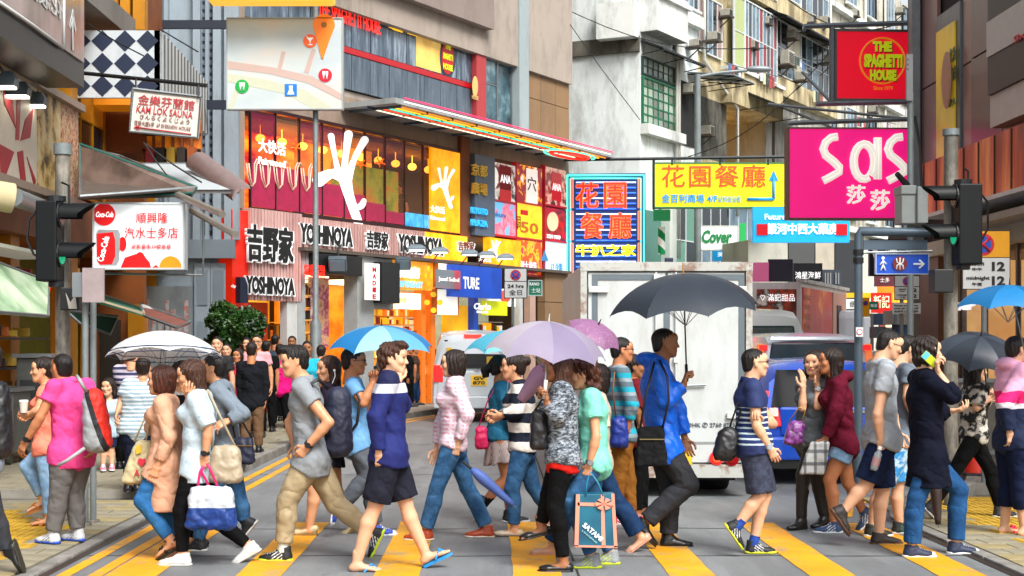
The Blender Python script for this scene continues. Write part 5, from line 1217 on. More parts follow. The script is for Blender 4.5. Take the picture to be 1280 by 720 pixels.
# red square restaurant sign
r,w=board('hanging_sign','red square spaghetti restaurant sign with yellow round logo in a grey steel frame','sign',29,1043,36,1156,126,M('sign red','e00a28',.4,var=.07,vs=1.2,emit=.5),M('weathered sign frame','6d6a68',.5,.3,var=.3),.35,skew=.06,fw=.05)
ring=[w.pt(*w.uz(1103+28*math.cos(a),76+28.5*math.sin(a),.02),.02) for a in np.linspace(0,2*PI,37)];MB().tube(ring,.018,6).build('emblem',M('logo orange','e8901c',.4,emit=.3),r)
YL=M('logo lime','c8d818')
for t,x,y,a,b_ in (('THE',1103,58,24,13),('SPAGHETTI',1104,76,48,17),('HOUSE',1104,94,33,14)):
    w.text(r,t,x+.8,y+1.2,a,b_,M('logo shadow','3a2a10',.6),d=.024,bold=.07);w.text(r,t,x,y,a,b_,YL,d=.035,bold=.07)
w.text(r,'Since 1979',1104,110,24,5,M('logo orange','e8901c'),d=.025)
FRM=M('steel scaffold','77838a',.45,.5,var=.2,dirt=.3);m=MB()
for a,b_ in (((1005,33),(1158,28)),((1020,130),(1158,127)),((1040,33),(1040,130))): m.tube([P(*a,29),P(*b_,29)],.055,6)
for a,b_ in (((1003,90),(1040,129)),((1005,33),(1005,38))): m.tube([P(*a,29.3),P(*b_,29)],.035,6)
m.build('frame_truss',FRM,r)
# pharmacy sign, Cover sign and smaller ones
BL='sign 10b0f0';r,w=hsign('hanging_sign','sky blue pharmacy sign with white characters and a red square','sign',40,942,276,1062,303,'12acec',[('銀河中西大藥房',1003,286,90,14,TWE,dict(bold=.04))],.4,None,.25)
glyph(w,r,[(1045,280),(1059,280),(1059,294),(1045,294)],RP,.003,.03);glyph(w,r,[(946,280),(960,280),(960,294),(946,294)],RP,.003,.03)
hsign('hanging_sign','light blue square sign with thin script hanging left above the pharmacy sign','sign',41,941,259,984,279,'1ea6e0',[('Future',969,271,26,7,TWE)],.35)
hsign('hanging_sign','white lightbox with green lettering reading Cover','sign',46,873,282,923,313,'e8ece8',[('Cover',896,296,38,17,TG,dict(bold=.05,lean=.12))],.5,WHITEM)
hsign('hanging_sign','small blue and white sign below the Cover lightbox','sign',46.5,891,313,927,326,'1ea0dc',[('美容中心',912,318,30,6,TWE)],.4)
hsign('hanging_sign','narrow green vertical sign right of the Cover lightbox','sign',45.5,925,279,932,310,'189a4c',(),.35)
hsign('hanging_sign','pink dotted board above the red-sided delivery truck','sign',34,937,328,961,352,'d86a98',(),.15)
hsign('hanging_sign','blank navy panel standing beside the pink dotted board','sign',35,961,324,991,352,'1b2030',(),0)
hsign('banner_sign','black and white shop banner with a thin white swirl','sign',36,992,329,1028,352,'22262a',[('鴻星海鮮',1010,344,32,9,TWE)],0)
hsign('banner_sign','grey shop board with vertical white strokes','sign',37,1028,337,1052,360,'55606a',[('III II',1040,348,18,14,M('faded white print','b8bcbc',.5))],0)
hsign('hanging_sign','dark sign glowing with warm yellow characters above the shops','sign',50,985,300,1018,328,'4a4a48',[('鴻福',1002,308,16,10,lit('warm characters','ffb43c',1.5)),('樓',1007,320,8,7,lit('warm characters','ffb43c'))],0)
hsign('hanging_sign','navy sign with white laurel shapes behind the blue pedestrian sign','sign',30,1087,299,1152,345,'14283c',[('( ) (',1118,315,55,26,TW,dict(bold=.03)),('TIME',1113,312,15,6,TW)],0)
hsign('shop_sign','bright red shop sign with yellow-white characters far down the street','sign',38,1090,366,1114,391,'d81c14',[('新記',1102,377,20,16,lit('pale yellow print','fff0c0',.8))],.4)
hsign('shop_sign','maroon shop board above the bright red sign','sign',39,1094,345,1118,358,'6a2c3a',[('士多',1106,350,12,6,TW)],0)
hsign('shop_sign','red strip sign with yellow stripe at the far crossing','sign',37.5,1145,378,1168,392,'d8281c',[('大減價',1157,385,18,7,lit('pale yellow print','fff0c0'))],.4)
hsign('shop_sign','yellow shop strip lit up at the far end of the street','sign',40,1056,366,1090,372,'e8b41c',(),.5)
far=thing('shop_row','jumble of pale and dark shopfronts closing the far end of the street','building',(10,44,0))
FW=frontal(44,.25,930)
for i,(x0,x1,y0,col) in enumerate(((935,985,300,'b8b8ac'),(985,1018,296,'4c4e4e'),(1018,1042,296,'b4ac9c'),(1042,1070,300,'2c3034'),(1070,1096,308,'c8c4b8'),(1096,1150,330,'8c3a34'),(1150,1240,290,'4a3a34'))):
    m=MB();FW.box(m,FW.uz(x0,300)[0]+.01,FW.uz(x1,300)[0]-.01,0,FW.uz(x0,y0)[1],-2,i*.03);m.build('wall',stucco('row '+col,col,.4),far)
    m=MB();FW.box(m,FW.uz(x0,300)[0]+.2,FW.uz(x1,300)[0]-.2,.4,2.6,i*.03,i*.03+.05);m.build('shop_window',[lit('shop glow warm','e8a040',.5),GLASS,lit('shop glow','e8d8a0')][i%3],far)
gb=thing('barber_pole','green and white spiral striped pole beside the neon sign','pole',P(827,330,44)[:]);m=MB();m.cyl(P(827,318,44),P(827,284,44),.11,n=12);m.build('pole',stripes('barber stripes','e8f0e8','1c8a50',.5,.5,slant=(.9,0,1),wob=0),gb,smooth=True)
r,w=hsign('hanging_sign','teal fringed lantern-like sign over the truck roof','sign',44,817,262,838,276,'1c8a5c',(),.3)
# ---------------------------------------------------------------- building on the right edge
R1=Wall((8.0,11.0),(8.0,26.6));b6=thing('clad_building','reddish brown panel clad building on the right with a copper awning and lit shop','building',(8,20,0))
rb=lambda nm,mt,u0,u1,z0,z1,d0,d1,bev=0: wb(nm,mt,u0,u1,z0,z1,d0,d1,b6,R1,bev)
CL1,CL2,CL3=M('clad panel brown','4f2f2a',.3,var=.12,vs=2,coat=.3),M('clad panel mauve','8a6862',.35,var=.12,vs=2,coat=.2),M('clad backing','191514',.8)
UL=R1.L;ur=lambda x,d=0: R1.uz(x,300,d)[0]
rb('wall',CL3,0,UL,3.2,20,-8,-.03);rb('end_wall',M('end wall grey','6d6f70',.7,dirt=.4),UL,UL+.25,.1,20,-8,.2)
for j in range(8):
    for (x0,x1,mt) in ((1156,1176,CL2),(1208,1222,CL2),(1222,1262,CL1),(1262,1330,CL1)):
        z0=4.6+j*1.75;rb('clad_panel',mt,ur(x1)+.015,ur(x0)-.015,z0,z0+1.72,0,.06+(.05 if mt is CL1 else 0))
rb('downpipe',GREYM,ur(1157),ur(1153),4,20,.1,.25)
yz0,yz1=R1.uz(1180,200)[1],R1.uz(1200,28)[1]
rb('window_frame',GREYM,ur(1207),ur(1177),yz0-.5,yz1+.3,.02,.1)
yp=thing('lit_poster','tall yellow poster with small characters in the window of the clad building','poster',R1.pt(ur(1200),yz0,.1)[:]);m=MB();R1.box(m,ur(1203),ur(1180),yz0,yz1,.11,.14);m.build('panel',M('yellow poster',rough=.3,var=0,emit=.15,pat=lambda n: n.ramp(n.noise(.8,3),[(.4,'d8b82c'),(.6,'b89a2c')])),yp)
R1.text(yp,'化妝',1191,68,9,18,M('grey green print','4a6a5a',.5),d=.15);R1.text(yp,'護膚',1191,92,9,18,M('grey green print','4a6a5a'),d=.15);R1.text(yp,'SPA',1190,128,9,9,M('grey green print','4a6a5a'),d=.15)
m=MB();m.ball(R1.pt(ur(1198),R1.uz(1198,100)[1],.2),(.05,.25,.5),12,8);m.build('face_print',M('face print','b88a70',.5),yp)
bd=thing('shop_sign','black and white sign with red lettering at the right edge','sign',R1.pt(ur(1268),5,.1)[:]);z0,z1=R1.uz(1262,120)[1],R1.uz(1262,-30)[1]
m=MB();R1.box(m,ur(1330),ur(1263),z0,z1,.1,.35);m.build('panel',M('sign black','14161a',.4),bd);m=MB();R1.box(m,ur(1330),ur(1263),R1.uz(1264,72)[1],R1.uz(1264,28)[1],.35,.37);m.build('white_band',M('white band','c4c0b8',.5),bd);R1.text(bd,'Shoe',1278,44,22,9,TR,d=.38);m=MB();R1.box(m,ur(1330),ur(1262),R1.uz(1263,160)[1],R1.uz(1263,120)[1],.1,.3);m.build('white_band',M('white band','c4c0b8'),bd)
COPM=M('copper fascia',rough=.28,metal=.5,var=0,pat=lambda n: n.ramp(n.noise(1.1,4,.6,stretch=(1,1.6,.25)),[(.32,'6a1c10'),(.48,'b84a2a'),(.58,'e09358'),(.70,'f4b878')]))
ca=thing('awning','reddish copper metal fascia awning running along the clad building','awning',(7.6,20,3.9));m=MB()
za,zb_=3.75,4.58;UC=12.3
m=MB();R1.box(m,0,UC,za,zb_ ,.06,1.0);m.build('fascia',COPM,ca);[R1.box(MB(),u,u+.025,za+.01,zb_-.01,1.0,1.012).build('seam',M('dark seam','3a1a12',.6),ca) for u in np.arange(.5,UC,.65)]
m=MB();R1.box(m,0,UC,za-.06,za,.02,1.02);m.build('trim',WHITEM,ca);rb('soffit',M('pale soffit','bdb6a4',.6),0,UC-.3,za-.3,za-.2,0,.8)
rb('beam',stucco('cream beam','c0b9a4',.2),0,UL,3.2,3.45,0,.3)
SHOPL=lit('warm shop glow','d89a50',.5,'f4c880',.8);rb('interior_wall',SHOPL,.3,UL-.3,.12,3.2,-2.5,-2.4);rb('glow_end_wall',SHOPL,UL-.4,UL-.3,.12,3.2,-2.4,-.1);rb('floor_slab',M('shop floor','9a8468',.4),0,UL,.05,.13,-2.5,0)  # self-lit walls stand in for lamplight; end wall added to warm the view
for x in (1160,1172,1203,1234,1275,1330): u=ur(x);rb('mullion',M('dark brown frame','2a1a16',.4),u,u+.08,.12,3.2,-.02,.04)
rb('pilaster',M('brown pilaster','5a3426',.4,var=.2),ur(1187),ur(1163),.12,3.2,-.3,.2)
for a,b_ in ((.5,ur(1330)-.1),(ur(1330)+.2,ur(1275)-.05),(ur(1275)+.2,ur(1234)-.05),(ur(1234)+.2,ur(1203)-.05)): rb('shop_window',M('clear shopfront glass','c8d0d0',.03,var=0,alpha=.12,spec=.8),a,b_,.3,3.1,.0,.02)
ls_=thing('shop_sign','white capital letters GAP on the dark shopfront behind the umbrellas','sign',R1.pt(ur(1195),2.2,.2)[:]);R1.text(ls_,'GAP',1201,383,34,10,TWE,d=.25,bold=.05,ext=.03)
for i in range(6): m=MB();p=R1.pt(1.5+i*2.2,3.15,-1.2);m.box(p,(.8,.3,.06));m.build('ceiling_light',lit('warm ceiling light','fff0c8'),b6)
for i in range(5):
    u=ur(1215)-.8-i*1.6;r=thing('mannequin','dark dressed mannequin in the warm shop window, %s from the corner'%_ord[i],'mannequin',R1.pt(u,.13,-1)[:],'mannequins in the right shop window');m=MB();c=R1.pt(u,0,-1)
    m.loft([[c+Vector((rx*math.cos(a),ry*math.sin(a),z)) for a in np.linspace(0,2*PI,9)[:-1]] for z,rx,ry in ((.13,.1,.09),(.9,.16,.13),(1.15,.12,.11),(1.45,.19,.12),(1.55,.06,.06))]);m.build('clothes',M('mannequin clothes %d'%(i%3),('2a2a30','6a3a2a','d0c0a8')[i%3],.8),r,smooth='all');m=MB();m.ball(c+Vector((0,0,1.68)),(.09,.1,.12));m.build('head',M('mannequin head','6a5a4a',.5),r,smooth='all')
# clutter on the old walls: more coolers, pipes, drying rods, washing
rq=random.Random(11)
for w_,px,py,wd,lb in ((W1,861,58,11,'small air conditioner beside the white window grid, upper left'),(W2,900,20,11,'weathered air conditioner high on the cream house'),(W2,932,60,12,'air conditioner between the red slatted balconies'),(W2,950,30,11,'air conditioner under the dark awning on the cream house'),(W3,983,48,12,'air conditioner at the left end of the grimy grey house'),(W3,995,100,13,'air conditioner low on the grimy grey house, near the sign strut'),(W3,1030,78,12,'air conditioner just left of the red square sign'),(W4,1062,20,10,'air conditioner on the pale far block, above the red sign'),(W4,1085,140,11,'air conditioner on the pale far block, under the red sign'),(W4,1120,16,9,'air conditioner near the top of the pale far block')):
    acunit(w_,px,py,wd,.12 if w_ is not W3 else .45,lb)
for w_,b_,us in ((W1,old,(.56,.60)),(W2,b3,(.98,)),(W3,b4,(.45,.97)),(W4,b5,(.01,.31,.47))):
    for u in us:
        m=MB();m.tube([w_.pt(w_.L*u,4.5,.12),w_.pt(w_.L*u,12,.12),w_.pt(w_.L*u+.2,12.6,.12),w_.pt(w_.L*u+.2,19,.12)],.06,6);m.build('drainpipe',M('white pipe','c8c8c0') if rq.random()<.6 else M('rusty bracket','4a4038'),b_,smooth='all')
CLTH=[M('washing '+c,c,.8) for c in ('c8ccd4','4a6a9a','a84a4a','d8c8a0','3a4a44')]
for w_,px,py in ((W2,905,78),(W3,985,68),(W3,1012,112),(W4,1068,145),(W4,1100,150),(W2,945,88)):
    u,z=w_.uz(px,py,.5);r=thing('drying_rack','rod of washing hanging out %s'%{905: 'below the pale green blind',985: 'left of the red square sign',1012: 'under the grey balcony by the sign strut',1068: 'under the left corner of the red sign',1100: 'below the middle of the red sign',945: 'above the lit cafe'}[px],'washing',w_.pt(u,z,.5)[:],'washing rods on the old houses');m=MB();m.tube([w_.pt(u,z,.5),w_.pt(u+1.8,z,.8)],.02,5);m.build('rod',GREYM,r)
    for k in range(5): m=MB();h=rq.uniform(.3,.6);w_.box(m,u+.15+k*.32,u+.38+k*.32,z-h,z-.02,.6,.62);m.build('garment',rq.choice(CLTH),r)
for i,(a,b_) in enumerate((((700,8,46),(960,60,40)),((860,196,40),(1042,60,36)),((985,0,34),(1150,20,30)))):
    p,q=P(*a),P(*b_);m=MB();m.tube([p.lerp(q,t)-Vector((0,0,.5*math.sin(PI*t))) for t in np.linspace(0,1,9)],.014,4);tag(m.build('cable',BLACK),('sagging wire from the marble wall towards the street lamp','sagging wire between the yellow sign and the red sign','thin wire high across the street at the right')[i],'cable')

hsign('shop_sign','orange glowing shop panel under the maroon board','sign',39.5,1098,352,1140,366,'e8801c',(),.8)  # these four glowing panels are added to warm the dull far end
hsign('shop_sign','yellow and red strip over a snack shop right of the bright red sign','sign',39.2,1116,366,1150,378,'f0b020',[('小食 飲品',1133,372,28,7,TR)],.8)
hsign('shop_sign','pink lit panel low at the far crossing','sign',39.4,1120,394,1152,410,'d85a5a',(),.4)
hsign('shop_sign','white lit fascia with dark characters over the last shop','sign',41,1058,374,1088,386,'d8dcd8',[('便利店',1073,380,22,8,TK)],.6)
# ---------------------------------------------------------------- left street side: shops, big signs, awnings
L3=Wall((-7.2,11.0),(-7.2,31.9));b7=thing('market_building','narrow street building on the left with yellow columns, awnings and stalls','building',(-7.2,22,0))
m3=lambda nm,mt,u0,u1,z0,z1,d0,d1,bev=0: wb(nm,mt,u0,u1,z0,z1,d0,d1,b7,L3,bev)
u3=lambda x,d=0: L3.uz(x,300,d)[0]
YC=M('ochre painted column','c0800c',.45,var=.25,vs=2,dirt=.3,dirtcol='6a3c10');OC=M('orange brown board','8a4a14',.6,var=.35,vs=2,dirt=.4,dirtcol='2a1a10')
m3('wall',stucco('dim brown wall','4f3a26',.5),0,L3.L,0,20,-6,-1.5)
m3('slab',OC,0,L3.L,3.3,4.1,-1.5,.3);m3('slab',stucco('grey slab','7d7a74',.4),0,L3.L,7.4,7.8,-1.5,.5)
for i in range(7): m3('column',YC,1.2+i*3.1,1.6+i*3.1,.12,7.4,-.3,.05)
for i in range(6):
    a=1.7+i*3.1;m3('shop_back',[lit('stall glow orange','c86a14',.35,'f0a83a',2),M('olive boards','8a8420',.6,var=.3),lit('stall glow warm','d8a860',.3)][i%3],a,a+2.4,.12,3.2,-1.2,-1.1)
    window(L3,b7,a,a+2.4,4.3,7.2,3,2,YC,[GLASS,M('amber pane','b8741c',.2,emit=.15),M('brown pane','5a3a20',.2)],-.2)
# end wall with ochre columns seen behind the checkered box
L6=Wall((-9.6,27.5),(-5.95,27.5));u6=lambda x: L6.uz(x,300)[0]
oc=thing('shop_front_bay','ochre framed upper bay with a window behind the checkered sign box','building',(-7.5,27.5,0))
def ob(nm,mt,x0,y0,x1,y1,d0,d1): return bg_box(L6,oc,nm,mt,x0,y0,x1,y1,d0,d1)
ob('wall',OC,60,-60,182,190,-1.5,-.1)
for x0,x1 in ((99,104),(120,137),(140,148),(150,162),(166,181)): ob('column',YC,x0,-60,x1,37,0,.25 if x0 != 140 else .1)
ob('pane',GLASSB,104,-60,120,37,0,.03)
ob('beam',lit('orange lit beam','d88010',.25),100,122,200,131,.0,.8);ob('soffit',lit('orange lit soffit','7a3206',.25,'d8760c',2.2),178,131,250,205,-.4,-.2)
for k in range(6): ob('slat',OC,178+k*12,131,181+k*12,205,-.2,-.12)
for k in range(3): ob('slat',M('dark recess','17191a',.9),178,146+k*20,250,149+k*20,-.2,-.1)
for k in range(5): ob('goods_box',M('goods '+('8a1c28','1a1a1c','a8882c','2a2420','9a4a1c')[k],('8a1c28','1a1a1c','a8882c','2a2420','9a4a1c')[k],.5),182+k*13,184,192+k*13,204,-.12,.1)
ob('column',YC,160,380,180,600,.0,.3);ob('wall',OC,100,240,180,600,-.3,-.1);ob('column',M('olive boards','8a8420'),82,395,100,560,0,.1);ob('column',YC,100,395,104,600,0,.2);ob('door',M('dark door','2a2520',.5),125,400,150,600,-.1,-.05)
# checkered box sign
cb=thing('box_sign','box sign with navy and white diamond checks and a ribbed silver side','sign',P(140,122,25)[:])
NV=M('navy diamond','1b2740',.5,var=.1);WB_=M('white board','c4ccd0',.5,var=.1,dirt=.25)
w=frontal(25,0,84);m=MB();m.prism([w.pt(*w.uz(x,y,0)) for x,y in ((84,38),(200,38),(200,122),(84,122))],-w.n*.1);m.build('panel',WB_,cb)
for i in range(5):
    for j in range(3):
        cx_,cy_=100+(i-.0)*28.3-0,51+j*28.2;cx_=99.5+i*28.3
        if i==4: continue
        dm=[(cx_-13.6+0,cy_),(cx_,cy_-13.4),(cx_+13.6,cy_),(cx_,cy_+13.4)];dm=[(max(x,85),min(y,121.5)) for x,y in dm];glyph(w,cb,dm,NV,.002,.008,'diamond')
a0,a1=P(200,38,25),P(258,103,29.5);c0,c1=P(200,122,25),P(258,170,29.5);m=MB();m.hexa([c0,c1,c1+Vector((-.1,0,0)),c0+Vector((-.1,0,0)),a0,a1,a1+Vector((-.1,0,0)),a0+Vector((-.1,0,0))]);m.build('side_panel',M('silver ribbed','a8aaa8',.35,.5,var=.2),cb)
for i in range(30):
    t=(i+.5)/30;m=MB();p,q=c0.lerp(c1,t),a0.lerp(a1,t);m.tube([p+Vector((.02,0,.02)),q+Vector((.02,0,-.02))],.03,4);m.build('rib',M('rib grey','6d7072',.4,.4) if i%2 else M('rib light','c0c2c0',.4,.4),cb)
# sauna sign
sn=thing('hanging_sign','tilted white sauna sign with red characters and a red arrow','sign',P(206,172,23)[:])
w=frontal(23,.06,163);q=[(166,111),(251,121),(247,172),(162,164)];m=MB();m.prism([w.pt(*w.uz(x,y,0)) for x,y in q],-w.n*.15);m.build('panel',M('sauna sign white','d4d2c8',.5,var=.06,emit=.08),sn)
m=MB();pts=[w.pt(*w.uz(x,y,.01),.01) for x,y in q];m.tube(pts+[pts[0]],.025,6);m.build('frame',GREYM,sn)
tl=Vector((85,9.2)).normalized()
def st(body,x,y,wd,h,mt,**k): 
    uu_=(w.u*tl.x+Vector((0,0,-tl.y))).normalized();p=w.pt(*w.uz(x,y,.012),.012);lettering(sn,body,p,uu_,wd*23/F,h*23/F,mt,up=(tl.y*1,0,tl.x),**k)
SR=M('sauna red','b8343c',.5,var=0);SG=M('sauna brown','8a5a50',.5,var=0)
st('金樂芬蘭館',208,128,70,13,SR,bold=.004);st('KAM LOK SAUNA',206,140,70,9,SR,bold=.012);st('さんらくよくじょう',206,149,62,6,SG);st('恆發大廈6字  6F EVERNEW HOUSE',203,157,70,6,SG)
stroke(w,sn,[(170,159),(239,168)],.012,SR,.02);glyph(w,sn,[(167,159),(174,156),(173,163)],SR,.003,.02)
m=MB();m.tube([P(100,91,24),P(258,107,23.3)],.035,6);m.tube([P(170,99,23.1),P(170,112,23)],.015,5);m.tube([P(248,107,23.1),P(248,122,23)],.015,5);m.tube([P(199,36,25),P(248,65,25)],.012,4);m.build('bracket',DARKM,sn)
for i,(a,b_) in enumerate((((182,25),(283,35)),((258,125),(283,136)))): m=MB();m.prism([P(a[0],a[1],29),P(b_[0],a[1],29),P(b_[0],b_[1],29),P(a[0],b_[1],29)],(0,.12,0));tag(m.build('beam',M('navy arm','1a2434',.5)),'dark navy beam reaching to the map sign, %s one'%('upper','lower')[i],'beam','dark beams beside the map sign')
# big dark shop sign at the very left
LS=Wall((-5.45,12.5),(-5.45,19.35));bs_=thing('shop_sign','huge tilted glossy sign in a dark frame with white lettering, top left corner','sign',LS.pt(6,5.1)[:])
z0=LS.uz(97,105)[1];m=MB();LS.box(m,0,LS.L,z0,z0+3.6,-.5,.0);m.build('frame',M('sign frame black','101214',.35),bs_);GLO=M('glossy pinkish panel',rough=.18,var=0,coat=.4,pat=lambda n: n.ramp(n.noise(.9,3,.5,stretch=(1,1,.5)),[(.3,'4a3c3a'),(.5,'7a6662'),(.62,'a08a88')]))
m=MB();LS.box(m,0,LS.L-.1,z0+.32,z0+3.5,0,.03);m.build('panel',GLO,bs_);WP2=M('white sign print','c8cccc',.4,var=0)
stroke(LS,bs_,[(-5,0),(40,31),(79,60)],.022,WP2,.04,'stripe');stroke(LS,bs_,[(80,-10),(80,60)],.018,WP2,.04,'stripe');LS.text(bs_,'化妝品',55,-2,46,22,WP2,d=.04);LS.text(bs_,'↑',91,37,8,52,WP2,d=.04)
# poster band under it
LB=Wall((-6.1,13),(-6.1,21.4));pb=thing('poster_band','row of red, cream and brown printed panels above the stalls on the left','sign',LB.pt(6,4)[:])
PRC=M('red cream print','c8bfae',.5,var=.1,emit=.05);z0,z1=LB.uz(98,252)[1],LB.uz(98,140)[1]
for x0,x1,mt in ((-60,46,PRC),(48,76,M('brown script print',rough=.5,var=0,emit=.05,pat=lambda n: n.ramp(n.noise(3.2,5,.6),[(.38,'3a2a14'),(.5,'b89a5a'),(.62,'c8b890')]))),(77,98,M('red carpet print',rough=.5,var=0,emit=.05,pat=lambda n: n.ramp(n.noise(9,4,.7),[(.4,'8a1c1c'),(.52,'c8b48a'),(.62,'a83028')])))): m=MB();LB.box(m,LB.uz(x0,300)[0],LB.uz(x1,300)[0],z0,z1,-.15,0);m.build('panel',mt,pb)
RPR=M('dark red print','a01c28',.5,var=.1)
for q in (((2,85),(14,110),(20,160),(6,130)),((22,105),(27,108),(24,175),(20,175)),((32,150),(42,135),(38,172),(26,176)),((0,180),(18,190),(2,235)),((22,190),(29,188),(34,240),(28,240)),((34,196),(45,225),(44,236)),((-30,60),(-5,80),(-5,220),(-30,220))): glyph(LB,pb,q,RPR,.002,.01)
m=MB();LB.box(m,0,LB.L,z1,z1+.1,-.3,.1);LB.box(m,0,LB.L,z0-.1,z0,-.3,.1);m.build('frame',M('beige metal trim','9a8a7a',.4,.3),pb)
for i,(x,y,Y) in enumerate(((5,103,17.2),(22,115,18.2),(43,127,19.2))):
    c=P(x,y,Y);r=thing('shop_lamp','grey hooded lamp glowing white over the left poster band, %s'%('leftmost and nearest','middle one','rightmost')[i],'lamp',c[:],'hooded lamps over the poster band');m=MB();m.loft([[c+Vector((dx*.16*s+z*.4,-.08*s,z)) for dx in (-1,-.4,.4,1)]+[c+Vector((dx*.16*s+z*.4,.1*s,z)) for dx in (1,.4,-.4,-1)] for z,s in ((-.05,1),(.04,.85),(.13,.3))]);m.build('hood',M('lamp housing grey','5b6a74'),r,smooth=True)
    m=MB();m.box(c-Vector((0,0,.06)),(.26,.14,.03));m.build('bulb',lit('white bulb','fff4dc'),r);m=MB();m.tube([c+Vector((0,0,.1)),c+Vector((-.2,.2,.35)),c+Vector((-.5,.3,.2))],.02,6);m.build('arm',GREYM,r)
ro=thing('awning_roller','cream rolled awning tube at the left edge','awning',P(20,248,17)[:]);m=MB();m.cyl(P(-30,240,16),P(16,248,16.2),.17,n=14);m.build('roll',M('cream canvas','c0b48c',.8,var=.15),ro,smooth=True);m=MB();m.cyl(P(16,246,16.2),P(60,262,20),.11,n=12);m.build('tube',GREYM,ro,smooth=True)
# awnings over the pavement
def slab(name,label,cat,pts,th,mat,group=None,trim=None):
    p=[P(*q) for q in pts];c=sum(p,Vector())/len(p);r=thing(name,label,cat,c[:],group);n=(p[1]-p[0]).cross(p[2]-p[0]).normalized();MB().prism(p,n*th).build('sheet',mat,r)
    m=MB();m.tube(p+[p[0]],.022,5);m.build('rim',trim or GREYM,r);return r
BRA=M('brown tarpaulin',rough=.5,var=.2,vs=2,pat=lambda n: n.ramp(n.noise(1.6,4),[(.35,'4a3a34'),(.6,'7d6a60')]),bump=.3,bs=8)
slab('awning','dark brown sloping awning above the cola sign','awning',[(100,180,21),(246,235,20.2),(240,242,20.0),(100,246,20.8)],.05,BRA,trim=M('teal rim','1c5a50',.5))
slab('awning','brown metal sheet awning rising behind the dark one','awning',[(100,245,19.5),(100,180,24),(150,195,24),(245,234,20.2)],.04,M('dull metal sheet','6d625a',.4,.3,var=.3))
slab('awning','white underside panel of a high awning under the checkered box','awning',[(178,205,25.5),(245,205,25.5),(300,238,22.5),(185,238,23.5)],.05,M('pale panel','b4bcc0',.5))
fx=thing('awning','half-round pinkish grey metal awning end by the grey building','awning',P(270,210,24)[:]);m=MB();Q=[(232,205),(236,196),(245,190),(254,190)];
m.loft([[P(x+dx,y+dy,24.5-k) for x,y in Q]+[P(x+dx+1,y+dy+4,24.5-k) for x,y in Q[::-1]] for k,(dx,dy) in enumerate(((0,0),(28,20),(58,42)))]);m.build('sheet',M('pinkish grey metal','a08a88',.35,.4,var=.2),fx,smooth=True)
for i,(a,b_) in enumerate((((205,236,20.5),(278,268,19)),((240,263,20.5),(294,293,19)))): m=MB();m.cyl(P(*a),P(*b_),.05,n=8);tag(m.build('awning_pole',M('pole brass grey','9a938a',.4,.5)),'grey support rod slanting down past the cola sign, %s one'%('upper','lower')[i],'rod','slanting awning rods')
for i,(a,b_) in enumerate((((182,180,21),(252,228,20.5)),((180,178,21),(214,226,20.6)),((110,30,22),(180,70,23)),((705,20,44),(800,150,44)))): m=MB();m.tube([P(*a),P((a[0]+b_[0])/2,(a[1]+b_[1])/2+2,(a[2]+b_[2])/2),P(*b_)],.012,4);tag(m.build('cable',BLACK),('thin cable slanting to the end of the brown awning','thin cable crossing the brown awning','thin wire above the checkered box','thin wire running across the white end wall')[i],'cable')
GA=M('green canvas','0f5c44',.7,var=.2);GAT=M('pale green translucent roof',rough=.4,var=0,emit=.25,pat=lambda n: n.ramp(n.noise(1.5,3),[(.35,'5a8a5c'),(.6,'b8ccae')]))
slab('awning','pale green plastic stall roof at the left edge','awning',[(-30,318,16),(60,352,19),(60,395,17),(-30,388,14.5)],.03,GAT);slab('awning','green and beige awning sloping right over the shop entrance','awning',[(122,366,21.5),(176,385,21),(180,392,19.5),(118,374,19.8)],.04,GA,trim=M('beige rim','a89c84',.5))
slab('awning','dark green folded canvas hanging behind the sign posts','awning',[(82,388,21),(148,396,21),(138,418,21),(100,404,21)],.03,M('dark green canvas','0c3a2c',.8));slab('awning','reddish brown awning sheet sloping down to the right','awning',[(176,380,20.5),(238,402,19.5),(221,409,19.3),(180,394,20)],.03,M('reddish rust sheet','7a4a40',.6,var=.3))
m=MB();m.cyl(P(178,384,20.4),P(196,390,20.2),.045,n=8);tag(m.build('awning_roller',WHITEM),'white tube end of the awning roller by the doorway','roller')
# cola shop sign
r,w=board('shop_sign','white soft drink shop sign with red characters, red disc and a drink can','sign',20,116,253,231,337,M('cola sign white','dfe6ea',.4,var=.03,emit=.3),M('white sign frame','c4ccd0',.4),.18,fw=.025)
CRD=M('cola red','e00a10',.4,var=0,emit=.2);ORB=M('orange disc','f08a10',.4,var=0,emit=.2)
disc(w,r,130,268,14,CRD,.012);w.text(r,'Coca‑Cola' if False else 'Coca-Cola',131,268,22,7,TWE,d=.03,bold=.02,lean=.2)
glyph(w,r,[(123,287),(148,287),(150,292),(149,325),(146,331),(125,331),(121,325),(120,292)],M('can silver','b8bcc0',.3,.5),.004,.014);glyph(w,r,[(121,292),(141,290),(144,300),(144,320),(140,330),(125,331),(121,325)],CRD,.014,.018)
m_=lettering(r,'Coca-Cola',w.pt(*w.uz(129,311,.03),.03),(.25,0,1),32*20/F,8*20/F,TWE,up=(-1,0,.25),bold=.02)
glyph(w,r,[(150,336),(156,322),(168,318),(172,317),(178,316),(182,322),(187,328),(189,336)],CRD,.003,.012);disc(w,r,175,320,5,CRD,.014);disc(w,r,153,305,5,CRD,.013,9)
glyph(w,r,[(199+14-14*math.cos(a),335-15*math.sin(a)) for a in np.linspace(0,PI,16)],ORB,.003,.012);glyph(w,r,[(188,336),(195,331),(200,336)],CRD,.003,.016)
CRT=M('cola lettering red','d81018',.4,var=0,emit=.1);w.text(r,'順興隆',190,272,40,13,CRT,d=.02,bold=.01);w.text(r,'汽水士多店',189,291,67,14,CRT,d=.02,bold=.01);w.text(r,'波斯富街30號後巷',189,308,50,6,CRT,d=.02)
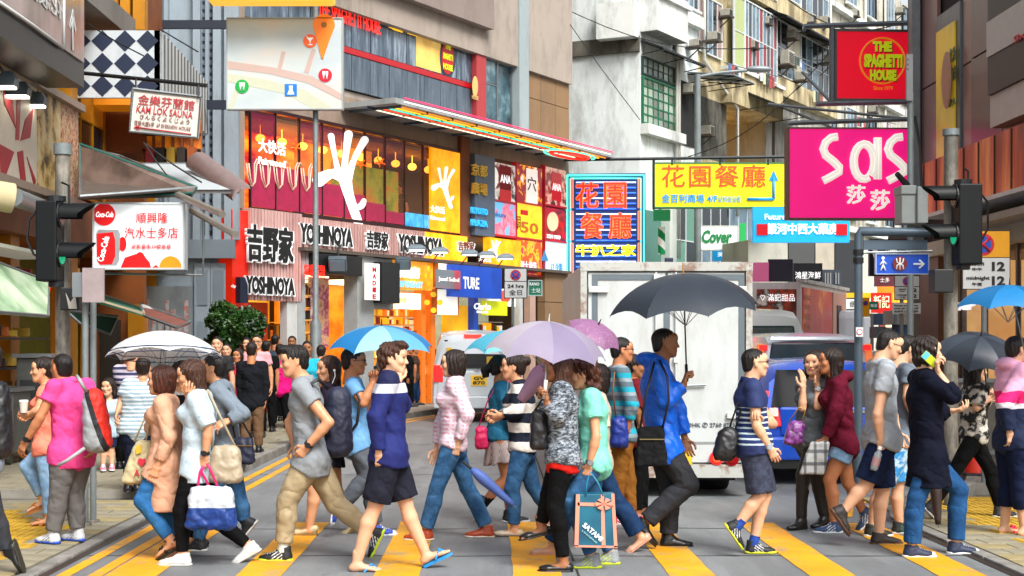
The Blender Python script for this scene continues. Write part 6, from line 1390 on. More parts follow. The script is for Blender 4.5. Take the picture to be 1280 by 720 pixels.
m=MB();m.tube([P(233,250,20.2),P(233,340,20.2)],.025,6);m.tube([P(130,342,20.2),P(254,344,20.2),P(254,275,20.2)],.02,6);m.build('bracket',GREYM,r)
# stalls and goods below
SL=[M('goods '+c,c,.5) for c in ('8a1c28','1c4a7a','a8882c','24583a','8a8478','4a2038','9a4a1c','1a1a1c','2a2420')]
stl=thing('market_stall','cluttered stall hung with coloured goods under the green plastic roof','market stall',(-6.9,19.5,.12))
LW=Wall((-6.7,15.5),(-6.7,21.8));shelves(.0,6.2,.9,2.6,5,26,-.4,SL,stl,M('dark rack','1c1a18',.6)) if False else None
m=MB()
for i in range(5): LW.box(m,0,6.2,.9+i*.42,.93+i*.42,-.4,.05)
m.build('rack',M('dark rack','1c1a18',.6),stl)
for i in range(90):
    u=random.random()*6.1;z=.95+random.randrange(5)*.42;s_=random.uniform(.06,.17);m=MB();LW.box(m,u,u+s_*.7,z,z+s_*1.2,-.35,-.35+random.uniform(.2,.36));o=m.build('goods',random.choice(SL),stl)
for i in range(8): m=MB();c=LW.pt(.6+i*.75,2.5,.1);m.ball(c,(.09,.09,.13),8,6);m.build('lantern',lit('red lantern','ff2a1c',.8),stl)
m=MB();LW.box(m,0,6.2,2.95,3.0,-.4,.3);m.build('roof_edge',lit('stall tube','c8d0c0',.2),stl)
def cart(x0,x1,ytop,ybot,Y,label):
    a,b_=P(x0,ybot,Y),P(x1,ytop,Y);r=thing('stall_cart',label,'cart',(a.x,Y,.11),'metal stall carts on the left pavement');z1=b_.z;m=MB();m.bx(a.x,b_.x,Y,Y+.7,.28,z1);m.build('cabinet',M('steel cabinet','6d7270',.4,.4,var=.25,dirt=.4),r,bevel=.02)
    m=MB();m.bx(a.x+.06,b_.x-.06,Y-.012,Y,.4,z1-.3);m.build('door_panel',M('dark steel','44484a',.4,.4,var=.2),r);m=MB();m.bx(a.x-.04,b_.x+.04,Y-.05,Y+.75,z1,z1+.05);m.build('counter',GREYM,r)
    for dx in (.08,(b_.x-a.x)-.08):
        for dy in (.08,.6): m=MB();c=Vector((a.x+dx,Y+dy,.2));m.cyl(c-Vector((.025,0,0)),c+Vector((.025,0,0)),.075,n=12);m.build('wheel',M('caster','3a3a34',.6),r)
cart(-20,17,490,570,18.5,'grey steel stall cart at the left edge');cart(20,62,447,568,19.5,'tall grey steel stall cart behind the woman with the cup')
# shrub in front of the grey building
def leafball(root,c,R,n,s,mat,name,seed,squash=1.0):
    rg=np.random.default_rng(seed);d=rg.normal(size=(n,3));d /= np.linalg.norm(d,axis=1)[:,None];cl=rg.normal(size=(26,3));cl /= np.linalg.norm(cl,axis=1)[:,None]
    r=R*(.55+.45*rg.random(n)**.5);bmp=(d@cl.T).max(1);r=r*(.72+.35*np.clip((bmp-.75)*4,0,1));p=d*r[:,None];p[:,2] *= squash;p+=np.array(c)
    a=rg.normal(size=(n,3));a /= np.linalg.norm(a,axis=1)[:,None];b_=np.cross(a,rg.normal(size=(n,3)));b_ /= np.linalg.norm(b_,axis=1)[:,None];L_=s*(.7+.6*rg.random(n))[:,None]
    V=np.stack([p-a*L_,p+b_*L_*.45,p+a*L_,p-b_*L_*.45],1).reshape(-1,3);Fq=np.arange(len(V)).reshape(-1,4);me=npmesh(name,V,Fq,smooth=False);return put(me,name,mat,root)
LEAF=M('shrub leaf',rough=.45,var=0,pat=lambda n: n.ramp(n.noise(3,3),[(.3,'14280e'),(.5,'264618'),(.7,'4a6e26')]))
tr=thing('potted_shrub','round dark green leafy shrub in front of the grey building doors','shrub',P(290,500,29)[:]);c=P(294,422,29)
rl_=random.Random(3)
for k in range(14): leafball(tr,c+Vector((rl_.uniform(-.42,.42),rl_.uniform(-.3,.3),rl_.uniform(-.7,.52))),rl_.uniform(.13,.33),700,rl_.uniform(.035,.07),LEAF if k%3 else M('shrub leaf dark',rough=.4,var=0,pat=lambda n: n.ramp(n.noise(3,3),[(.3,'14300f'),(.7,'2c5a1c')])),'leaf_clump',30+k)
for k in range(6): m=MB();m.tube([c-Vector((0,0,.5)),c+Vector((rl_.uniform(-.5,.5),rl_.uniform(-.3,.3),rl_.uniform(.2,.6)))],[.02,.008],5);m.build('branch',M('bark','4a3a2a',.8),tr)
m=MB();m.cyl(Vector((c.x,29,.12)),c,.05,.03);m.build('trunk',M('bark','4a3a2a',.8),tr);m=MB();m.cyl(Vector((c.x,29,.12)),Vector((c.x,29,.6)),.2,.28,n=16);m.build('pot',M('terracotta','8a4a34',.7),tr)
cpl=thing('planter_plant','small leafy plants with pink flowers on the cafe ledge','plant',P(922,168,48)[:]);leafball(cpl,W2.pt(W2.L*.5,zc_-2.55,.4),.55,700,.06,LEAF,'foliage',5,.5);leafball(cpl,W2.pt(W2.L*.68,zc_-2.6,.4),.45,500,.06,LEAF,'foliage',6,.5)
# ---------------------------------------------------------------- signals, poles, signs
def signal(label,Y,x0,y0,x1,y1,side,visors,lx):
    "signal head seen from its side; side=+1 shows its lamps to the right"
    a,b_=P(x0,y1,Y),P(x1,y0,Y);r=thing('traffic_signal',label,'traffic light',(a.x,Y,a.z),None);w_=b_.x-a.x;h=b_.z-a.z
    MB().bx(a.x,b_.x,Y-.13,Y+.13,a.z,b_.z).build('housing',BLACKG,r,bevel=.015)
    n=len(visors)
    for i,(vy,vl) in enumerate(visors):
        cz=P(0,vy,Y).z;xf_=b_.x if side>0 else a.x;R_=.106;m=MB();L_=vl*Y/F;outer=[];K=18
        for t,rr in ((0,R_),(1,R_*.98)):
            ring=[]
            for k in range(K+1):
                a_=-.35+(PI+.7)*k/K;ln=L_*(.55+.45*max(0,math.sin(a_)))*t;ring.append(Vector((xf_+side*ln,Y+math.cos(a_)*rr,cz+math.sin(a_)*rr)))
            outer.append(ring)
        inner=[[Vector((p.x,Y+(p.y-Y)*.93,cz+(p.z-cz)*.93)) for p in rg] for rg in outer]
        m.loft(outer,False,False);m.loft(inner,False,False);m.loft([outer[1],inner[1]],False,False);m.build('visor',BLACKG,r,smooth='all')
        m=MB();m.cyl(Vector((xf_,Y,cz)),Vector((xf_+side*.02,Y,cz)),.10,n=20);m.build('lens',lit('green signal','18c890',.5) if i==n-1 else M('dark red lens','3a0a0a',.2),r)
        m=MB();m.cyl(Vector((xf_-side*.01,Y,cz)),Vector((xf_+side*.015,Y,cz)),.125,n=20);m.build('bezel',BLACK,r)
    m=MB();zz=b_.z;m.cyl(Vector((lx,Y,zz)),Vector((lx,Y,zz+.05)),.09,n=12);m.build('clamp',DARKM,r);m=MB();m.cyl(Vector((lx,Y,a.z-.05)),Vector((lx,Y,a.z)),.07,n=12);m.build('clamp',DARKM,r);return r
YP=13.4;sp=thing('signal_post','worn steel traffic signal post on the left pavement','post',P(70,0,YP).xy[:]+(.03,));X=P(70.5,0,YP).x
m=MB();m.cyl((X,YP+.2,.03),(X,YP+.2,P(0,180,YP).z),.07,n=18);m.build('post',POLEB,sp,smooth=True);m=MB();zt_p=P(0,176,YP).z;m.cyl((X,YP+.2,P(0,190,YP).z),(X,YP+.2,zt_p),.085,n=18);m.build('cap',POLEG,sp,smooth=True)
signal('black traffic signal head with two long visors on the left post',YP,49.5,252,75.5,352,1,((268,44),(317,44)),X)
pb_=thing('push_button_box','small black pedestrian signal box on the left post under the big signal head','signal box',P(91,388,YP)[:]);a,b_=P(79,388,YP),P(102,360,YP);MB().bx(a.x,b_.x,YP-.1,YP+.1,a.z,b_.z).build('housing',BLACK,pb_,bevel=.01)
w=frontal(YP-.105,0,79);glyph(w,pb_,[(82,366),(88,378),(94,368),(96,386),(86,386)],M('worn sticker','b8b4a8',.6),0,.006)
for x,yb,Y_,lab in ((106.5,651,13.15,'left one'),(116.5,644,13.4,'right one')):
    r=thing('sign_post','thin grey steel sign post on the left pavement, %s of the pair'%lab,'post',P(x,yb,Y_)[:],'thin sign posts on the left pavement');m=MB();q=P(x,0,Y_).x;m.cyl((q,Y_,.03),(q,Y_,P(0,372,Y_).z),.03,n=14);m.build('post',POLEG,r,smooth=True);m=MB();m.cyl((q,Y_,.02),(q,Y_,.05),.06,n=12);m.build('base',POLEB,r)
sb=thing('notice_board','back of a small pinkish grey sign plate on the thin posts','sign',P(117,378,13.1)[:]);a,b_=P(104,378,13.05),P(131,335,13.05);MB().bx(a.x,b_.x,13.02,13.05,a.z,b_.z).build('plate',M('faded plate','9a8c8c',.5,var=.2,vs=8),sb);m=MB();m.bx(a.x-.1,a.x,13.05,13.2,a.z+.05,b_.z-.04);m.build('clamp',GREYM,sb)
m=MB();m.tube([P(77,228,YP-.05),P(86,232,YP),P(86,255,YP)],.012,5);tag(m.build('cable',BLACK),'short black cable looping into the top of the left signal head','cable')
m=MB();m.tube([P(50,258,YP),P(36,275,YP),P(34,300,YP),P(42,318,YP),P(50,322,YP)],.012,5);tag(m.build('cable',BLACK),'black cable looping out left of the left signal head','cable')
YR=14.6;X=P(1196.5,0,YR).x;sp2=thing('signal_post','worn steel traffic signal post on the right pavement','post',(X,YR,.03));m=MB();m.cyl((X,YR+.2,.03),(X,YR+.2,P(0,164,YR).z),.07,n=18);m.build('post',POLEB,sp2,smooth=True);m=MB();m.cyl((X,YR+.2,P(0,166,YR).z),(X,YR+.2,P(0,158,YR).z),.085,n=18);m.build('cap',POLEG,sp2,smooth=True)
signal('black traffic signal head with two long visors on the right post',YR,1194,231,1223,331,-1,((245,42),(293,42)),X+.06)
r=thing('push_button_box','small dark box fixed to the right post below the signal head','signal box',P(1175,366,YR)[:]);a,b_=P(1164,366,YR),P(1188,337,YR);MB().bx(a.x,b_.x,YR-.1,YR+.1,a.z,b_.z).build('housing',BLACK,r,bevel=.01)
m=MB();m.tube([P(1205,210,YR),P(1210,214,YR),P(1210,228,YR)],.012,5);m.tube([P(1224,240,YR),P(1234,252,YR),P(1235,285,YR),P(1226,302,YR)],.012,5);tag(m.build('cable',BLACK),'black cable looping beside the right signal head','cable')
# pedestrian direction sign on a bent pipe
YB=15.2;r=thing('sign_gantry','grey bent pipe post carrying the blue pedestrian sign','post',P(1073,0,YB).xy[:]+(0,));PB_=M('blue grey pipe','4f5f6c',.45,.3,var=.2,vs=6)
m=MB();q=P(1073,0,YB);m.tube([(q.x,YB,.0),(q.x,YB,P(0,294,YB).z),P(1075,289,YB),P(1162,291,YB)],[.045,.045,.048,.048],12);m.build('pipe',PB_,r,smooth=True);m=MB();m.tube([P(1073,316,YB),P(1165,314,YB)],.014,6);m.build('rail',GREYM,r);m=MB();a,b_=P(1080,300,YB),P(1160,312,YB);m.bx(a.x,b_.x,YB+.02,YB+.05,b_.z,a.z);m.build('plate',M('blue grey plate','4a5c6a',.5),r)
for y in (312,322): m=MB();m.cyl(P(1073,y,YB),P(1073,y+7,YB),.056,n=12);m.build('clamp',DARKM,r)
r,w=board('direction_sign','blue pedestrian sign with walking figure, red railway roundel and white arrow','sign',YB-.06,1094,317,1161,343,M('sign blue','0a4fc4',.35,var=.03,emit=.12),M('sign white rim','c4d4e4',.4),.02,fw=.008)
WT=M('reflective white','e8ecec',.4,var=0,emit=.15);disc(w,r,1125,329.5,9,M('roundel red','8a1a14',.4),.022)
for q in (((1120.5,323),(1121.5,328),(1125,330),(1128.5,328),(1129.5,323)),((1120.5,336.5),(1121.5,331.5),(1125,329.5),(1128.5,331.5),(1129.5,336.5)),((1125,322),(1125,337))): stroke(w,r,q,.007,WT,.028)
stroke(w,r,[(1142,330),(1153,330)],.011,WT,.02);stroke(w,r,[(1149,325),(1155,330),(1149,335)],.011,WT,.02);disc(w,r,1104,322.5,2,WT,.02)
for q in (((1104,325),(1104,331)),((1104,331),(1101,338)),((1104,331),(1107,338)),((1104,326),(1100,331)),((1104,326),(1108,330))): stroke(w,r,q,.008,WT,.02)
def psign(label,Y,x0,y0,x1,y1,kind,pole=None):
    r=thing('parking_sign',label,'sign',P((x0+x1)/2,y1,Y)[:],'no stopping signs');w=frontal(Y,0,x0);fw=M('sign plate white','ccd0d0',.4,var=.08,dirt=.15);h=y1-y0;split=.46 if kind != '24' else .44
    m=MB();w.pbox(m,x0,y0,x1,y0+h*split-.6,0,.02,x0);m.build('plate',M('sign amber','d8960c',.4,emit=.1) if kind=='big' else fw,r);m=MB();w.pbox(m,x0,y0+h*split+.4,x1,y1,0,.02,x0);m.build('plate',fw,r)
    m=MB();w.pbox(m,x0-1,y0-1,x1+1,y1+1,-.02,-.002,x0);m.build('backing',DARKM,r)
    cx_,cy_=(x0+x1)/2,y0+h*split/2;R_=h*split*.42
    if kind=='big': cx_ -= 4
    disc(w,r,cx_,cy_,R_,M('no stopping red','c4182a',.4),.026);disc(w,r,cx_,cy_,R_*.74,M('no stopping blue','1c4cb0',.4),.031)
    for s_ in (1,-1): stroke(w,r,[(cx_-R_*.6,cy_-s_*R_*.6),(cx_+R_*.6,cy_+s_*R_*.6)],R_*.1*Y/F,M('no stopping red','c4182a'),.036)
    wd=x1-x0
    if kind=='24': w.text(r,'24 hrs',cx_,y0+h*.60,wd*.75,h*.13,TK,d=.024,bold=.03);w.text(r,'全日',cx_,y0+h*.82,wd*.6,h*.19,TK,d=.024)
    else:
        w.text(r,'12',x0+wd*.76,y0+h*.61,wd*.28,h*.16,TK,d=.024,bold=.04);w.text(r,'12',x0+wd*.76,y0+h*.86,wd*.28,h*.16,TK,d=.024,bold=.04);w.text(r,'noon',x0+wd*.3,y0+h*.57,wd*.3,h*.06,TK,d=.024,bold=.02);w.text(r,'中午',x0+wd*.3,y0+h*.66,wd*.22,h*.06,TK,d=.024);w.text(r,'midnight',x0+wd*.32,y0+h*.82,wd*.5,h*.08,TK,d=.024,bold=.02);w.text(r,'午夜',x0+wd*.3,y0+h*.92,wd*.22,h*.06,TK,d=.024)
    if pole: q=P(pole,0,Y+.04);m=MB();m.cyl((q.x,q.y,.0),(q.x,q.y,P(0,y0+6,Y).z),.032,n=12);m.build('post',POLEG,r,smooth=True)
psign('large amber and white no stopping sign, noon to midnight, beside the right signal',16.2,1204,289,1262,361,'big',1230);psign('white no stopping sign, noon to midnight, under the blue pedestrian sign',24,1119,345,1149,374,'small',1127);psign('white no stopping sign reading 24 hrs in front of the posters',29,631,336,658,372,'24',641)
r,w=board('notice_sign','small white restriction plate with several lines of text below the noon sign','sign',23.95,1116,379,1151,392,M('sign plate white','ccd0d0'),None,.02)
for i,t in enumerate(('Except private car','pick up drop off','私家車上落客除外')): w.text(r,t,1133,382+i*3.6,30,2.6,TK,d=.01)
r,w=board('street_name_sign','green tram stop sign ending in RANO with white characters','sign',29.2,660,350,678,370,M('sign green','0c7a5c',.4,emit=.1),M('pale rim','b8c8c8',.4),.03,fw=.02);w.text(r,'RANO',668,355,12,4,WT,d=.02,bold=.02);w.text(r,'士站',670,363,11,6,WT,d=.02,bold=.02)
r,w=board('direction_sign','small green and white route sign far down the street','sign',33,1087,377,1098,387,M('sign green','0c7a5c'),None,.03);w.text(r,'隧道',1092.5,382,8,4,WT,d=.02)
r,w=board('parking_sign','tiny amber no stopping sign far behind the pipe post','sign',30,1077,372,1087,396,M('sign amber','d8960c'),None,.03);disc(w,r,1082,379,3.2,M('no stopping red','c4182a'),.01);disc(w,r,1082,379,2.2,M('no stopping blue','1c4cb0'),.015)
r,w=board('bin_sign','small white round no entry pictogram plate on the pipe post','sign',15.1,1070,409,1079,421,M('sign plate white','ccd0d0'),None,.01);disc(w,r,1074.5,415,3.6,M('no stopping red','c4182a'),.006);disc(w,r,1074.5,415,2.6,WT,.009)
# camera mast
r=thing('camera_mast','grey mast with equipment boxes and a camera in front of the magenta sign','mast',P(1135,0,17).xy[:]+(0,));m=MB();q=P(1138,0,17);m.cyl((q.x,17,0),(q.x,17,P(0,115,17).z),.038,n=12);m.build('pole',POLEG,r,smooth=True)
a,b_=P(1131,127,17),P(1139,69,17);m=MB();m.bx(a.x,b_.x,16.93,16.97,a.z,b_.z);m.build('strip',M('grey strip','7a7c7e',.5),r);m=MB();[m.cyl(P(1135,y,16.92),P(1135,y,16.935),.008,n=8) for y in (74,80,86)];m.build('rivet',M('red rivet','a0282c',.5),r)
for x0,x1,y0,y1,d_ in ((1121,1139,244,281,0),(1120,1139,234,245,.02),(1139,1152,236,281,.06)): a,b_=P(x0,y1,17),P(x1,y0,17);m=MB();m.bx(a.x,b_.x,16.8-d_,17.1,a.z,b_.z);m.build('equipment_box',M('box grey','8f9694',.5,var=.12,dirt=.2),r,bevel=.01)
m=MB();m.tube([P(1121,217,16.8),P(1134,232,16.9)],[.03,.04],8);m.tube([P(1134,232,16.9),P(1138,236,17)],.02,6);m.build('camera',BLACK,r,smooth=True);m=MB();m.tube([P(1143,145,17),P(1150,185,17),P(1152,240,17)],.02,6);m.build('conduit',DARKM,r,smooth=True)
# map sign and its lamp post
r,w=board('map_sign','large pale street map panel with orange pin, food and cocktail symbols on a pole','sign',27,283,22,429,137,M('map print',rough=.45,var=0,emit=.0,pat=lambda n: n.ramp(n.noise(.75,3,.5,stretch=(1,1,1.6)),[(.36,'b8c6ca'),(.5,'c6d0d0'),(.6,'d0cec8')])),M('map rim','a8b0b0',.4),.15,fw=.02)
RO1,RO2=M('map road pink','c8aea4',.5,var=.05),M('map road pale','c8ccb4',.5,var=.05)
for q,mt,d_ in ((((284,76),(340,84),(390,95),(428,118),(428,126),(385,104),(335,92),(284,86)),RO1,.004),(((284,92),(330,99),(380,112),(415,134),(390,136),(360,118),(284,102)),RO2,.003),(((352,64),(357,65),(351,90),(346,89)),RO1,.005),(((390,60),(395,62),(386,92),(380,90)),RO1,.005),(((285,135),(296,104),(302,105),(291,136)),RO2,.004)): glyph(w,r,q,mt,0,d_)
OP=M('pin orange','f07a0c',.4,var=0,emit=.25);glyph(w,r,[(405+13.5*math.cos(a),31+13.5*math.sin(a)) for a in np.linspace(PI-.25,2*PI+.25,22)]+[(411,52),(404,73),(402,73),(397,52)],OP,.005,.02,'pin');disc(w,r,405,31,3.6,M('pin brown','a8701c',.5),.026)
for x,y,mt,s_ in ((387.5,51,'e85a14','c'),(302.5,108,'10a040','f'),(406.5,94,'d8122c','f')):
    disc(w,r,x,y,8.5,M('symbol '+mt,mt,.4,var=0,emit=.15),.012)
    if s_=='f':
        for dx in (-2,2): stroke(w,r,[(x+dx,y-1),(x+dx,y+5)],.012,WT,.018);glyph(w,r,[(x+dx-1.7,y-5),(x+dx+1.7,y-5),(x+dx+1.3,y),(x+dx-1.3,y)],WT,.012,.02)
    else: glyph(w,r,[(x-4.5,y-4),(x+4.5,y-4),(x,y+1)],WT,.012,.02);stroke(w,r,[(x,y),(x,y+5)],.01,WT,.018);stroke(w,r,[(x-3,y+5),(x+3,y+5)],.01,WT,.018);stroke(w,r,[(x-5,y-6),(x-2,y-4)],.008,WT,.018)
glyph(w,r,[(356,105),(371,105),(371,120),(356,120)],M('symbol blue','1478d0',.4,emit=.15),.003,.012);glyph(w,r,[(361,107),(366,107),(365.5,112),(368,118),(359,118),(361.5,112)],WT,.012,.018)
lp=thing('lamp_post','grey lamp post rising past the map sign to a glowing yellow lamp','lamp post',P(394,0,27.2).xy[:]+(.1,));q=P(394.5,0,27.2);m=MB();m.tube([(q.x,27.2,.1),(q.x,27.2,P(0,405,27.2).z),(q.x,27.2,P(0,398,27.2).z),(q.x,27.2,9)],[.105,.105,.055,.05],14);m.build('post',POLEG,lp,smooth=True)
m=MB();m.box(P(340,0,26.6),(2.3,.5,.14));m.build('lamp_shade',lit('amber lamp shade','f0b83c',.8),lp,bevel=.06)
sl_=thing('street_lamp','grey street lamp with a long arm reaching right in front of the apartments','street lamp',P(872,0,46).xy[:]+(.1,));q=P(872,0,46);m=MB();m.tube([(q.x,46,.0),(q.x,46,P(0,93,46).z)],[.13,.10],12);m.build('pole',POLEG,sl_,smooth=True);m=MB();m.tube([P(872,96,46),P(900,91,46),P(934,88,46)],.05,8);m.build('arm',POLEG,sl_,smooth=True);m=MB();m.ball(P(949,86.5,46),(.43,.18,.11),14,8);m.build('lamp_head',M('lamp head','8d979c',.4,.3),sl_,smooth='all')
# cone and barrier behind
co=thing('traffic_cone','orange traffic cone on the raised pavement at the right','cone',(P(1221,0,17.2).x,17.2,.12));x=P(1221,0,17.2).x;m=MB();m.cyl((x,17.2,.15),(x,17.2,.6),.14,.02,16);m.build('cone',M('cone orange','e02c10',.5),co,smooth=True);m=MB();m.bx(x-.19,x+.19,17.01,17.39,.12,.15);m.build('base',BLACK,co,bevel=.01)
rl=thing('railing','dull grey pedestrian railing and hoarding panels on the right pavement','railing',(6.4,17.5,.12))
for i in range(9):
    m=MB();x=P(1196,0,18).x+i*.13;m.bx(x,x+.12,18.0,18.03,.14,1.25);m.build('slat',M('grey board','7d7a72',.7,var=.3),rl)
for z in (.3,1.2): m=MB();m.bx(P(1196,0,18).x,P(1196,0,18).x+1.2,17.97,18.0,z,z+.05);m.build('rail',GREYM,rl)

# ---------------------------------------------------------------- vehicles
def wheel(root,x,y,r,w_=.18,rim=M('rim grey','8a8e90',.3,.7)):
    t=MB();t.cyl((x-w_/2,y,r),(x+w_/2,y,r),r,n=22);o=t.build('wheel',M('tyre rubber','101010',.8),root,bevel=.02);m=MB();m.cyl((x-w_/2-.01,y,r),(x+w_/2+.01,y,r),r*.58,n=18);m.build('rim',rim,o)
def carbody(root,xc,y0,secs,wd,mat):
    "secs: (y offset from rear, floor z, belt z, roof z, belt half-width factor, roof half-width factor)"
    rings=[]
    for dy,zf_,zb,zr,fb,fr in secs:
        h=wd/2;pts=[(-h*fb*.93,zf_),(-h*fb,zf_+.12),(-h*fb,(zf_+zb)/2),(-h*fb*.985,zb),(-h*(fb*.3+fr*.7)*.97,zb+(zr-zb)*.7),(-h*fr*.9,zr-.05),(-h*fr*.6,zr),(0,zr+.02)]
        pts=pts+[(-x,z) for x,z in pts[-2::-1]];rings.append([Vector((xc+x,y0+dy,z)) for x,z in pts])
    m=MB();m.loft(rings);return m.build('body',mat,root,smooth=True)
def patch(root,name,xc,w_top,w_bot,z0,z1,ya,yb,th,mat,bevel=0.0):
    "slightly proud panel on a leaning rear face: bottom edge at depth ya, top edge at yb"
    m=MB();m.hexa([(xc-w_bot/2,ya-th,z0),(xc+w_bot/2,ya-th,z0),(xc+w_bot/2,ya+.05,z0),(xc-w_bot/2,ya+.05,z0),(xc-w_top/2,yb-th,z1),(xc+w_top/2,yb-th,z1),(xc+w_top/2,yb+.05,z1),(xc-w_top/2,yb+.05,z1)]);return m.build(name,mat,root,bevel=bevel)
TL=lit('tail light red','e01818',.9);TLD=M('tail light dark red','8a0c10',.15,emit=.1);TLO=lit('tail light orange','e8783c',.5);CARG=M('car glass','0a0e12',.12,var=.3,vs=2,spec=.35)
# silver-white van by the shops
Y0=30.6;xc=P(591,0,Y0).x;vn=thing('van','pearl white minivan seen from behind with its brake light lit beside the shops','van',(xc,Y0,0));PW=M('pearl white paint','c4ccd2',.25,.1,var=.04,coat=.6,dirt=.08)
carbody(vn,xc,Y0,[(0,.36,1.05,1.72,.96,.78),(.05,.30,1.08,1.86,1,.86),(.35,.27,1.1,1.95,1,.88),(2.6,.26,1.1,1.97,1,.88),(3.6,.26,1.05,1.7,1,.8),(4.3,.28,.95,1.05,.98,.8),(4.6,.35,.7,.8,.85,.7)],1.72,PW)
patch(vn,'rear_window',xc,1.22,1.42,1.14,1.76,Y0-.0,Y0+.03,.015,CARG,.03);patch(vn,'tailgate',xc,1.5,1.5,.55,1.08,Y0,Y0,.02,PW,.02);patch(vn,'bumper',xc,1.7,1.66,.3,.56,Y0-.08,Y0-.08,.02,PW,.03);patch(vn,'lower_bumper',xc,1.6,1.5,.22,.32,Y0-.04,Y0-.04,.02,BLACK)
for s_ in (-1,1): patch(vn,'tail_light',xc+s_*.73,.2,.2,.86,1.22,Y0-.0,Y0+.01,.04,TL if s_<0 else TL,.02);patch(vn,'reflector',xc+s_*.68,.2,.2,.5,.54,Y0-.08,Y0-.08,.03,TL);wheel(vn,xc+s_*.72,Y0+.75,.31);wheel(vn,xc+s_*.72,Y0+3.6,.31)
patch(vn,'brake_light',xc,.38,.36,1.80,1.87,Y0+.02,Y0+.03,.03,lit('brake light','ff1c10',3));pl_=patch(vn,'number_plate',xc+.13,.34,.34,.78,1.0,Y0,Y0,.035,M('plate yellow','e8b81c',.5,emit=.1));w=Wall((xc-.1,Y0-.04),(xc+1,Y0-.04));lettering(vn,'GV\n870',(xc+.13,Y0-.042,.89),(1,0,0),.26,.17,TK,bold=.03);lettering(vn,'⊕',(xc+.1,Y0-.03,1.12),(1,0,0),.15,.09,CHROME,bold=.02)
patch(vn,'wiper',xc+.1,.6,.6,1.15,1.18,Y0,Y0,.04,BLACK)
# box truck
Y0=15.8;s=Y0/F;X0,X1=P(727,0,Y0).x,P(938,0,Y0).x;zt_,zb_=P(0,330,Y0).z,P(0,592,Y0).z;tk=thing('box_truck','white box truck seen from behind with closed rear doors and a lit red tail light','truck',((X0+X1)/2,Y0,0))
TW1=M('truck white paint','c2c8c7',.4,.0,var=.05,vs=1.5,dirt=.5,dirtcol='857d6c');TG1=M('truck rubber seal','5f6b72',.6,var=.1);RU=M('rusty truck rim',rough=.6,var=.1,pat=lambda n: n.mix(n.ramp(n.noise(5,6,.7),[(.5,0.0),(.62,.8)]),srgb('b4b6b0'),srgb('7a5238')))
MB().bx(X0,X1,Y0+.03,Y0+4.2,zb_+.02,zt_-.01).build('cargo_box',TW1,tk,bevel=.01)
xm=P(833,0,Y0).x;zd0,zd1=P(0,578,Y0).z,P(0,341,Y0).z
for a,b_ in ((X0+.07,xm-.012),(xm+.012,X1-.07)): MB().bx(a,b_,Y0-.02,Y0+.03,zd0,zd1).build('rear_door',TW1,tk,bevel=.008)
for (a,b_,c,d_) in ((740,747,350,575),(923,930,350,575),(740,822,343,350),(846,930,343,350),(829.5,837,350,575)): p,q=P(a,d_,Y0),P(b_,c,Y0);MB().bx(p.x,q.x,Y0-.03,Y0-.018,p.z,q.z).build('seal',TG1,tk)
m=MB();m.bx(X0-.02,X1+.02,Y0-.05,Y0+.05,zd1+.02,zt_+.02);m.build('top_rail',RU,tk);MB().bx(X0-.015,X0+.055,Y0-.045,Y0+.05,zb_,zd1+.02).build('corner_post',RU,tk);MB().bx(X1-.055,X1+.015,Y0-.045,Y0+.05,zb_,zd1+.02).build('corner_post',RU,tk);m=MB();m.bx(X0-.02,X1+.02,Y0-.06,Y0+.05,zb_-.04,zd0-.02);m.build('bottom_rail',RU,tk)
for x,y in ((740,362),(740,480),(928,519),(928,362)): c=P(x,y,Y0);MB().box(c+Vector((0.07 if x<800 else-.07,-.05,0)),(.22,.03,.07)).build('hinge',WHITEM,tk,bevel=.01)
for x in (820,845): m=MB();m.cyl(P(x,575,Y0-.05),P(x,340,Y0-.05),.011,n=8);m.build('lock_bar',WHITEM,tk,smooth=True);[MB().box(P(x,y,Y0-.05),(.05,.04,.06)).build('bracket',WHITEM,tk) for y in (346,450,560)]
m=MB();m.tube([P(857,482,Y0-.05),P(882,481,Y0-.05)],.012,6);m.build('door_handle',GREYM,tk,smooth=True);MB().box(P(836,325,Y0),(.09,.08,.05)).build('marker_lamp',M('navy lamp','1a2440',.3),tk,bevel=.01)
lettering(tk,'OHK ✆ 2760 8733',P(889,531,Y0-.028),(1,0,0),60*s,6*s,M('truck lettering grey','5a6268',.5,var=0));m=MB();p,q=P(740,555,Y0),P(930,552,Y0);m.bx(p.x,q.x,Y0-.024,Y0-.019,p.z,q.z);m.build('seam',M('seam grey','8a8f8e',.6),tk)
for x,y in ((896,573),(745,573),(915,574)): m=MB();c=P(x,y,Y0-.07);m.cyl(c,c+Vector((0,.08,0)),.075,n=20);o=m.build('tail_light',TLD if x==915 else lit('tail light rim','c81410',.5),tk);m=MB();m.cyl(c-Vector((0,.012,0)),c,.045,n=18);m.build('bulb',lit('tail bulb','ff3c14',2.5) if x != 915 else TLD,o)
MB().box(P(858,571,Y0-.06),(.12,.02,.17)).build('number_plate',M('plate yellow','e8b81c'),tk)
for sx,x in ((1,X1-.28),(-1,X0+.28)): wheel(tk,x,Y0+.95,.34,.34);m=MB();m.bx(x-.2,x+.2,Y0+.5,Y0+.53,.14,.62);m.build('mudflap',M('black rubber','14181a',.7),tk);wheel(tk,x,Y0+4.9,.34,.2)
m=MB();m.bx(X0+.3,X0+.42,Y0+.1,Y0+5.5,.42,.58);m.bx(X1-.42,X1-.3,Y0+.1,Y0+5.5,.42,.58);m.bx(X0+.3,X1-.3,Y0+.9,Y0+1.0,.28,.42);m.build('chassis',BLACK,tk);MB().bx(X0+.08,X1-.08,Y0+4.3,Y0+5.9,.4,2.05).build('cab',TW1,tk,bevel=.12)
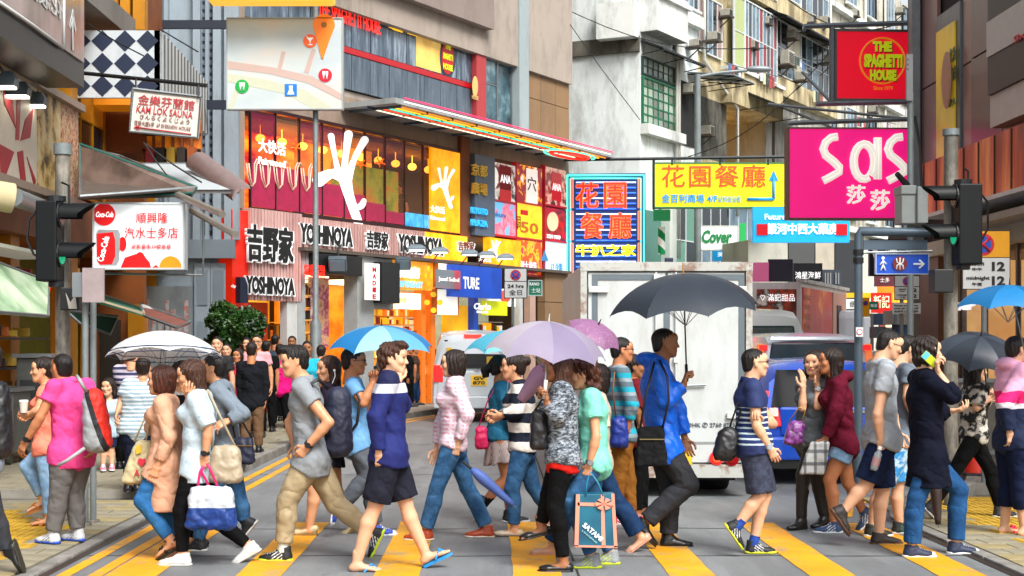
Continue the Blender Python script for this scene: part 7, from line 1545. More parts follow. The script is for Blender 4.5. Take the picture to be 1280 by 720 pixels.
# blue hatchback
Y0=17.2;xc=P(1044,0,Y0).x;bc=thing('car','bright blue hatchback seen from behind, partly hidden by the talking women','car',(xc,Y0,0));BP=M('metallic blue paint','0d50cc',.25,.1,var=.06,coat=.8)
carbody(bc,xc,Y0,[(0,.40,.75,.86,.96,.9),(.03,.32,.9,1.0,1,.92),(.12,.28,.92,1.34,1,.87),(.32,.25,.95,1.455,1,.85),(2.0,.24,.98,1.48,1,.84),(3.0,.25,.92,1.05,1,.85),(3.8,.28,.8,.88,.98,.8),(4.1,.36,.6,.66,.85,.7)],1.74,BP)
patch(bc,'rear_window',xc,1.36,1.52,.93,1.37,Y0+.008,Y0+.118,.014,CARG,.0);patch(bc,'tailgate',xc,1.34,1.3,.58,.93,Y0-.01,Y0-.01,.02,BP,.03);patch(bc,'bumper',xc,1.74,1.70,.30,.58,Y0-.1,Y0-.1,.02,BP,.04);patch(bc,'lower_bumper',xc,1.66,1.5,.2,.31,Y0-.06,Y0-.06,.02,BLACK);patch(bc,'number_plate',xc,.4,.4,.66,.8,Y0-.02,Y0-.02,.03,M('plate yellow','e8b81c'));patch(bc,'trim',xc,.7,.7,.86,.89,Y0-.02,Y0-.02,.03,CHROME)
for s_ in (-1,1): patch(bc,'tail_light',xc+s_*.76,.18,.22,.70,1.12,Y0-.0,Y0+.12,.04,TL,.02);patch(bc,'light_lens',xc+s_*.74,.1,.1,.82,.92,Y0+.0,Y0+.04,.06,M('clear lens','d0c8c0',.1));wheel(bc,xc+s_*.74,Y0+.7,.30);wheel(bc,xc+s_*.74,Y0+3.2,.30)
m=MB();m.cyl(P(1086,592,Y0-.13),P(1086,592,Y0+.1),.045,n=16);m.build('exhaust',CHROME,bc,smooth=True)
# silver van behind it
Y0=22.3;xc=P(1019,0,Y0).x;sv=thing('van','silver grey people carrier directly behind the blue hatchback','van',(xc,Y0,0));SP=M('silver paint','d2dde4',.22,.15,var=.05,coat=.6)
carbody(sv,xc,Y0,[(0,.36,1.1,1.55,.96,.8),(.06,.30,1.12,1.72,1,.86),(.35,.27,1.15,1.83,1,.86),(2.8,.26,1.15,1.85,1,.86),(3.7,.26,1.05,1.4,1,.8),(4.5,.3,.9,.98,.95,.75)],1.84,SP)
patch(sv,'rear_window',xc,1.34,1.52,1.18,1.70,Y0-.005,Y0+.0,.02,M('tinted glass','2a4252',.12,var=.5,vs=3,spec=.5),.03);patch(sv,'tailgate',xc,1.5,1.5,.55,1.16,Y0,Y0,.02,SP,.02);patch(sv,'roof_spoiler',xc,1.4,1.46,1.73,1.8,Y0-.03,Y0+.0,.05,SP,.02);patch(sv,'bumper',xc,1.8,1.76,.28,.55,Y0-.08,Y0-.08,.02,SP,.03)
for s_ in (-1,1): patch(sv,'tail_light',xc+s_*.84,.09,.12,1.25,1.68,Y0,Y0+.07,.04,TLO,.02);patch(sv,'brake_lens',xc+s_*.80,.12,.12,1.58,1.66,Y0+.05,Y0+.06,.07,TL);wheel(sv,xc+s_*.76,Y0+.8,.32);wheel(sv,xc+s_*.76,Y0+3.6,.32)
# white minibus further on
Y0=27.5;xc=P(950,0,Y0).x;wv=thing('van','rounded white minibus between the box truck and the red-sided truck','van',(xc,Y0,0));
carbody(wv,xc,Y0,[(0,.4,1.2,1.95,.96,.75),(.1,.3,1.2,2.2,1,.82),(.6,.3,1.2,2.34,1,.84),(4,.3,1.2,2.36,1,.84),(5,.35,1.1,1.3,.9,.7)],2.0,M('white van paint','d4d8d6',.3,var=.05,coat=.4));patch(wv,'rear_window',xc,1.3,1.5,1.45,2.02,Y0,Y0+.0,.02,M('green tinted glass','1c3a3c',.06,var=.4,spec=.9),.04)
patch(wv,'side_light',xc+.9,.1,.12,1.0,1.3,Y0,Y0,.04,TL)
for s_ in (-1,1): wheel(wv,xc+s_*.85,Y0+.9,.34)
# red sided delivery truck
a,b_,c,e=P(940,0,31.5),P(1001,0,31.5),P(1058,0,37.0),P(1000,0,37.0);rk=thing('delivery_truck','delivery truck with a red printed side and a food picture on its back','truck',(a.x+.5,31.5,0));z1=P(0,353,31.5).z
m=MB();m.hexa([(a.x,31.5,.75),(b_.x,31.5,.75),(c.x,37,.75),(a.x+(c.x-b_.x),37,.75),(a.x,31.5,z1),(b_.x,31.5,z1),(c.x,37,z1),(a.x+(c.x-b_.x),37,z1)]);m.build('cargo_box',WHITEM,rk)
w=Wall((a.x,31.5),(b_.x,31.5));m=MB();w.box(m,.1,w.L-.1,.95,z1-.15,.0,.03);m.build('rear_door',M('food print',rough=.4,var=0,emit=.08,pat=lambda n: n.ramp(n.noise(1.8,4),[(.36,'4a1a10'),(.48,'a03a18'),(.54,'2a1c18'),(.6,'c8c0b4')])),rk);lettering(rk,'♡ 滿記甜品',P(972,372,31.45),(1,0,0),.75,.16,TWE)
w=Wall((b_.x,31.5),(c.x,37));m=MB();w.box(m,.15,w.L*.62,.85,z1-.1,.0,.03);m.build('side_panel',M('red side print',rough=.4,var=0,emit=.1,pat=lambda n: n.ramp(n.noise(1.1,3),[(.4,'a01c14'),(.56,'b0341c'),(.68,'d8902c')])),rk);m=MB();w.box(m,w.L*.64,w.L*.95,.85,z1-.1,.0,.04);m.build('side_door',M('pinkish metal','b88a7a',.5),rk);m=MB();w.box(m,w.L*.72,w.L*.82,.85,z1-.4,.04,.06);m.build('door_gap',BLACK,rk);m=MB();w.box(m,0,w.L,z1,z1+.08,-.1,.08);m.build('roof_rail',RU,rk)
for i in range(4): w.text(rk,'甜品',1010,372+i*12,8,7,M('pink print faint','d08a70',.5),d=.04)
for x,y in ((a.x+.3,32.3),(b_.x-.3,32.3)): wheel(rk,x,y,.36)
wl=thing('pickup_truck','white lorry loaded with cartons far down the street behind the crowd','truck',P(1115,0,32).xy[:]+(0,));a,b_=P(1090,0,32),P(1150,0,32)
m=MB();m.bx(a.x,b_.x,32,35.5,.5,1.5);m.build('bed',WHITEM,wl,bevel=.03);m=MB();m.bx(a.x+.1,b_.x-.1,35.6,37,.5,2.5);m.build('cab',PW,wl,bevel=.2)
for x in (a.x+.15,b_.x-.15): wheel(wl,x,33,.34)
rr_=random.Random(5)
for i in range(14): x=a.x+.15+rr_.random()*(b_.x-a.x-.5);z=1.5+(i//5)*.3;h=rr_.uniform(.22,.34);o=MB().box((x+.15,32.3+rr_.random()*.8,z+h/2),(rr_.uniform(.25,.45),.35,h),Matrix.Rotation(rr_.uniform(-.3,.3),3,'Z')).build('carton',M('carton %d'%(i%4),('c8c0b0','7a8a90','4a6a8a','b8b4a8')[i%4],.7));tag(o,'%s %scarton piled on the white lorry bed'%(('pale','grey blue','blue','buff')[i%4],('first bottom layer ','second bottom layer ','third bottom layer ','fourth bottom layer ','fifth bottom layer ','first middle layer ','second middle layer ','third middle layer ','fourth middle layer ','fifth middle layer ','first top ','second top ','third top ','fourth top ')[i]),'carton','cartons piled on the white lorry')

# the load seen in the minivan window, side glass of the hatchback, extra glow down the street
xc=P(591,0,30.6).x
for i,(dx,dz,w_,h,col) in enumerate(((-.35,1.22,.35,.3,'2a2a2c'),(.05,1.2,.5,.26,'15171a'),(.42,1.2,.26,.2,'c8a02c'),(-.5,1.45,.12,.14,'d8b020'))): MB().box((xc+dx,30.585,dz+h/2),(w_,.03,h)).build('luggage',M('luggage '+col,col,.6),vn,bevel=.01)
xc=P(1044,0,17.2).x
for s_ in (-1,1):
    m=MB();x=xc+s_*.845;m.add([(x,17.75,.99),(x,20.0,.99),(xc+s_*.755,19.4,1.38),(xc+s_*.755,17.95,1.38)],[(0,1,2,3)]);m.build('side_window',CARG,bc)
# ---------------------------------------------------------------- things people carry
def umbrella(label,apex,axis,R_,h,cols,hand=None,grip='hook',ribs=8,rot=.2,handm=BLACK,border=None,tipm=DARKM,tip=.06):
    "apex = world top of canopy, axis = unit vector from the hand to the apex"
    ax=Vector(axis).normalized();u=ax.cross(Vector((0,1,0)));
    if u.length<.1: u=ax.cross(Vector((1,0,0)))
    u.normalize();v=ax.cross(u);apex=Vector(apex);hp=Vector(hand) if hand is not None else apex-ax*.9;L=(apex-hp).length
    r=thing('umbrella',label,'umbrella',hp[:]);n=ribs
    def pt(a,t,sag=0.0,off=0.0):
        rr=R_*math.sin(t*1.18)/math.sin(1.18);z=-h*(1-math.cos(t*1.18))/(1-math.cos(1.18))-sag;return apex+(u*math.cos(a)+v*math.sin(a))*rr+ax*(z+off)
    K,T=5,9
    for i in range(n):
        a0,a1=2*PI*i/n+rot,2*PI*(i+1)/n+rot;V=[];Fq=[]
        for side in (0,):
            for t in range(T+1):
                for k in range(K+1):
                    f=k/K;tt=t/T*(1-.10*math.sin(PI*f)*(t/T)**2);c0,c1=pt(a0,tt,0,-.0015*side),pt(a1,tt,0,-.0015*side);arc=pt(a0+(a1-a0)*f,tt,0,-.0015*side);ch=c0.lerp(c1,f);w_=.30+.05*math.sin(i*2.3+t)
                    V.append(ch.lerp(arc,w_))
            b=side*(T+1)*(K+1)
            for t in range(T):
                for k in range(K):
                    q=(b+t*(K+1)+k,b+t*(K+1)+k+1,b+(t+1)*(K+1)+k+1,b+(t+1)*(K+1)+k);Fq.append(q if side==0 else q[::-1])
        me=npmesh('canopy_panel',V,Fq);put(me,'canopy_panel',cols[i%len(cols)],r)
        if border:
            m=MB();m.tube([pt(a0+(a1-a0)*f,.9*(1-.09*math.sin(PI*f)),0,.004).lerp(pt(a0,.9,0,0.003).lerp(pt(a1,.9,0,.003),f),.7) for f in np.linspace(0,1,7)],.005,4,False);m.tube([pt(a0,1.0).lerp(pt(a1,1.0),f)+(apex-pt(a0,1.0).lerp(pt(a1,1.0),f))*.02-ax*.0 for f in (0,1)],.004,4,False);m.build('border',border,r)
        m=MB();m.tube([pt(a0,t,.006) for t in (0,.3,.6,.85,1.0)],.0035,4);m.tube([pt(a0,.5,.01),apex-ax*min(L*.55,h+.12)],.003,4);m.build('rib',GREYM,r)
    m=MB();m.tube([hp-ax*.05,apex],.0065,8);m.build('shaft',GREYM if cols[0] is not BLK_U else DARKM,r,smooth='all');m=MB();m.cyl(apex-ax*.005,apex+ax*tip,.008,.004,8);m.build('ferrule',tipm,r)
    m=MB();m.tube([hp+ax*.06,hp-ax*.08],.014,8);m.build('handle',handm,r,smooth='all');return r
def umat(key,col,**kw):
    return M(key,col,.45,var=.12,vs=4,spec=.5,bump=.25,bs=9,tl=kw.pop('tl',.35),**kw)
BLK_U=umat('black umbrella cloth','2a323c',tl=.1)
def folded_umbrella(label,a,b,mat,r0=.035):
    a,b=Vector(a),Vector(b);r=thing('umbrella',label,'umbrella',a[:]);d=b-a;m=MB();rings=[]
    for i in range(9):
        t=i/8;c=a+d*(.14+.80*t);q=d.cross(Vector((0,1,0))).normalized();w_=d.normalized().cross(q);R_=r0*(.45+.75*math.sin(min(1,t*3)*PI/2))*(1-t*.62);rings.append([c+(q*math.cos(2*PI*k/16)+w_*math.sin(2*PI*k/16))*R_*(1+.18*(k%2)) for k in range(16)])
    m.loft(rings);m.build('cloth',mat,r,smooth='all');m=MB();m.cyl(a-d*.02,a+d*.15,.012,n=8);m.build('handle',BLACK,r,smooth=True);m=MB();m.cyl(b-d*.07,b,.005,.003,6);m.build('ferrule',GREYM,r);return r
def softbag(name,label,cat,Y,rect,th,mat,straps=(),strapmat=None,sr=.008,flap=None,round_=.35,wr_=.006,extra=None,slant=0.0,d=0.0,h=.009):
    "cloth or leather bag from its photo rectangle (x0,y0,x1,y1); straps = lists of photo points (x,y,depth offset)"
    Y=Y-d;x0,y0,x1,y1=rect;a,b=P(x0,y1,Y),P(x1,y0,Y);c=(a+b)/2;W_,H_=(b.x-a.x)/2,(b.z-a.z)/2;T=th/2;rr=min(W_,H_,T)*round_*2
    s=Sdf((c.x-W_-.05-abs(slant)*H_,Y-T-.05,c.z-H_-.05),(c.x+W_+.05+abs(slant)*H_,Y+T+.05,c.z+H_+.05),h);X,Yy,Z=np.meshgrid(*s.ax,indexing='ij');tz=(Z-c.z)/H_
    taper=1-.12*np.clip(tz,-1,1);qx=np.abs(X-c.x-slant*(Z-c.z))-(W_*taper-rr);qy=np.abs(Yy-Y)-(T*(1-.35*np.clip(tz,0,1))-rr);qz=np.abs(Z-c.z)-(H_-rr)
    s.V=(np.sqrt(np.maximum(qx,0)**2+np.maximum(qy,0)**2+np.maximum(qz,0)**2)+np.minimum(np.maximum(qx,np.maximum(qy,qz)),0)-rr).astype(np.float32);s.wrinkle(wr_,26,float(c.x))
    v,f=s.net();r=thing(name,label,cat,(c.x,Y,a.z));me=npmesh('body',v,f);put(me,'bag_body',mat,r)
    for st_ in straps: m=MB();m.tube([P(q[0],q[1],Y,q[2] if len(q)>2 else .0) for q in st_],sr,6);m.build('strap',strapmat or mat,r,smooth='all')
    if flap: m=MB();m.bx(c.x-W_*.85,c.x+W_*.85,Y-T-.008,Y-T+.004,c.z+H_*.35,c.z+H_*.40);m.build('zip',flap,r)
    return r,Y-T,c,W_,H_
BLKB=M('black bag leather','15161a',.45,var=.2,bump=.3,bs=30);NAVB=M('navy nylon','1a2038',.6,var=.2,bump=.3,bs=30)

# ---------------------------------------------------------------- clothes
dj=lambda i: [denim('denim mid','1d3f66','4f80ad'),denim('denim dark','10223f','24446c'),denim('denim light','5d86ae','9dbcd6'),denim('denim blue','1c4f86','3f7fb8')][i]
C_=fabric
BLKP=C_('black trousers','0b0c0e');BLKT=C_('black top','0f1012');SOLEW='d8d8d4'
who={}
# --- left pavement and left foreground
who['edge']=person('person at the left edge with a black backpack, in dark trousers and dark shoes',(-20,572),(-18,476),(-18,448),-90,((-20,530),(-28,560)),((-26,530),(-32,560)),((-8,640),(8,690),(26,714)),((-40,640),(-54,698)),dict(mat=C_('grey blue top','8a98a8'),sl=.25),dict(mat=C_('charcoal trousers','33353a')),shoes='leather',shoecol=('1a1a1a','2a2a20','333333'),g=.03)
who['coral']=person('woman in a coral top and pale jeans walking left with a coffee cup',(58,560),(60,481),(53,463),-95,((48,512),(38,517)),((52,512),(40,518)),((60,605),(61,643)),((34,583),(53,621),(38,634)),dict(mat=C_('coral top','e8846c'),sl=.2,hem=.07),dict(mat=dj(2),fit=.012),shoes='sandal',shoecol=('b06a28','3a2a1a','3a2a1a'),hair=('bun','dark'),fem=True,g=.03,curl=(.9,.9),skin='a',yaw=-110)
who['pink']=person('man in a bright pink polo shirt and grey trousers with a backpack',(90,566),(88,474),(77,460),-62,((50,522,.1),(33,551,.12)),((122,520,-.1),(118,552,0)),((74,616),(66,655)),((92,618),(97,664)),dict(mat=C_('hot pink polo','f04c92'),sl=.24,hem=.12,fit=.03),dict(mat=C_('grey trousers','6d6a68'),fit=.028,amp=.009),shoes='runner',shoecol=('c8ccd0','2850b8','5a6068'),hair=('crew','black'),skin='b',collar=C_('hot pink polo','f04c92'),g=.03,fat=1.22,watch=('L',BLACK),yaw=-45,hw=1.12)
who['child']=person('little girl in a pale blue shirt and navy shorts looking at the camera',(133,541),(136,500),(135,484),165,((148,514),(156,516,.1)),((123,516),(124,530)),((139,562),(140,581)),((130,562),(129,580)),dict(mat=C_('pale blue child shirt','a8bccc'),sl=.4,hem=.05),dict(mat=C_('navy shorts','1c2a4c'),length=.42,fit=.02),shoes='sneaker',shoecol=('e87a90','e8e8e8','f0f0f0'),hair=('child','dark'),fem=True,sz=.72,g=.11,skin='c',hs_=.92,yaw=190)
who['stripe']=person('woman seen from behind in a blue and white striped shirt and navy trousers',(173,536),(177,474),(179,460),-8,((152,500),(147,514,.1)),((200,500),(198,520)),((166,572),(160,603)),((178,572),(172,604)),dict(mat=stripes('blue grey stripe','8fa6b4','d0dade',.042,.55),sl=.3,hem=.04,fit=.03),dict(mat=C_('navy trousers','161c30'),fit=.025),shoes='leather',shoecol=('15151a','22222a','333333'),hair=('short','dark'),fem=True,g=.11,fat=1.25)
who['purple']=person('person in a purple and white striped shirt seen from behind, under the white umbrella',(158,520),(163,456),(166,443),10,((149,480),(149,500)),((173,480),(172,500)),((152,552),(150,578)),((162,552),(160,577)),dict(mat=stripes('purple stripe','3a3a58','b8b0c0',.07,.5),sl=.35),dict(mat=BLKP),shoes='leather',hair=('short','black'),g=.11,res=1.5,shoecol=('15151a','22222a','333333'))
who['beige']=person('woman in a long beige cardigan and ripped jeans walking left under the white umbrella',(208,574),(208,494),(201,476),-90,((212,546,.2),(197,582,.2)),((190,534),(204,510)),((178,626),(212,673),(189,699)),((206,628),(226,672),(212,694)),dict(mat=C_('grey brown top','6d6464'),sl=.3,hem=.1),dict(mat=dj(3),fit=.008),jacket=dict(mat=C_('beige knit cardigan','d2a184'),hem=.40,sl=.9,fl=.0,gap=0,fit=.026),shoes='sandal',shoecol=('14100e','14100e','14100e'),hair=('bobf','auburn'),fem=True,curl=(.5,1.3),Y=11.3,hdir=(None,(0,0,1)),thumb=((-1,0,0),(0,1,.2)),skin='a')
who['lightblue']=person('long haired woman in a pale blue patterned shirt and black trousers holding a carrier bag',(247,576),(250,488),(238,470),-90,((261,533,.1),(256,569,.12)),((232,522),(236,496,.1)),((226,638),(228,690)),((270,650),(310,681),(292,702)),dict(mat=M('pale floral shirt',rough=.8,var=.1,bump=.35,bs=22,bd=.02,pat=lambda n: n.mix(n.ramp(n.noise(30,3),[(.60,0.0),(.66,.55)]),srgb('b8ccd8'),srgb('6d8296'))),sl=.5,hem=.16,fit=.034,fl=.02),dict(mat=BLKP,fit=.004),shoes='canvas',shoecol=('d4d4d0','c8c4bc','e0e0e0'),hair=('longw','brown'),fem=True,curl=(1.3,.9),watch=('L',BLACK),pitch=8,yaw=-98,skin='a')
who['chinwoman']=person('woman in a black and white top half hidden behind, hand on her chin',(232,570),(230,487),(226,470),-80,((224,520),(223,498)),((222,524),(222,498)),((232,625),(236,668)),((244,625),(250,664)),dict(mat=stripes('black white blocks','14141a','c8c8c8',.12,.7),sl=.3),dict(mat=BLKP),shoes='flat',shoecol=('14100e',)*3,hair=('bob','dark'),fem=True,Y=11.9,res=1.2)
who['greycardi']=person('woman in a grey knitted cardigan and jeans walking left behind the carrier bag',(283,572),(276,478),(266,461),-88,((303,518,.15),(285,526,.25)),((280,525),(276,545)),((255,640),(248,673)),((299,625),(306,652),(300,671)),dict(mat=C_('grey top','5d6470'),sl=.3),dict(mat=dj(0),fit=.008),jacket=dict(mat=C_('grey blue cardigan','76828e'),hem=.12,sl=.95,gap=.04),shoes='high',shoecol=('14161a','c8c8c4','d8d8d8'),hair=('short','black'),fem=True)
who['khaki']=person('man in a grey polo shirt and khaki trousers stepping left',(389,574),(380,472),(367,452),-88,((411,528,.12),(384,558,.2)),((362,528),(368,556)),((359,626),(354,684)),((420,630),(464,667),(461,701)),dict(mat=C_('grey pique polo','8b9196'),sl=.24,hem=.13,fit=.026),dict(mat=C_('khaki chinos','a89878'),fit=.026,amp=.009,length=.93),shoes='runner',shoecol=('16181c','b8d028','d8dcdc'),hair=('quiff','black'),collar=C_('grey pique polo','8b9196'),watch=('L',BLACK),curl=(.8,.5),yaw=-108,pitch=8,skin='a',fat=1.08,sz=1.05,socks=(C_('white socks','d0d8d0'),.06),hw=1.08)
who['earphone']=person('brown haired woman with white earphones in a dark top, behind the man in khaki',(411,552),(414,478),(410,462),-85,((418,520),(410,545)),((405,520),(402,545)),((392,612),(387,655)),((420,612),(440,650),(430,664)),dict(mat=C_('dark plum top','2a2030'),sl=.3),dict(mat=C_('dark skirt','1c1c26'),kind='skirt',length=.45,flare=.03),shoes='wedge',shoecol=('c8b890','8a6a3a','c8b890'),hair=('longw','brown'),fem=True,yaw=-120)
who['bluetee']=person('man in a sky blue t-shirt and glasses walking right under the blue umbrella',(446,553),(442,472),(443,452),88,((456,510),(470,470)),((454,504),(466,478)),((464,610),(470,658)),((461,594),(428,632),(414,660)),dict(mat=C_('sky blue tee','6a9cc8'),sl=.26,hem=.10),dict(mat=C_('slate grey trousers','565c64'),fit=.022,amp=.008),shoes='canvas',shoecol=('2448a8','d8dce0','e8e8e8'),hair=('short','black'),glasses=True,curl=(1.2,1.3),hdir=(None,(0,0,1)),skin='b')
who['navyjacket']=person('man in a navy track jacket with white shoulder panel, dark shorts and blue flip flops',(486,566),(487,466),(492,449),90,((503,506),(497,478,.05)),((470,522),(474,566)),((507,628),(531,689),(560,686)),((469,632),(447,697)),None,dict(mat=C_('dark shorts','20222e'),length=.46,fit=.045,amp=.008),jacket=dict(mat=zones('navy track jacket',[(0,'1b2464'),(1.335,'c8ccd8'),(1.405,'161c44')],2.0),hem=.10,sl=.95,fit=.035,amp=.007),shoes='flipflop',shoecol=('1e86c8','1e86c8','1e86c8'),hair=('spiky','brown'),curl=(.5,.5),hdir=((0,.1,1),None),skin='c',sz=1.02,yaw=98,collar=C_('navy collar','161c44'))
who['pinkshirt']=person('short haired woman in a pink check shirt and jeans walking left with a folded umbrella',(566,556),(569,472),(566,455),-90,((584,518,.12),(572,556,.12)),((551,530),(546,560)),((546,610),(532,660)),((584,609),(608,657)),dict(mat=M('pink check shirt',rough=.8,var=.1,bump=.35,bs=22,bd=.02,pat=lambda n: n.mix(n.ramp(n.math('MULTIPLY',n.math('FRACT',n.math('MULTIPLY',n.xyz(2),28)),n.math('FRACT',n.math('MULTIPLY',n.math('ADD',n.xyz(0),n.xyz(1)),28))),[(.2,0.0),(.6,1.0)]),srgb('dccad4'),srgb('cf8fa8'))),sl=.9,hem=.02,fit=.03,amp=.006),dict(mat=dj(0),fit=.012,flare=.012),shoes='leather',shoecol=('a8401c','d8c8b8','8a3014'),hair=('bob','dark'),fem=True,collar=C_('pink collar','d8b8c4'),curl=(1.1,.5),skin='c')
# --- centre
who['denimjacket']=person('woman in a teal denim jacket and chevron skirt, half hidden behind another woman',(624,545),(628,477),(628,460),88,((640,512),(646,535)),((634,512),(640,535)),((637,602),(637,642)),((634,598),(606,628),(592,655)),dict(mat=denim('teal denim','1c5a7a','3a86a8'),sl=.9,hem=.02,fit=.028),dict(mat=M('chevron skirt',rough=.8,var=.05,bump=.2,bs=20,pat=lambda n: n.ramp(n.math('FRACT',n.math('MULTIPLY',n.math('ADD',n.xyz(2),n.math('ABSOLUTE',n.math('SUBTRACT',n.math('FRACT',n.math('MULTIPLY',n.xyz(0),7)),.5))),16)),[(0,'d8cfc8'),(.5,'5a1a28')],True)),kind='skirt',length=.52,flare=.06),shoes=('runner','runner'),shoecol=('15161a','c8c8c8','c8e03a'),hair=('pony','black'),fem=True,skin='b',socks=(C_('black socks','14161a'),.09))
who['bwstripe']=person('woman in a black and white striped sweater and jeans, hair in a bun, walking left',(653,560),(650,476),(641,459),-90,((646,514),(628,519)),((640,514),(624,521)),((640,610),(643,656)),((666,608),(690,646),(675,660)),dict(mat=stripes('wide black white stripe','1c2230','d4d0c8',.17,.5,wob=.02),sl=.92,hem=.02,fit=.034,amp=.007),dict(mat=dj(0),fit=.012),shoes='flat',shoecol=('c8b8a0','4a3a2a','c8b8a0'),hair=('bun','dark'),fem=True,skin='a',curl=(.8,.8))
who['tweed']=person('woman in a grey tweed jacket over a red top holding the lilac umbrella',(703,570),(701,478),(696,459),-90,((697,520,.1),(683,502,.2)),((690,520),(682,508)),((694,632),(704,697)),((686,618),(676,655),(662,664)),dict(mat=C_('red top','d8241c'),sl=.2,hem=.12,fit=.014),dict(mat=BLKP,fit=.008),jacket=dict(mat=M('tweed',rough=.85,var=.1,bump=.4,bs=60,pat=lambda n: n.ramp(n.noise(26,4,.7,stretch=(1,1,2.5)),[(.4,'1c2028'),(.5,'5d6873'),(.6,'a0a8b0')])),hem=.05,sl=.9,gap=.06,fit=.036),shoes='flat',shoecol=('121214',)*3,hair=('longw','brown'),fem=True,curl=(1.4,1.4),hdir=((0,0,1),(0,0,1)),thumb=((0,1,0),(0,-1,0)),skin='d')
who['mint']=person('woman with curly brown hair in a mint green top and jeans carrying a teal bag',(742,576),(738,486),(727,468),-90,((745,546,.1),(737,580,.1)),((722,540),(718,570)),((712,626),(740,688)),((738,636),(763,686)),dict(mat=C_('mint green top','7fd3bd'),sl=.26,hem=.06,fit=.03),dict(mat=dj(0),fit=.010),shoes='runner',shoecol=('8a8f92','c8d820','b8c820'),hair=('curly','auburn'),fem=True,curl=(1.3,.6),watch=('L',CHROME),pitch=10,Y=10.95,skin='a')
who['flare']=person('woman in dark flared jeans and nude pumps, mostly hidden behind the mint top',(745,572),(747,490),(744,474),-90,((755,535),(752,560)),((735,535),(732,560)),((714,628),(690,676)),((768,622),(798,668),(783,690)),dict(mat=C_('beige blouse','c8bca8'),sl=.5,hem=.08),dict(mat=dj(1),fit=.012,flare=.03),shoes='pump',shoecol=('c89a80','c08a70','c89a80'),hair=('bob','dark'),fem=True,Y=11.6,sz=.97,hs_=1.0)
who['tealstripe']=person('man in a teal and grey striped shirt, glasses and brown trousers facing right',(777,545),(772,458),(778,438),80,((800,500),(796,530)),((790,506),(784,536)),((785,600),(788,642)),((772,600),(770,640)),dict(mat=stripes('teal grey stripe','5d6e78','2a9db4',.13,.62,wob=.012,c3='8a98a0'),sl=.8,hem=.04,fit=.034),dict(mat=C_('brown trousers','8a5a24'),fit=.024,amp=.008),shoes='sneaker',shoecol=('c02838','e0d8d8','e8e8e8'),hair=('short','black'),glasses=True,skin='b',sz=1.02,yaw=85)
who['shortwoman']=person('woman in dark red with black trousers, face showing between two men',(799,552),(793,474),(793,459),88,((802,510),(806,530)),((796,510),(800,532)),((803,598),(804,638)),((798,598),(797,636)),dict(mat=C_('dark red top','6a1c24'),sl=.5),dict(mat=BLKP,fit=.006),shoes='flat',shoecol=('121214',)*3,hair=('bun','dark'),fem=True,skin='d')
who['bluejacket']=person('man in a bright blue rain jacket and dark trousers holding a large black umbrella',(829,556),(820,450),(832,429),90,((846,510),(856,548)),((833,500,.1),(855,480,.1)),((838,612),(836,671)),((860,606),(806,653),(818,676)),None,dict(mat=C_('charcoal trousers','33353a'),fit=.034,amp=.010),jacket=dict(mat=M('bright blue nylon','0d62d8',.42,var=.12,vs=6,bump=.6,bs=14,bd=.02,spec=.4),hem=.15,sl=.93,fit=.048,amp=.010,fl=.02,hood=True),shoes='leather',shoecol=('101012','1a1a1a','222222'),hair=('crew','black'),curl=(.5,1.4),hdir=(None,(.2,0,1)),thumb=(None,(0,1,.2)),skin='d',sz=1.07,hw=1.05)
# --- right of centre
who['boy']=person('boy in a navy polo with white stripes, glasses and long dark shorts',(941,552),(937,474),(944,454),90,((966,530),(948,528,.14)),((946,532,.1),(962,560,.1)),((956,620),(942,680)),((950,620),(922,657),(930,688)),dict(mat=M('navy polo with white bands',rough=.8,var=.08,bump=.35,bs=22,bd=.02,pat=lambda n: n.mix(n.ramp(n.math('DIVIDE',n.xyz(2),2.0),[(0,0.0),(.44,1.0),(.59,0.0)],True),srgb('1a2a5c'),n.ramp(n.math('FRACT',n.math('MULTIPLY',n.math('ADD',n.xyz(2),n.math('MULTIPLY',n.noise(6),.02)),24)),[(0,'142a60'),(.66,'c0d4dc')],True))),sl=.28,hem=.12,fit=.03),dict(mat=M('dark check shorts',rough=.85,var=.2,vs=30,bump=.4,bs=22,pat=lambda n: n.ramp(n.noise(20,3),[(.4,'20263a'),(.6,'343c52')])),length=.47,fit=.045,amp=.008),shoes='runner',shoecol=('1a1c20','c8cc28','d0d0d0'),hair=('crew','black'),glasses=True,curl=(.7,.5),watch=('R',M('pale watch','a8b8c8',.3,.4)),skin='c',fat=1.12,sz=.96,collar=C_('navy collar polo','14234c'),yaw=84,socks=(C_('blue socks','2a4a98'),.06))
who['cheek']=person('woman in a grey waistcoat, dark tights and boots with both hands raised to her face',(1011,551),(1019,474),(1017,454),-128,((1022,508,.1),(1022,484,.1)),((1003,510,.12),(1004,486,.14)),((1003,594),(1001,648)),((1019,592),(1030,644)),dict(mat=C_('grey waistcoat','60666a'),sl=.08,hem=.04,fit=.018),dict(mat=M('black tights','1c1715',.6,var=.1),fit=.002,length=.97,amp=.001),shoes='boot',shoecol=('16171a',)*3,hair=('longl','dark'),fem=True,curl=(.3,.3),hdir=((-.1,0,1),(.05,0,1)),watch=('L',CHROME),skin='c',yaw=-150)
who['maroon']=person('long haired girl in a maroon hooded top and denim shorts',(1053,556),(1044,472),(1038,452),-90,((1045,516,.1),(1032,548,.1)),((1030,520),(1027,545)),((1037,600),(1043,652)),((1060,604),(1079,640),(1071,662)),None,dict(mat=dj(2),fit=.03,length=.22,amp=.008),jacket=dict(mat=C_('maroon hoodie','5e1228'),hem=.06,sl=.95,fit=.034,amp=.007,hood=True),shoes='runner',shoecol=('2a4468','d8dce0','c8ccd4'),hair=('longl','dark'),fem=True,curl=(1.2,.6),skin='b')
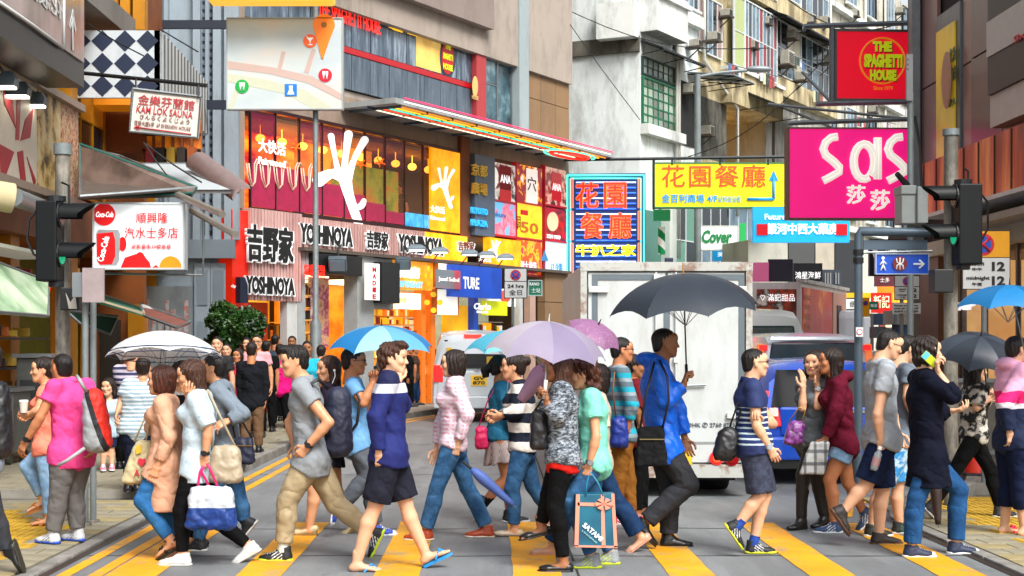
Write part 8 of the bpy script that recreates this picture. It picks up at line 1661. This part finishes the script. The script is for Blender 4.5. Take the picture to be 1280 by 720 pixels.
who['greytee']=person('man in a light grey t-shirt and navy shorts, glasses, holding a water bottle',(1102,549),(1100,450),(1112,431),88,((1114,512),(1122,540)),((1097,518,.1),(1101,549,.1)),((1103,614),(1099,668)),((1083,606),(1055,638),(1064,674)),dict(mat=C_('light grey tee','a2a9b0'),sl=.27,hem=.08,fit=.03,amp=.006),dict(mat=C_('navy sport shorts','141f3c'),length=.46,fit=.045),shoes='canvas',shoecol=('2a2422','5a3a28','3a2a24'),hair=('crew','black'),glasses=True,curl=(.6,1.2),pitch=18,yaw=86,skin='c',sz=1.06,fat=1.05)
who['behindgrey']=person('man with glasses in a darker grey t-shirt and blue patterned shorts behind the first',(1124,550),(1128,455),(1136,437),85,((1140,500),(1150,515)),((1134,496),(1142,522)),((1122,608),(1124,656)),((1100,612),(1090,654)),dict(mat=C_('mid grey tee','6a7480'),sl=.27,hem=.06,fit=.03),dict(mat=M('blue print shorts',rough=.8,var=.1,pat=lambda n: n.ramp(n.noise(14,3),[(.45,'2a8ac8'),(.56,'b8d0dc')])),length=.44,fit=.04),shoes='runner',shoecol=('1a201e','c8ccc8','2a7a4a'),hair=('short','black'),glasses=True,skin='c',pitch=22)
who['phone']=person('person in a long black cardigan and jeans talking on a green mobile phone',(1160,570),(1154,464),(1160,440),90,((1178,515),(1188,514)),((1190,494,.12),(1173,466,.14)),((1199,612),(1195,668)),((1146,622),(1140,680)),dict(mat=C_('black tee','15161a'),sl=.3),dict(mat=dj(1) if False else denim('denim deep','16345c','2c5f92'),fit=.016,flare=.012),jacket=dict(mat=C_('navy black cardigan','0c1020'),hem=.24,sl=.72,fit=.042,amp=.008,fl=.04,gap=.03),shoes='canvas',shoecol=('1c2844','d8d8d4','d0d4d8'),hair=('mop','dark'),curl=(.6,1.0),hdir=(None,(-.25,0,1)),thumb=(None,(0,1,.3)),skin='c',sz=1.02)
who['green']=person('person in a green shirt standing behind the two men on the right',(1136,500),(1138,448),(1141,436),180,((1128,470),(1129,490)),((1148,470),(1147,490)),((1131,540),(1131,572)),((1141,540),(1141,573)),dict(mat=C_('green shirt','1ca858'),sl=.3,fit=.03),dict(mat=BLKP),shoes='leather',hair=('short','black'),g=.12,res=1.5,skin='b')
who['camo']=person('woman in a black and white patterned blouse and black trousers under the black umbrella',(1217,542),(1217,480),(1220,463),85,((1228,512),(1236,500)),((1220,510,.1),(1234,500,.1)),((1238,588),(1250,636)),((1190,594),(1166,632),(1176,654)),dict(mat=M('monochrome camouflage',rough=.8,var=0,bump=.3,bs=22,pat=lambda n: n.ramp(n.noise(13,2,.5),[(.42,'16161a'),(.50,'8a867c'),(.56,'c4c0b4')],True)),sl=.45,hem=.08,fit=.036),dict(mat=BLKP,fit=.008),shoes='high',shoecol=('1a1c22','c8c8c4','1a1c22'),hair=('longw','black'),fem=True,curl=(1.2,1.3),g=.02,skin='c')
who['pinkhood']=person('person at the right edge in a pink, white and navy hooded jacket and pink slippers',(1266,548),(1268,456),(1272,437),75,((1292,470),(1296,452)),((1256,505),(1262,540)),((1262,604),(1256,652)),((1276,606),(1280,656)),None,dict(mat=C_('navy cropped','151d38'),length=.78,fit=.035,amp=.008),jacket=dict(mat=zones('pink white navy jacket',[(0,'14203e'),(1.15,'d0ccd4'),(1.20,'e81c6c'),(1.30,'e8a8c4')],2.0,wob=.08),hem=.10,sl=.95,fit=.05,amp=.008,hood=True),shoes='mule',shoecol=('d81c48',)*3,hair=('short','dark'),fem=True,g=.015,skin='c')
# --- people further back
def far(key,label,Y,x,yh,face,top,bot,hair,fem=False,skin=None,step=0,g=.11,arms=0,sc=1.0,tcol=None,**kw):
    s=F/Y;hp,nk,pv=yh,yh+.16*s*sc,yh+.74*s*sc;kn,an=yh+1.14*s*sc,CY+(EYE-g-.088)*s;w_=.20*s*sc;q=abs(math.cos(math.radians(face)))
    who[key]=person(label,(x,pv),(x,nk),(x,hp),face,((x-w_*q*(1 if face<90 and face>-90 else-1)+2,nk+.32*s),(x-w_*q*(1 if abs(face)<90 else-1)+3,nk+.58*s)),((x+w_*q*(1 if abs(face)<90 else-1),nk+.32*s),(x+w_*q*(1 if abs(face)<90 else-1)-1,nk+.58*s)),((x-.09*s*(1 if abs(face)<90 else-1)-step,kn),(x-.10*s*(1 if abs(face)<90 else-1)-step*1.6,an)),((x+.09*s*(1 if abs(face)<90 else-1)+step,kn),(x+.10*s*(1 if abs(face)<90 else-1)+step*1.6,an)),dict(mat=top,sl=.3 if tcol is None else .95,hem=.08,fit=.03),dict(mat=bot,fit=.02),shoes='leather',shoecol=('15151a','22222a','333333'),hair=hair,fem=fem,skin=skin or 'abcbd'[len(who)%5],g=g,Y=Y,res=1.6,sz=sc,**kw)
far('blacktee','young man in a black t-shirt with a pale print, facing the camera by the shrub',21.5,271,431,178,M('black tee with print',rough=.8,var=0,pat=lambda n: n.mix(n.ramp(n.math('ADD',n.math('ABSOLUTE',n.math('MULTIPLY',n.xyz(0),1.4)),n.math('ABSOLUTE',n.math('SUBTRACT',n.xyz(2),1.2))),[(.10,.75),(.16,0.0)]),srgb('15151a'),srgb('b8a088'))),BLKP,('short','black'),sc=1.03)
far('suit','man in a dark suit jacket and brown trousers seen from behind',20.8,315,438,4,C_('dark suit','16181e'),C_('tan brown trousers','6a513c'),('short','dark'),sc=1.0,tcol=1)
far('magenta','woman in a magenta top and black trousers seen from behind',26.5,350,438,0,C_('magenta top','e0187a'),BLKP,('bun','black'),True,sc=.97,tcol=1,step=1)
far('pinkman','man with glasses in a pale pink shirt facing the camera behind the suited man',24,321,428,180,C_('pale pink shirt','d8a0a8'),BLKP,('crew','black'),sc=1.02,glasses=True)
far('redwoman','dark haired woman in red glancing down beside the suited man',23,297,445,190,C_('maroon red top','a8283c'),BLKP,('bob','dark'),True,sc=.93)
far('boyback','boy with short dark hair standing behind the man in the black t-shirt',24.5,283,438,178,C_('pale grey shirt','9a9a98'),BLKP,('short','black'),sc=.95)
far('darkhead','dark haired person in a black top between the suited man and the magenta top',25.5,333,434,5,BLKT,BLKP,('short','black'),sc=.98)
far('cyan','person in a cyan t-shirt standing behind the man in the grey polo',22,384,436,175,C_('cyan shirt','28a8c0'),BLKP,('short','black'),sc=.98)
far('poleman','person with a grey backpack facing away beside the lamp post',24,402,440,5,C_('pale grey shirt','9a9a98'),BLKP,('short','dark'),sc=.97)
far('shopper','shopper all in black walking past the amber goods shelves',35.5,511,436,90,BLKT,BLKP,('short','black'),sc=1.0,step=1.5,tcol=1)
far('shopper2','dark dressed shopper standing in front of the yellow panel shop',38,539,429,175,BLKT,BLKP,('short','black'),sc=1.0)
far('shopper3','person in brown walking beside the shopper in black',36.5,519,437,90,C_('brown shirt','4a3a30'),dj(1),('short','dark'),sc=.97,step=1.2)
for i,(x,y,Y_,c) in enumerate(((365,428,27,'5a5048'),(378,440,30,'a83a44'),(344,426,29,'3a4a5a'),(308,430,27.5,'2a2a34'),(160,445,20.5,'3a3a44'))):
    far('fill%d'%i,('brown-clad passer-by by the gold lit shop','passer-by in dull red near the pilaster','passer-by in slate blue outside the red entrance','passer-by in dark clothes below the corner sign','passer-by in charcoal by the doorway under the white umbrella')[i],Y_,x,y,(180,10,0,175,170)[i],C_('passer '+c,c),BLKP,(('short','bob')[i%2],'black'),i%2==1,sc=(1.0,.95,1.0,1.0,.95)[i])

for k,x,yh,Y_,f_,c,lb in (('d1',373,217,34.3,90,'3a1c28','diner in dark red sitting behind the left panes of the restaurant'),('d2',499,236,38.2,-150,'2a2a20','diner with dark hair bent over a table behind the right panes of the restaurant'),('d3',470,240,37.2,80,'5a2c1c','diner in brown sitting left of the bent one in the restaurant')):
    far(k,lb,Y_,x,yh,f_,C_('diner '+c,c),BLKP,('short','black'),sc=.95,g=4.63)
# ---------------------------------------------------------------- umbrellas
NA=np.array
def ua(hand,apx): return (Vector(apx)-Vector(hand))
WU=M('white umbrella cloth',rough=.6,var=0,spec=.4,tl=.4,pat=lambda n: n.mix(n.ramp(n.noise(9,2),[(.63,0.0),(.67,.4)]),srgb('e6ecee'),srgb('5a6a80')))
a=P(198,414,11.4);h=who['beige']['wrR']+Vector((-.01,0,.06));umbrella('white umbrella with a navy scalloped border and small motifs',P(206,414,11.55),(-.02,.12,1),.46,.21,[WU],hand=h,border=M('navy border','1c2c50',.6),handm=BLACK,rot=.3)
lb=[umat('light blue cloth','6db6d8'),umat('mid blue cloth','2a86c8'),umat('pale blue cloth','a0d4e4'),umat('deep blue cloth','3a6ab0')]
h=who['bluetee']['wrR']+Vector((.02,0,.08));umbrella('umbrella with light and mid blue panels above the man in the sky blue t-shirt',P(477,407,12.6),(.02,-.12,1),.47,.20,[lb[1],lb[2],lb[0],lb[1],lb[0],lb[3],lb[1],lb[0]],hand=h,rot=.35)
aq=[umat('aqua cloth','58bcd8'),umat('pale aqua cloth','84d2e2')];h=who['denimjacket']['wrL']+Vector((0,0,.25));umbrella('aqua blue umbrella partly hidden behind the lilac one',P(640,413,13.4),(.05,-.08,1),.43,.20,aq,hand=P(633,500,13.1),rot=.2)
lil=[umat('lilac cloth','beb4d0',tl=.5),umat('pale lilac cloth','d6d0de',tl=.5),umat('grey lilac cloth','a89cbe',tl=.5)];h=who['tweed']['wrL']+Vector((-.01,-.02,.10));umbrella('large pale lilac umbrella tilted over the two women',P(686,402,11.0),(.10,-.12,1),.47,.26,[lil[1],lil[0],lil[2],lil[0]],hand=h,rot=.1,tipm=WHITEM,handm=WHITEM)
pk=M('lilac print cloth',rough=.5,var=0,tl=.3,pat=lambda n: n.mix(n.ramp(n.noise(60,2),[(.58,0.0),(.64,.6)]),srgb('9a6a94'),srgb('c0a4ba')));umbrella('small purple patterned umbrella sticking out behind the lilac one',P(748,406,12.6),(.35,-.35,.8),.26,.11,[pk],hand=P(725,500,12.3),rot=.5)
folded_umbrella('half closed pink umbrella hanging from the hand of the woman in tweed',P(690,450,11.3),P(648,504,11.3),M('pink lilac cloth','d0a8c8',.5,var=.1,tl=.3),.075)
h=who['bluejacket']['wrR']+Vector((.02,0,.10));umbrella('very large black umbrella held by the man in the blue jacket',P(854,342,11.5),(-.06,-.10,1),.62,.30,[BLK_U],hand=h,tipm=M('brass tip','c88a3c',.4,.4),rot=.15,tip=.09)
h=who['camo']['wrR']+Vector((.01,0,.08));umbrella('black umbrella tilted over the woman in the patterned blouse',P(1226,420,13.2),(.02,-.45,1),.39,.20,[BLK_U,umat('dark blue grey cloth','39424e',tl=.1)],hand=h,rot=.3)
h=who['pinkhood']['wrL']+Vector((0,0,.08));umbrella('bright blue umbrella cut off by the right edge',P(1262,356,12.3),(.02,-.06,1),.45,.20,[umat('sea blue cloth','1c7ab8'),umat('bright blue cloth','2a8cd0')],hand=P(1285,450,12.3),rot=.1)
folded_umbrella('folded periwinkle blue umbrella trailing from the hand of the woman in pink',P(580,578,12.35),P(646,635,12.35),M('periwinkle cloth','5a78c8',.5,var=.15),.045)
folded_umbrella('folded dark brown umbrella hanging point down beside the jeans',P(1168,585,12.4),P(1173,660,12.4),M('dark brown cloth','33241f',.6,var=.1),.045)
# ---------------------------------------------------------------- bags and small things
def yy(k): return who[k]['Y']
r,fy,c,W_,H_=softbag('tote_bag','cream tote bag printed with a red heart and green letters','bag',yy('beige'),(160,550,186,605),.12,C_('cream canvas','c8c0a0'),[[(168,552),(182,520),(190,515)],[(182,552),(188,525),(192,515)]],d=-.1,slant=.3)
w=Wall((c.x-1,fy-.003),(c.x+1,fy-.003));hs2=M('heart red','c02038',.6,var=0);glyph(w,r,[(172,578),(177,584),(182,577),(180.5,573),(177.5,574),(175,573),(172.5,574)],hs2,.0,.012);w.text(r,'A',171,591,7,8,hs2,d=.012);w.text(r,'M',180,593,7,8,M('print green','2a7a4a',.6,var=0),d=.012);glyph(w,r,[(170,558),(176,556),(176,566),(170,568)],M('print yellow','d8a820',.6,var=0),.0,.012)
r,fy,c,W_,H_=softbag('carrier_bag','white and navy carrier bag with pink handles','bag',yy('lightblue'),(235,607,294,662),.16,zones('white navy carrier',[(0,'1c3a7c'),(.17,'b8c0c8')],1.0,rough=.35,wob=.0),[[(246,616),(250,590),(256,578)],[(262,609),(252,590),(256,578)],[(272,608),(262,585),(257,578)]],M('pink handle','e01c6c',.4),sr=.010,d=.17,wr_=.008)
softbag('shoulder_bag','slouchy beige leather shoulder bag on the hip of the woman in pale blue','bag',yy('lightblue'),(262,556,302,604),.15,M('beige leather','a89c84',.5,var=.2,bump=.4,bs=20),[[(266,560),(262,520),(258,488)],[(296,562),(275,520),(260,488)]],sr=.010,d=.06,wr_=.006)
softbag('handbag','small dark blue handbag with a gold ring under the grey cardigan','bag',yy('greycardi'),(292,546,318,580),.10,NAVB,[[(294,548),(288,515),(284,485)],[(315,548),(296,515),(286,485)]],M('dark strap','1a1c24',.5),d=.15,flap=M('gold ring','b88a3c',.3,.7))
for k,rect,lab,mt,dd,acc in (('pink',(104,484,136,566),'red, grey and black backpack hanging off the shoulder of the man in pink',None,.28,1),('khaki',(406,482,440,572),'black backpack on the man in the grey polo',NAVB,-.05,0),('edge',(-22,474,14,575),'black backpack at the left edge of the picture',BLKB,.0,0)):
    if mt is None: mt=M('red grey backpack',rough=.6,var=.1,bump=.3,bs=30,pat=lambda n: n.ramp(n.math('FRACT',n.math('ADD',n.math('MULTIPLY',n.xyz(0),3.1),n.math('MULTIPLY',n.xyz(2),1.1))),[(0,'9aa0a4'),(.28,'1a1c20'),(.42,'d82818'),(.72,'1c1e24'),(.82,'a8acb0')],True))
    st=[[(108,490,.05),(100,476,.1),(96,470,.0)],[(106,560,.1),(85,575,.15),(72,582,.15)]] if acc else ([[(410,486,.1),(398,474,.14),(388,480,.20),(394,510,.16),(412,545,.1)]] if k=='khaki' else [[(-5,480),(-12,470)]])
    softbag('backpack',lab,'backpack',yy(k),rect,.22,mt,st,M('grey strap','9a9ea0',.6) if acc else BLKB,sr=.016,d=dd,round_=.45,slant=-.08 if k=='pink' else 0,wr_=.005)
softbag('backpack','small violet trimmed dark rucksack on the man in the sky blue t-shirt','backpack',yy('bluetee'),(418,488,434,560),.2,NAVB,[[(430,490,.1),(440,478,.16),(450,500,.2),(446,530,.2),(432,550,.1)]],BLKB,sr=.013,d=.05,round_=.45)
softbag('handbag','bright pink handbag behind the woman in the chevron skirt','bag',yy('denimjacket'),(594,532,610,562),.1,M('hot pink leather','d81c5c',.5,var=.1),[[(598,534),(610,500),(622,480)]],sr=.007,d=.1)
softbag('shoulder_bag','black glossy shoulder bag held against the tweed jacket','bag',yy('tweed'),(663,512,684,562),.14,BLKB,[[(668,514),(684,490),(694,478)]],sr=.009,d=.08,wr_=.005)
# teal gift bag
Yb=yy('mint')-.28;r=thing('gift_bag','teal paper gift bag with salmon ribbon and the word SATAMI','bag',P(745,682,Yb)[:]);w=frontal(Yb,.0,716);TLB=M('teal paper',rough=.45,var=0,pat=lambda n: n.ramp(n.noise(2.0,2),[(.35,'0c3a54'),(.65,'157a94')]));SAL=M('salmon ribbon','dc9078',.5,var=.08)
q=[w.pt(*w.uz(x,y,0)) for x,y in ((718,683),(772,684),(768,617),(720,618))];MB().prism(q,(0,.13,0)).build('bag_body',TLB,r,bevel=.006)
for pts in (((718,683),(723,683),(725,618),(720,618)),((767.5,684),(772,684),(768,617),(764,617)),((752,683),(757,683),(755,618),(751,618)),((718,684),(772,685),(772,682.5),(718,681.5)),((722,632),(766,634),(766,629),(722,628))): glyph(w,r,list(pts),SAL,.001,.005,'ribbon')
for a in range(6): glyph(w,r,[(755,630)]+[(755+11*math.cos(a*1.05+t),630+7.5*math.sin(a*1.05+t)) for t in (-.35,0,.35)],SAL,.005,.02,'bow_loop')
tl2=Vector((.76,0,-.65));lettering(r,'SATAMI',w.pt(*w.uz(741,665,.006),.006),tl2,30*Yb/F,6.5*Yb/F,WT,up=(.65,0,.76),bold=.03,ext=.003);lettering(r,'LINGERIE',w.pt(*w.uz(737,671,.006),.006),tl2,24*Yb/F,2*Yb/F,M('print pale teal','8ac0c8',.5,var=0),up=(.65,0,.76),ext=.003)
for x0,x1 in ((732,748),): m=MB();m.tube([P(x0,620,Yb),P(x0+1,605,Yb),P(738,590,Yb),P(x1-1,603,Yb),P(x1+6,620,Yb)],.008,8);m.build('handle',M('teal cord','1c7a9c',.5),r,smooth='all')
softbag('shoulder_bag','royal blue bag on the hip of the man in the striped shirt','bag',yy('tealstripe'),(764,520,785,560),.14,M('royal blue nylon','16308c',.5,var=.1,bump=.3),[[(770,522),(766,490),(768,465)]],M('brown strap','7a4a24',.6),d=.22)
softbag('shoulder_bag','flat black shoulder bag with a zip on the man in the blue jacket','bag',yy('bluejacket'),(796,533,832,583),.10,C_('black canvas','191a1c'),[[(800,536,.02),(806,500,.08),(818,452,.0)],[(828,536,.02),(836,500,.1),(834,470,.06),(824,450,.0)]],BLKB,sr=.010,d=.27,flap=M('brass zip','8a7a50',.4,.5),round_=.2)
softbag('shoulder_bag','round black shoulder bag behind the boy in stripes','bag',yy('boy'),(894,533,922,576),.14,BLKB,[[(912,534),(922,505),(934,478)],[(918,540),(928,505),(938,476)]],sr=.008,d=.1,round_=.48,slant=.15)
softbag('handbag','purple patterned handbag hanging from the arm of the woman in the waistcoat','bag',yy('cheek'),(982,526,1005,556),.12,M('purple quilted',rough=.4,var=0,pat=lambda n: n.ramp(n.noise(24,2),[(.4,'4a1c50'),(.6,'8a4a94')])),[[(986,528),(998,510),(1006,508)],[(1002,528),(1006,516),(1007,508)]],M('gold chain','a8843c',.3,.6),sr=.006,d=.15,slant=.2)
r,fy,c,W_,H_=softbag('clutch_bag','silver and black plaid bag hanging from the girl in maroon','bag',yy('maroon'),(1006,552,1034,593),.06,M('plaid silver',rough=.4,var=.05,pat=lambda n: n.mix(n.ramp(n.math('FRACT',n.math('MULTIPLY',n.xyz(0),11)),[(0,0.0),(.72,.75)],True),n.mix(n.ramp(n.math('FRACT',n.math('MULTIPLY',n.xyz(2),9)),[(0,0.0),(.72,.75)],True),srgb('b4b8b8'),srgb('3c4046')),srgb('3c4046'))),[[(1028,554),(1032,549)]],d=.2,slant=.25,wr_=.004)
# bottle, phone, cup, earphones, fan
b0=who['greytee']['wrR']+Vector((-.02,-.05,-.07));bt=thing('water_bottle','clear plastic water bottle with a pale label held by the man in the grey t-shirt','bottle',b0[:]);dv=Vector((-.30,0,-1)).normalized();m=MB();m.tube([b0+dv*t for t in (0,.02,.05,.17,.19)],[.013,.013,.032,.032,.026],14);m.build('bottle_body',M('clear plastic','a8b4bc',.08,var=0,alpha=.55,spec=.8),bt,smooth='all');m=MB();m.cyl(b0-dv*.015,b0+dv*.012,.016,n=12);m.build('cap',WT,bt);m=MB();m.cyl(b0+dv*.08,b0+dv*.15,.0335,n=14);m.build('label',M('bottle label','a07a7c',.5),bt,smooth=True)
hp=who['phone'];q=P(1162,449,hp['Y'],.13);ph=thing('mobile_phone','mobile phone with a lime green case held to the ear','phone',q[:]);R_=Matrix.Rotation(.75,3,'Y');MB().box(q,(.135,.011,.066),R_).build('case',M('lime case','b8c81c',.4,emit=.05),ph,bevel=.005);MB().box(q+R_@Vector((-.042,-.006,0)),(.045,.003,.06),R_).build('grip',M('cyan case','58b8c8',.4),ph)
q=who['coral']['wrL']+Vector((-.05,-.03,.06));cu=thing('coffee_cup','white takeaway coffee cup with a lid held by the woman in coral','cup',q[:]);m=MB();m.cyl(q-Vector((0,0,.05)),q+Vector((0,0,.05)),.030,.040,16);m.build('cup_body',M('paper cup','d0c8bc',.6),cu,smooth=True);m=MB();m.cyl(q+Vector((0,0,.05)),q+Vector((0,0,.065)),.042,.038,16);m.build('lid',WT,cu,smooth=True)
e=P(418,463,yy('earphone'),.09);ea=thing('earphones','white earphone cord hanging from the ear of the brown haired woman','earphones',e[:]);m=MB();m.tube([e,P(419,470,yy('earphone'),.1),P(415,480,yy('earphone'),.12),P(412,500,yy('earphone'),.13)],.004,5);m.build('cord',WT,ea);m=MB();m.ball(e,.012,8,6);m.build('earbud',WT,ea)
t=who['greytee'];w=Wall((t['pel'].x-1,t['Y']-.30),(t['pel'].x+1,t['Y']-.30))
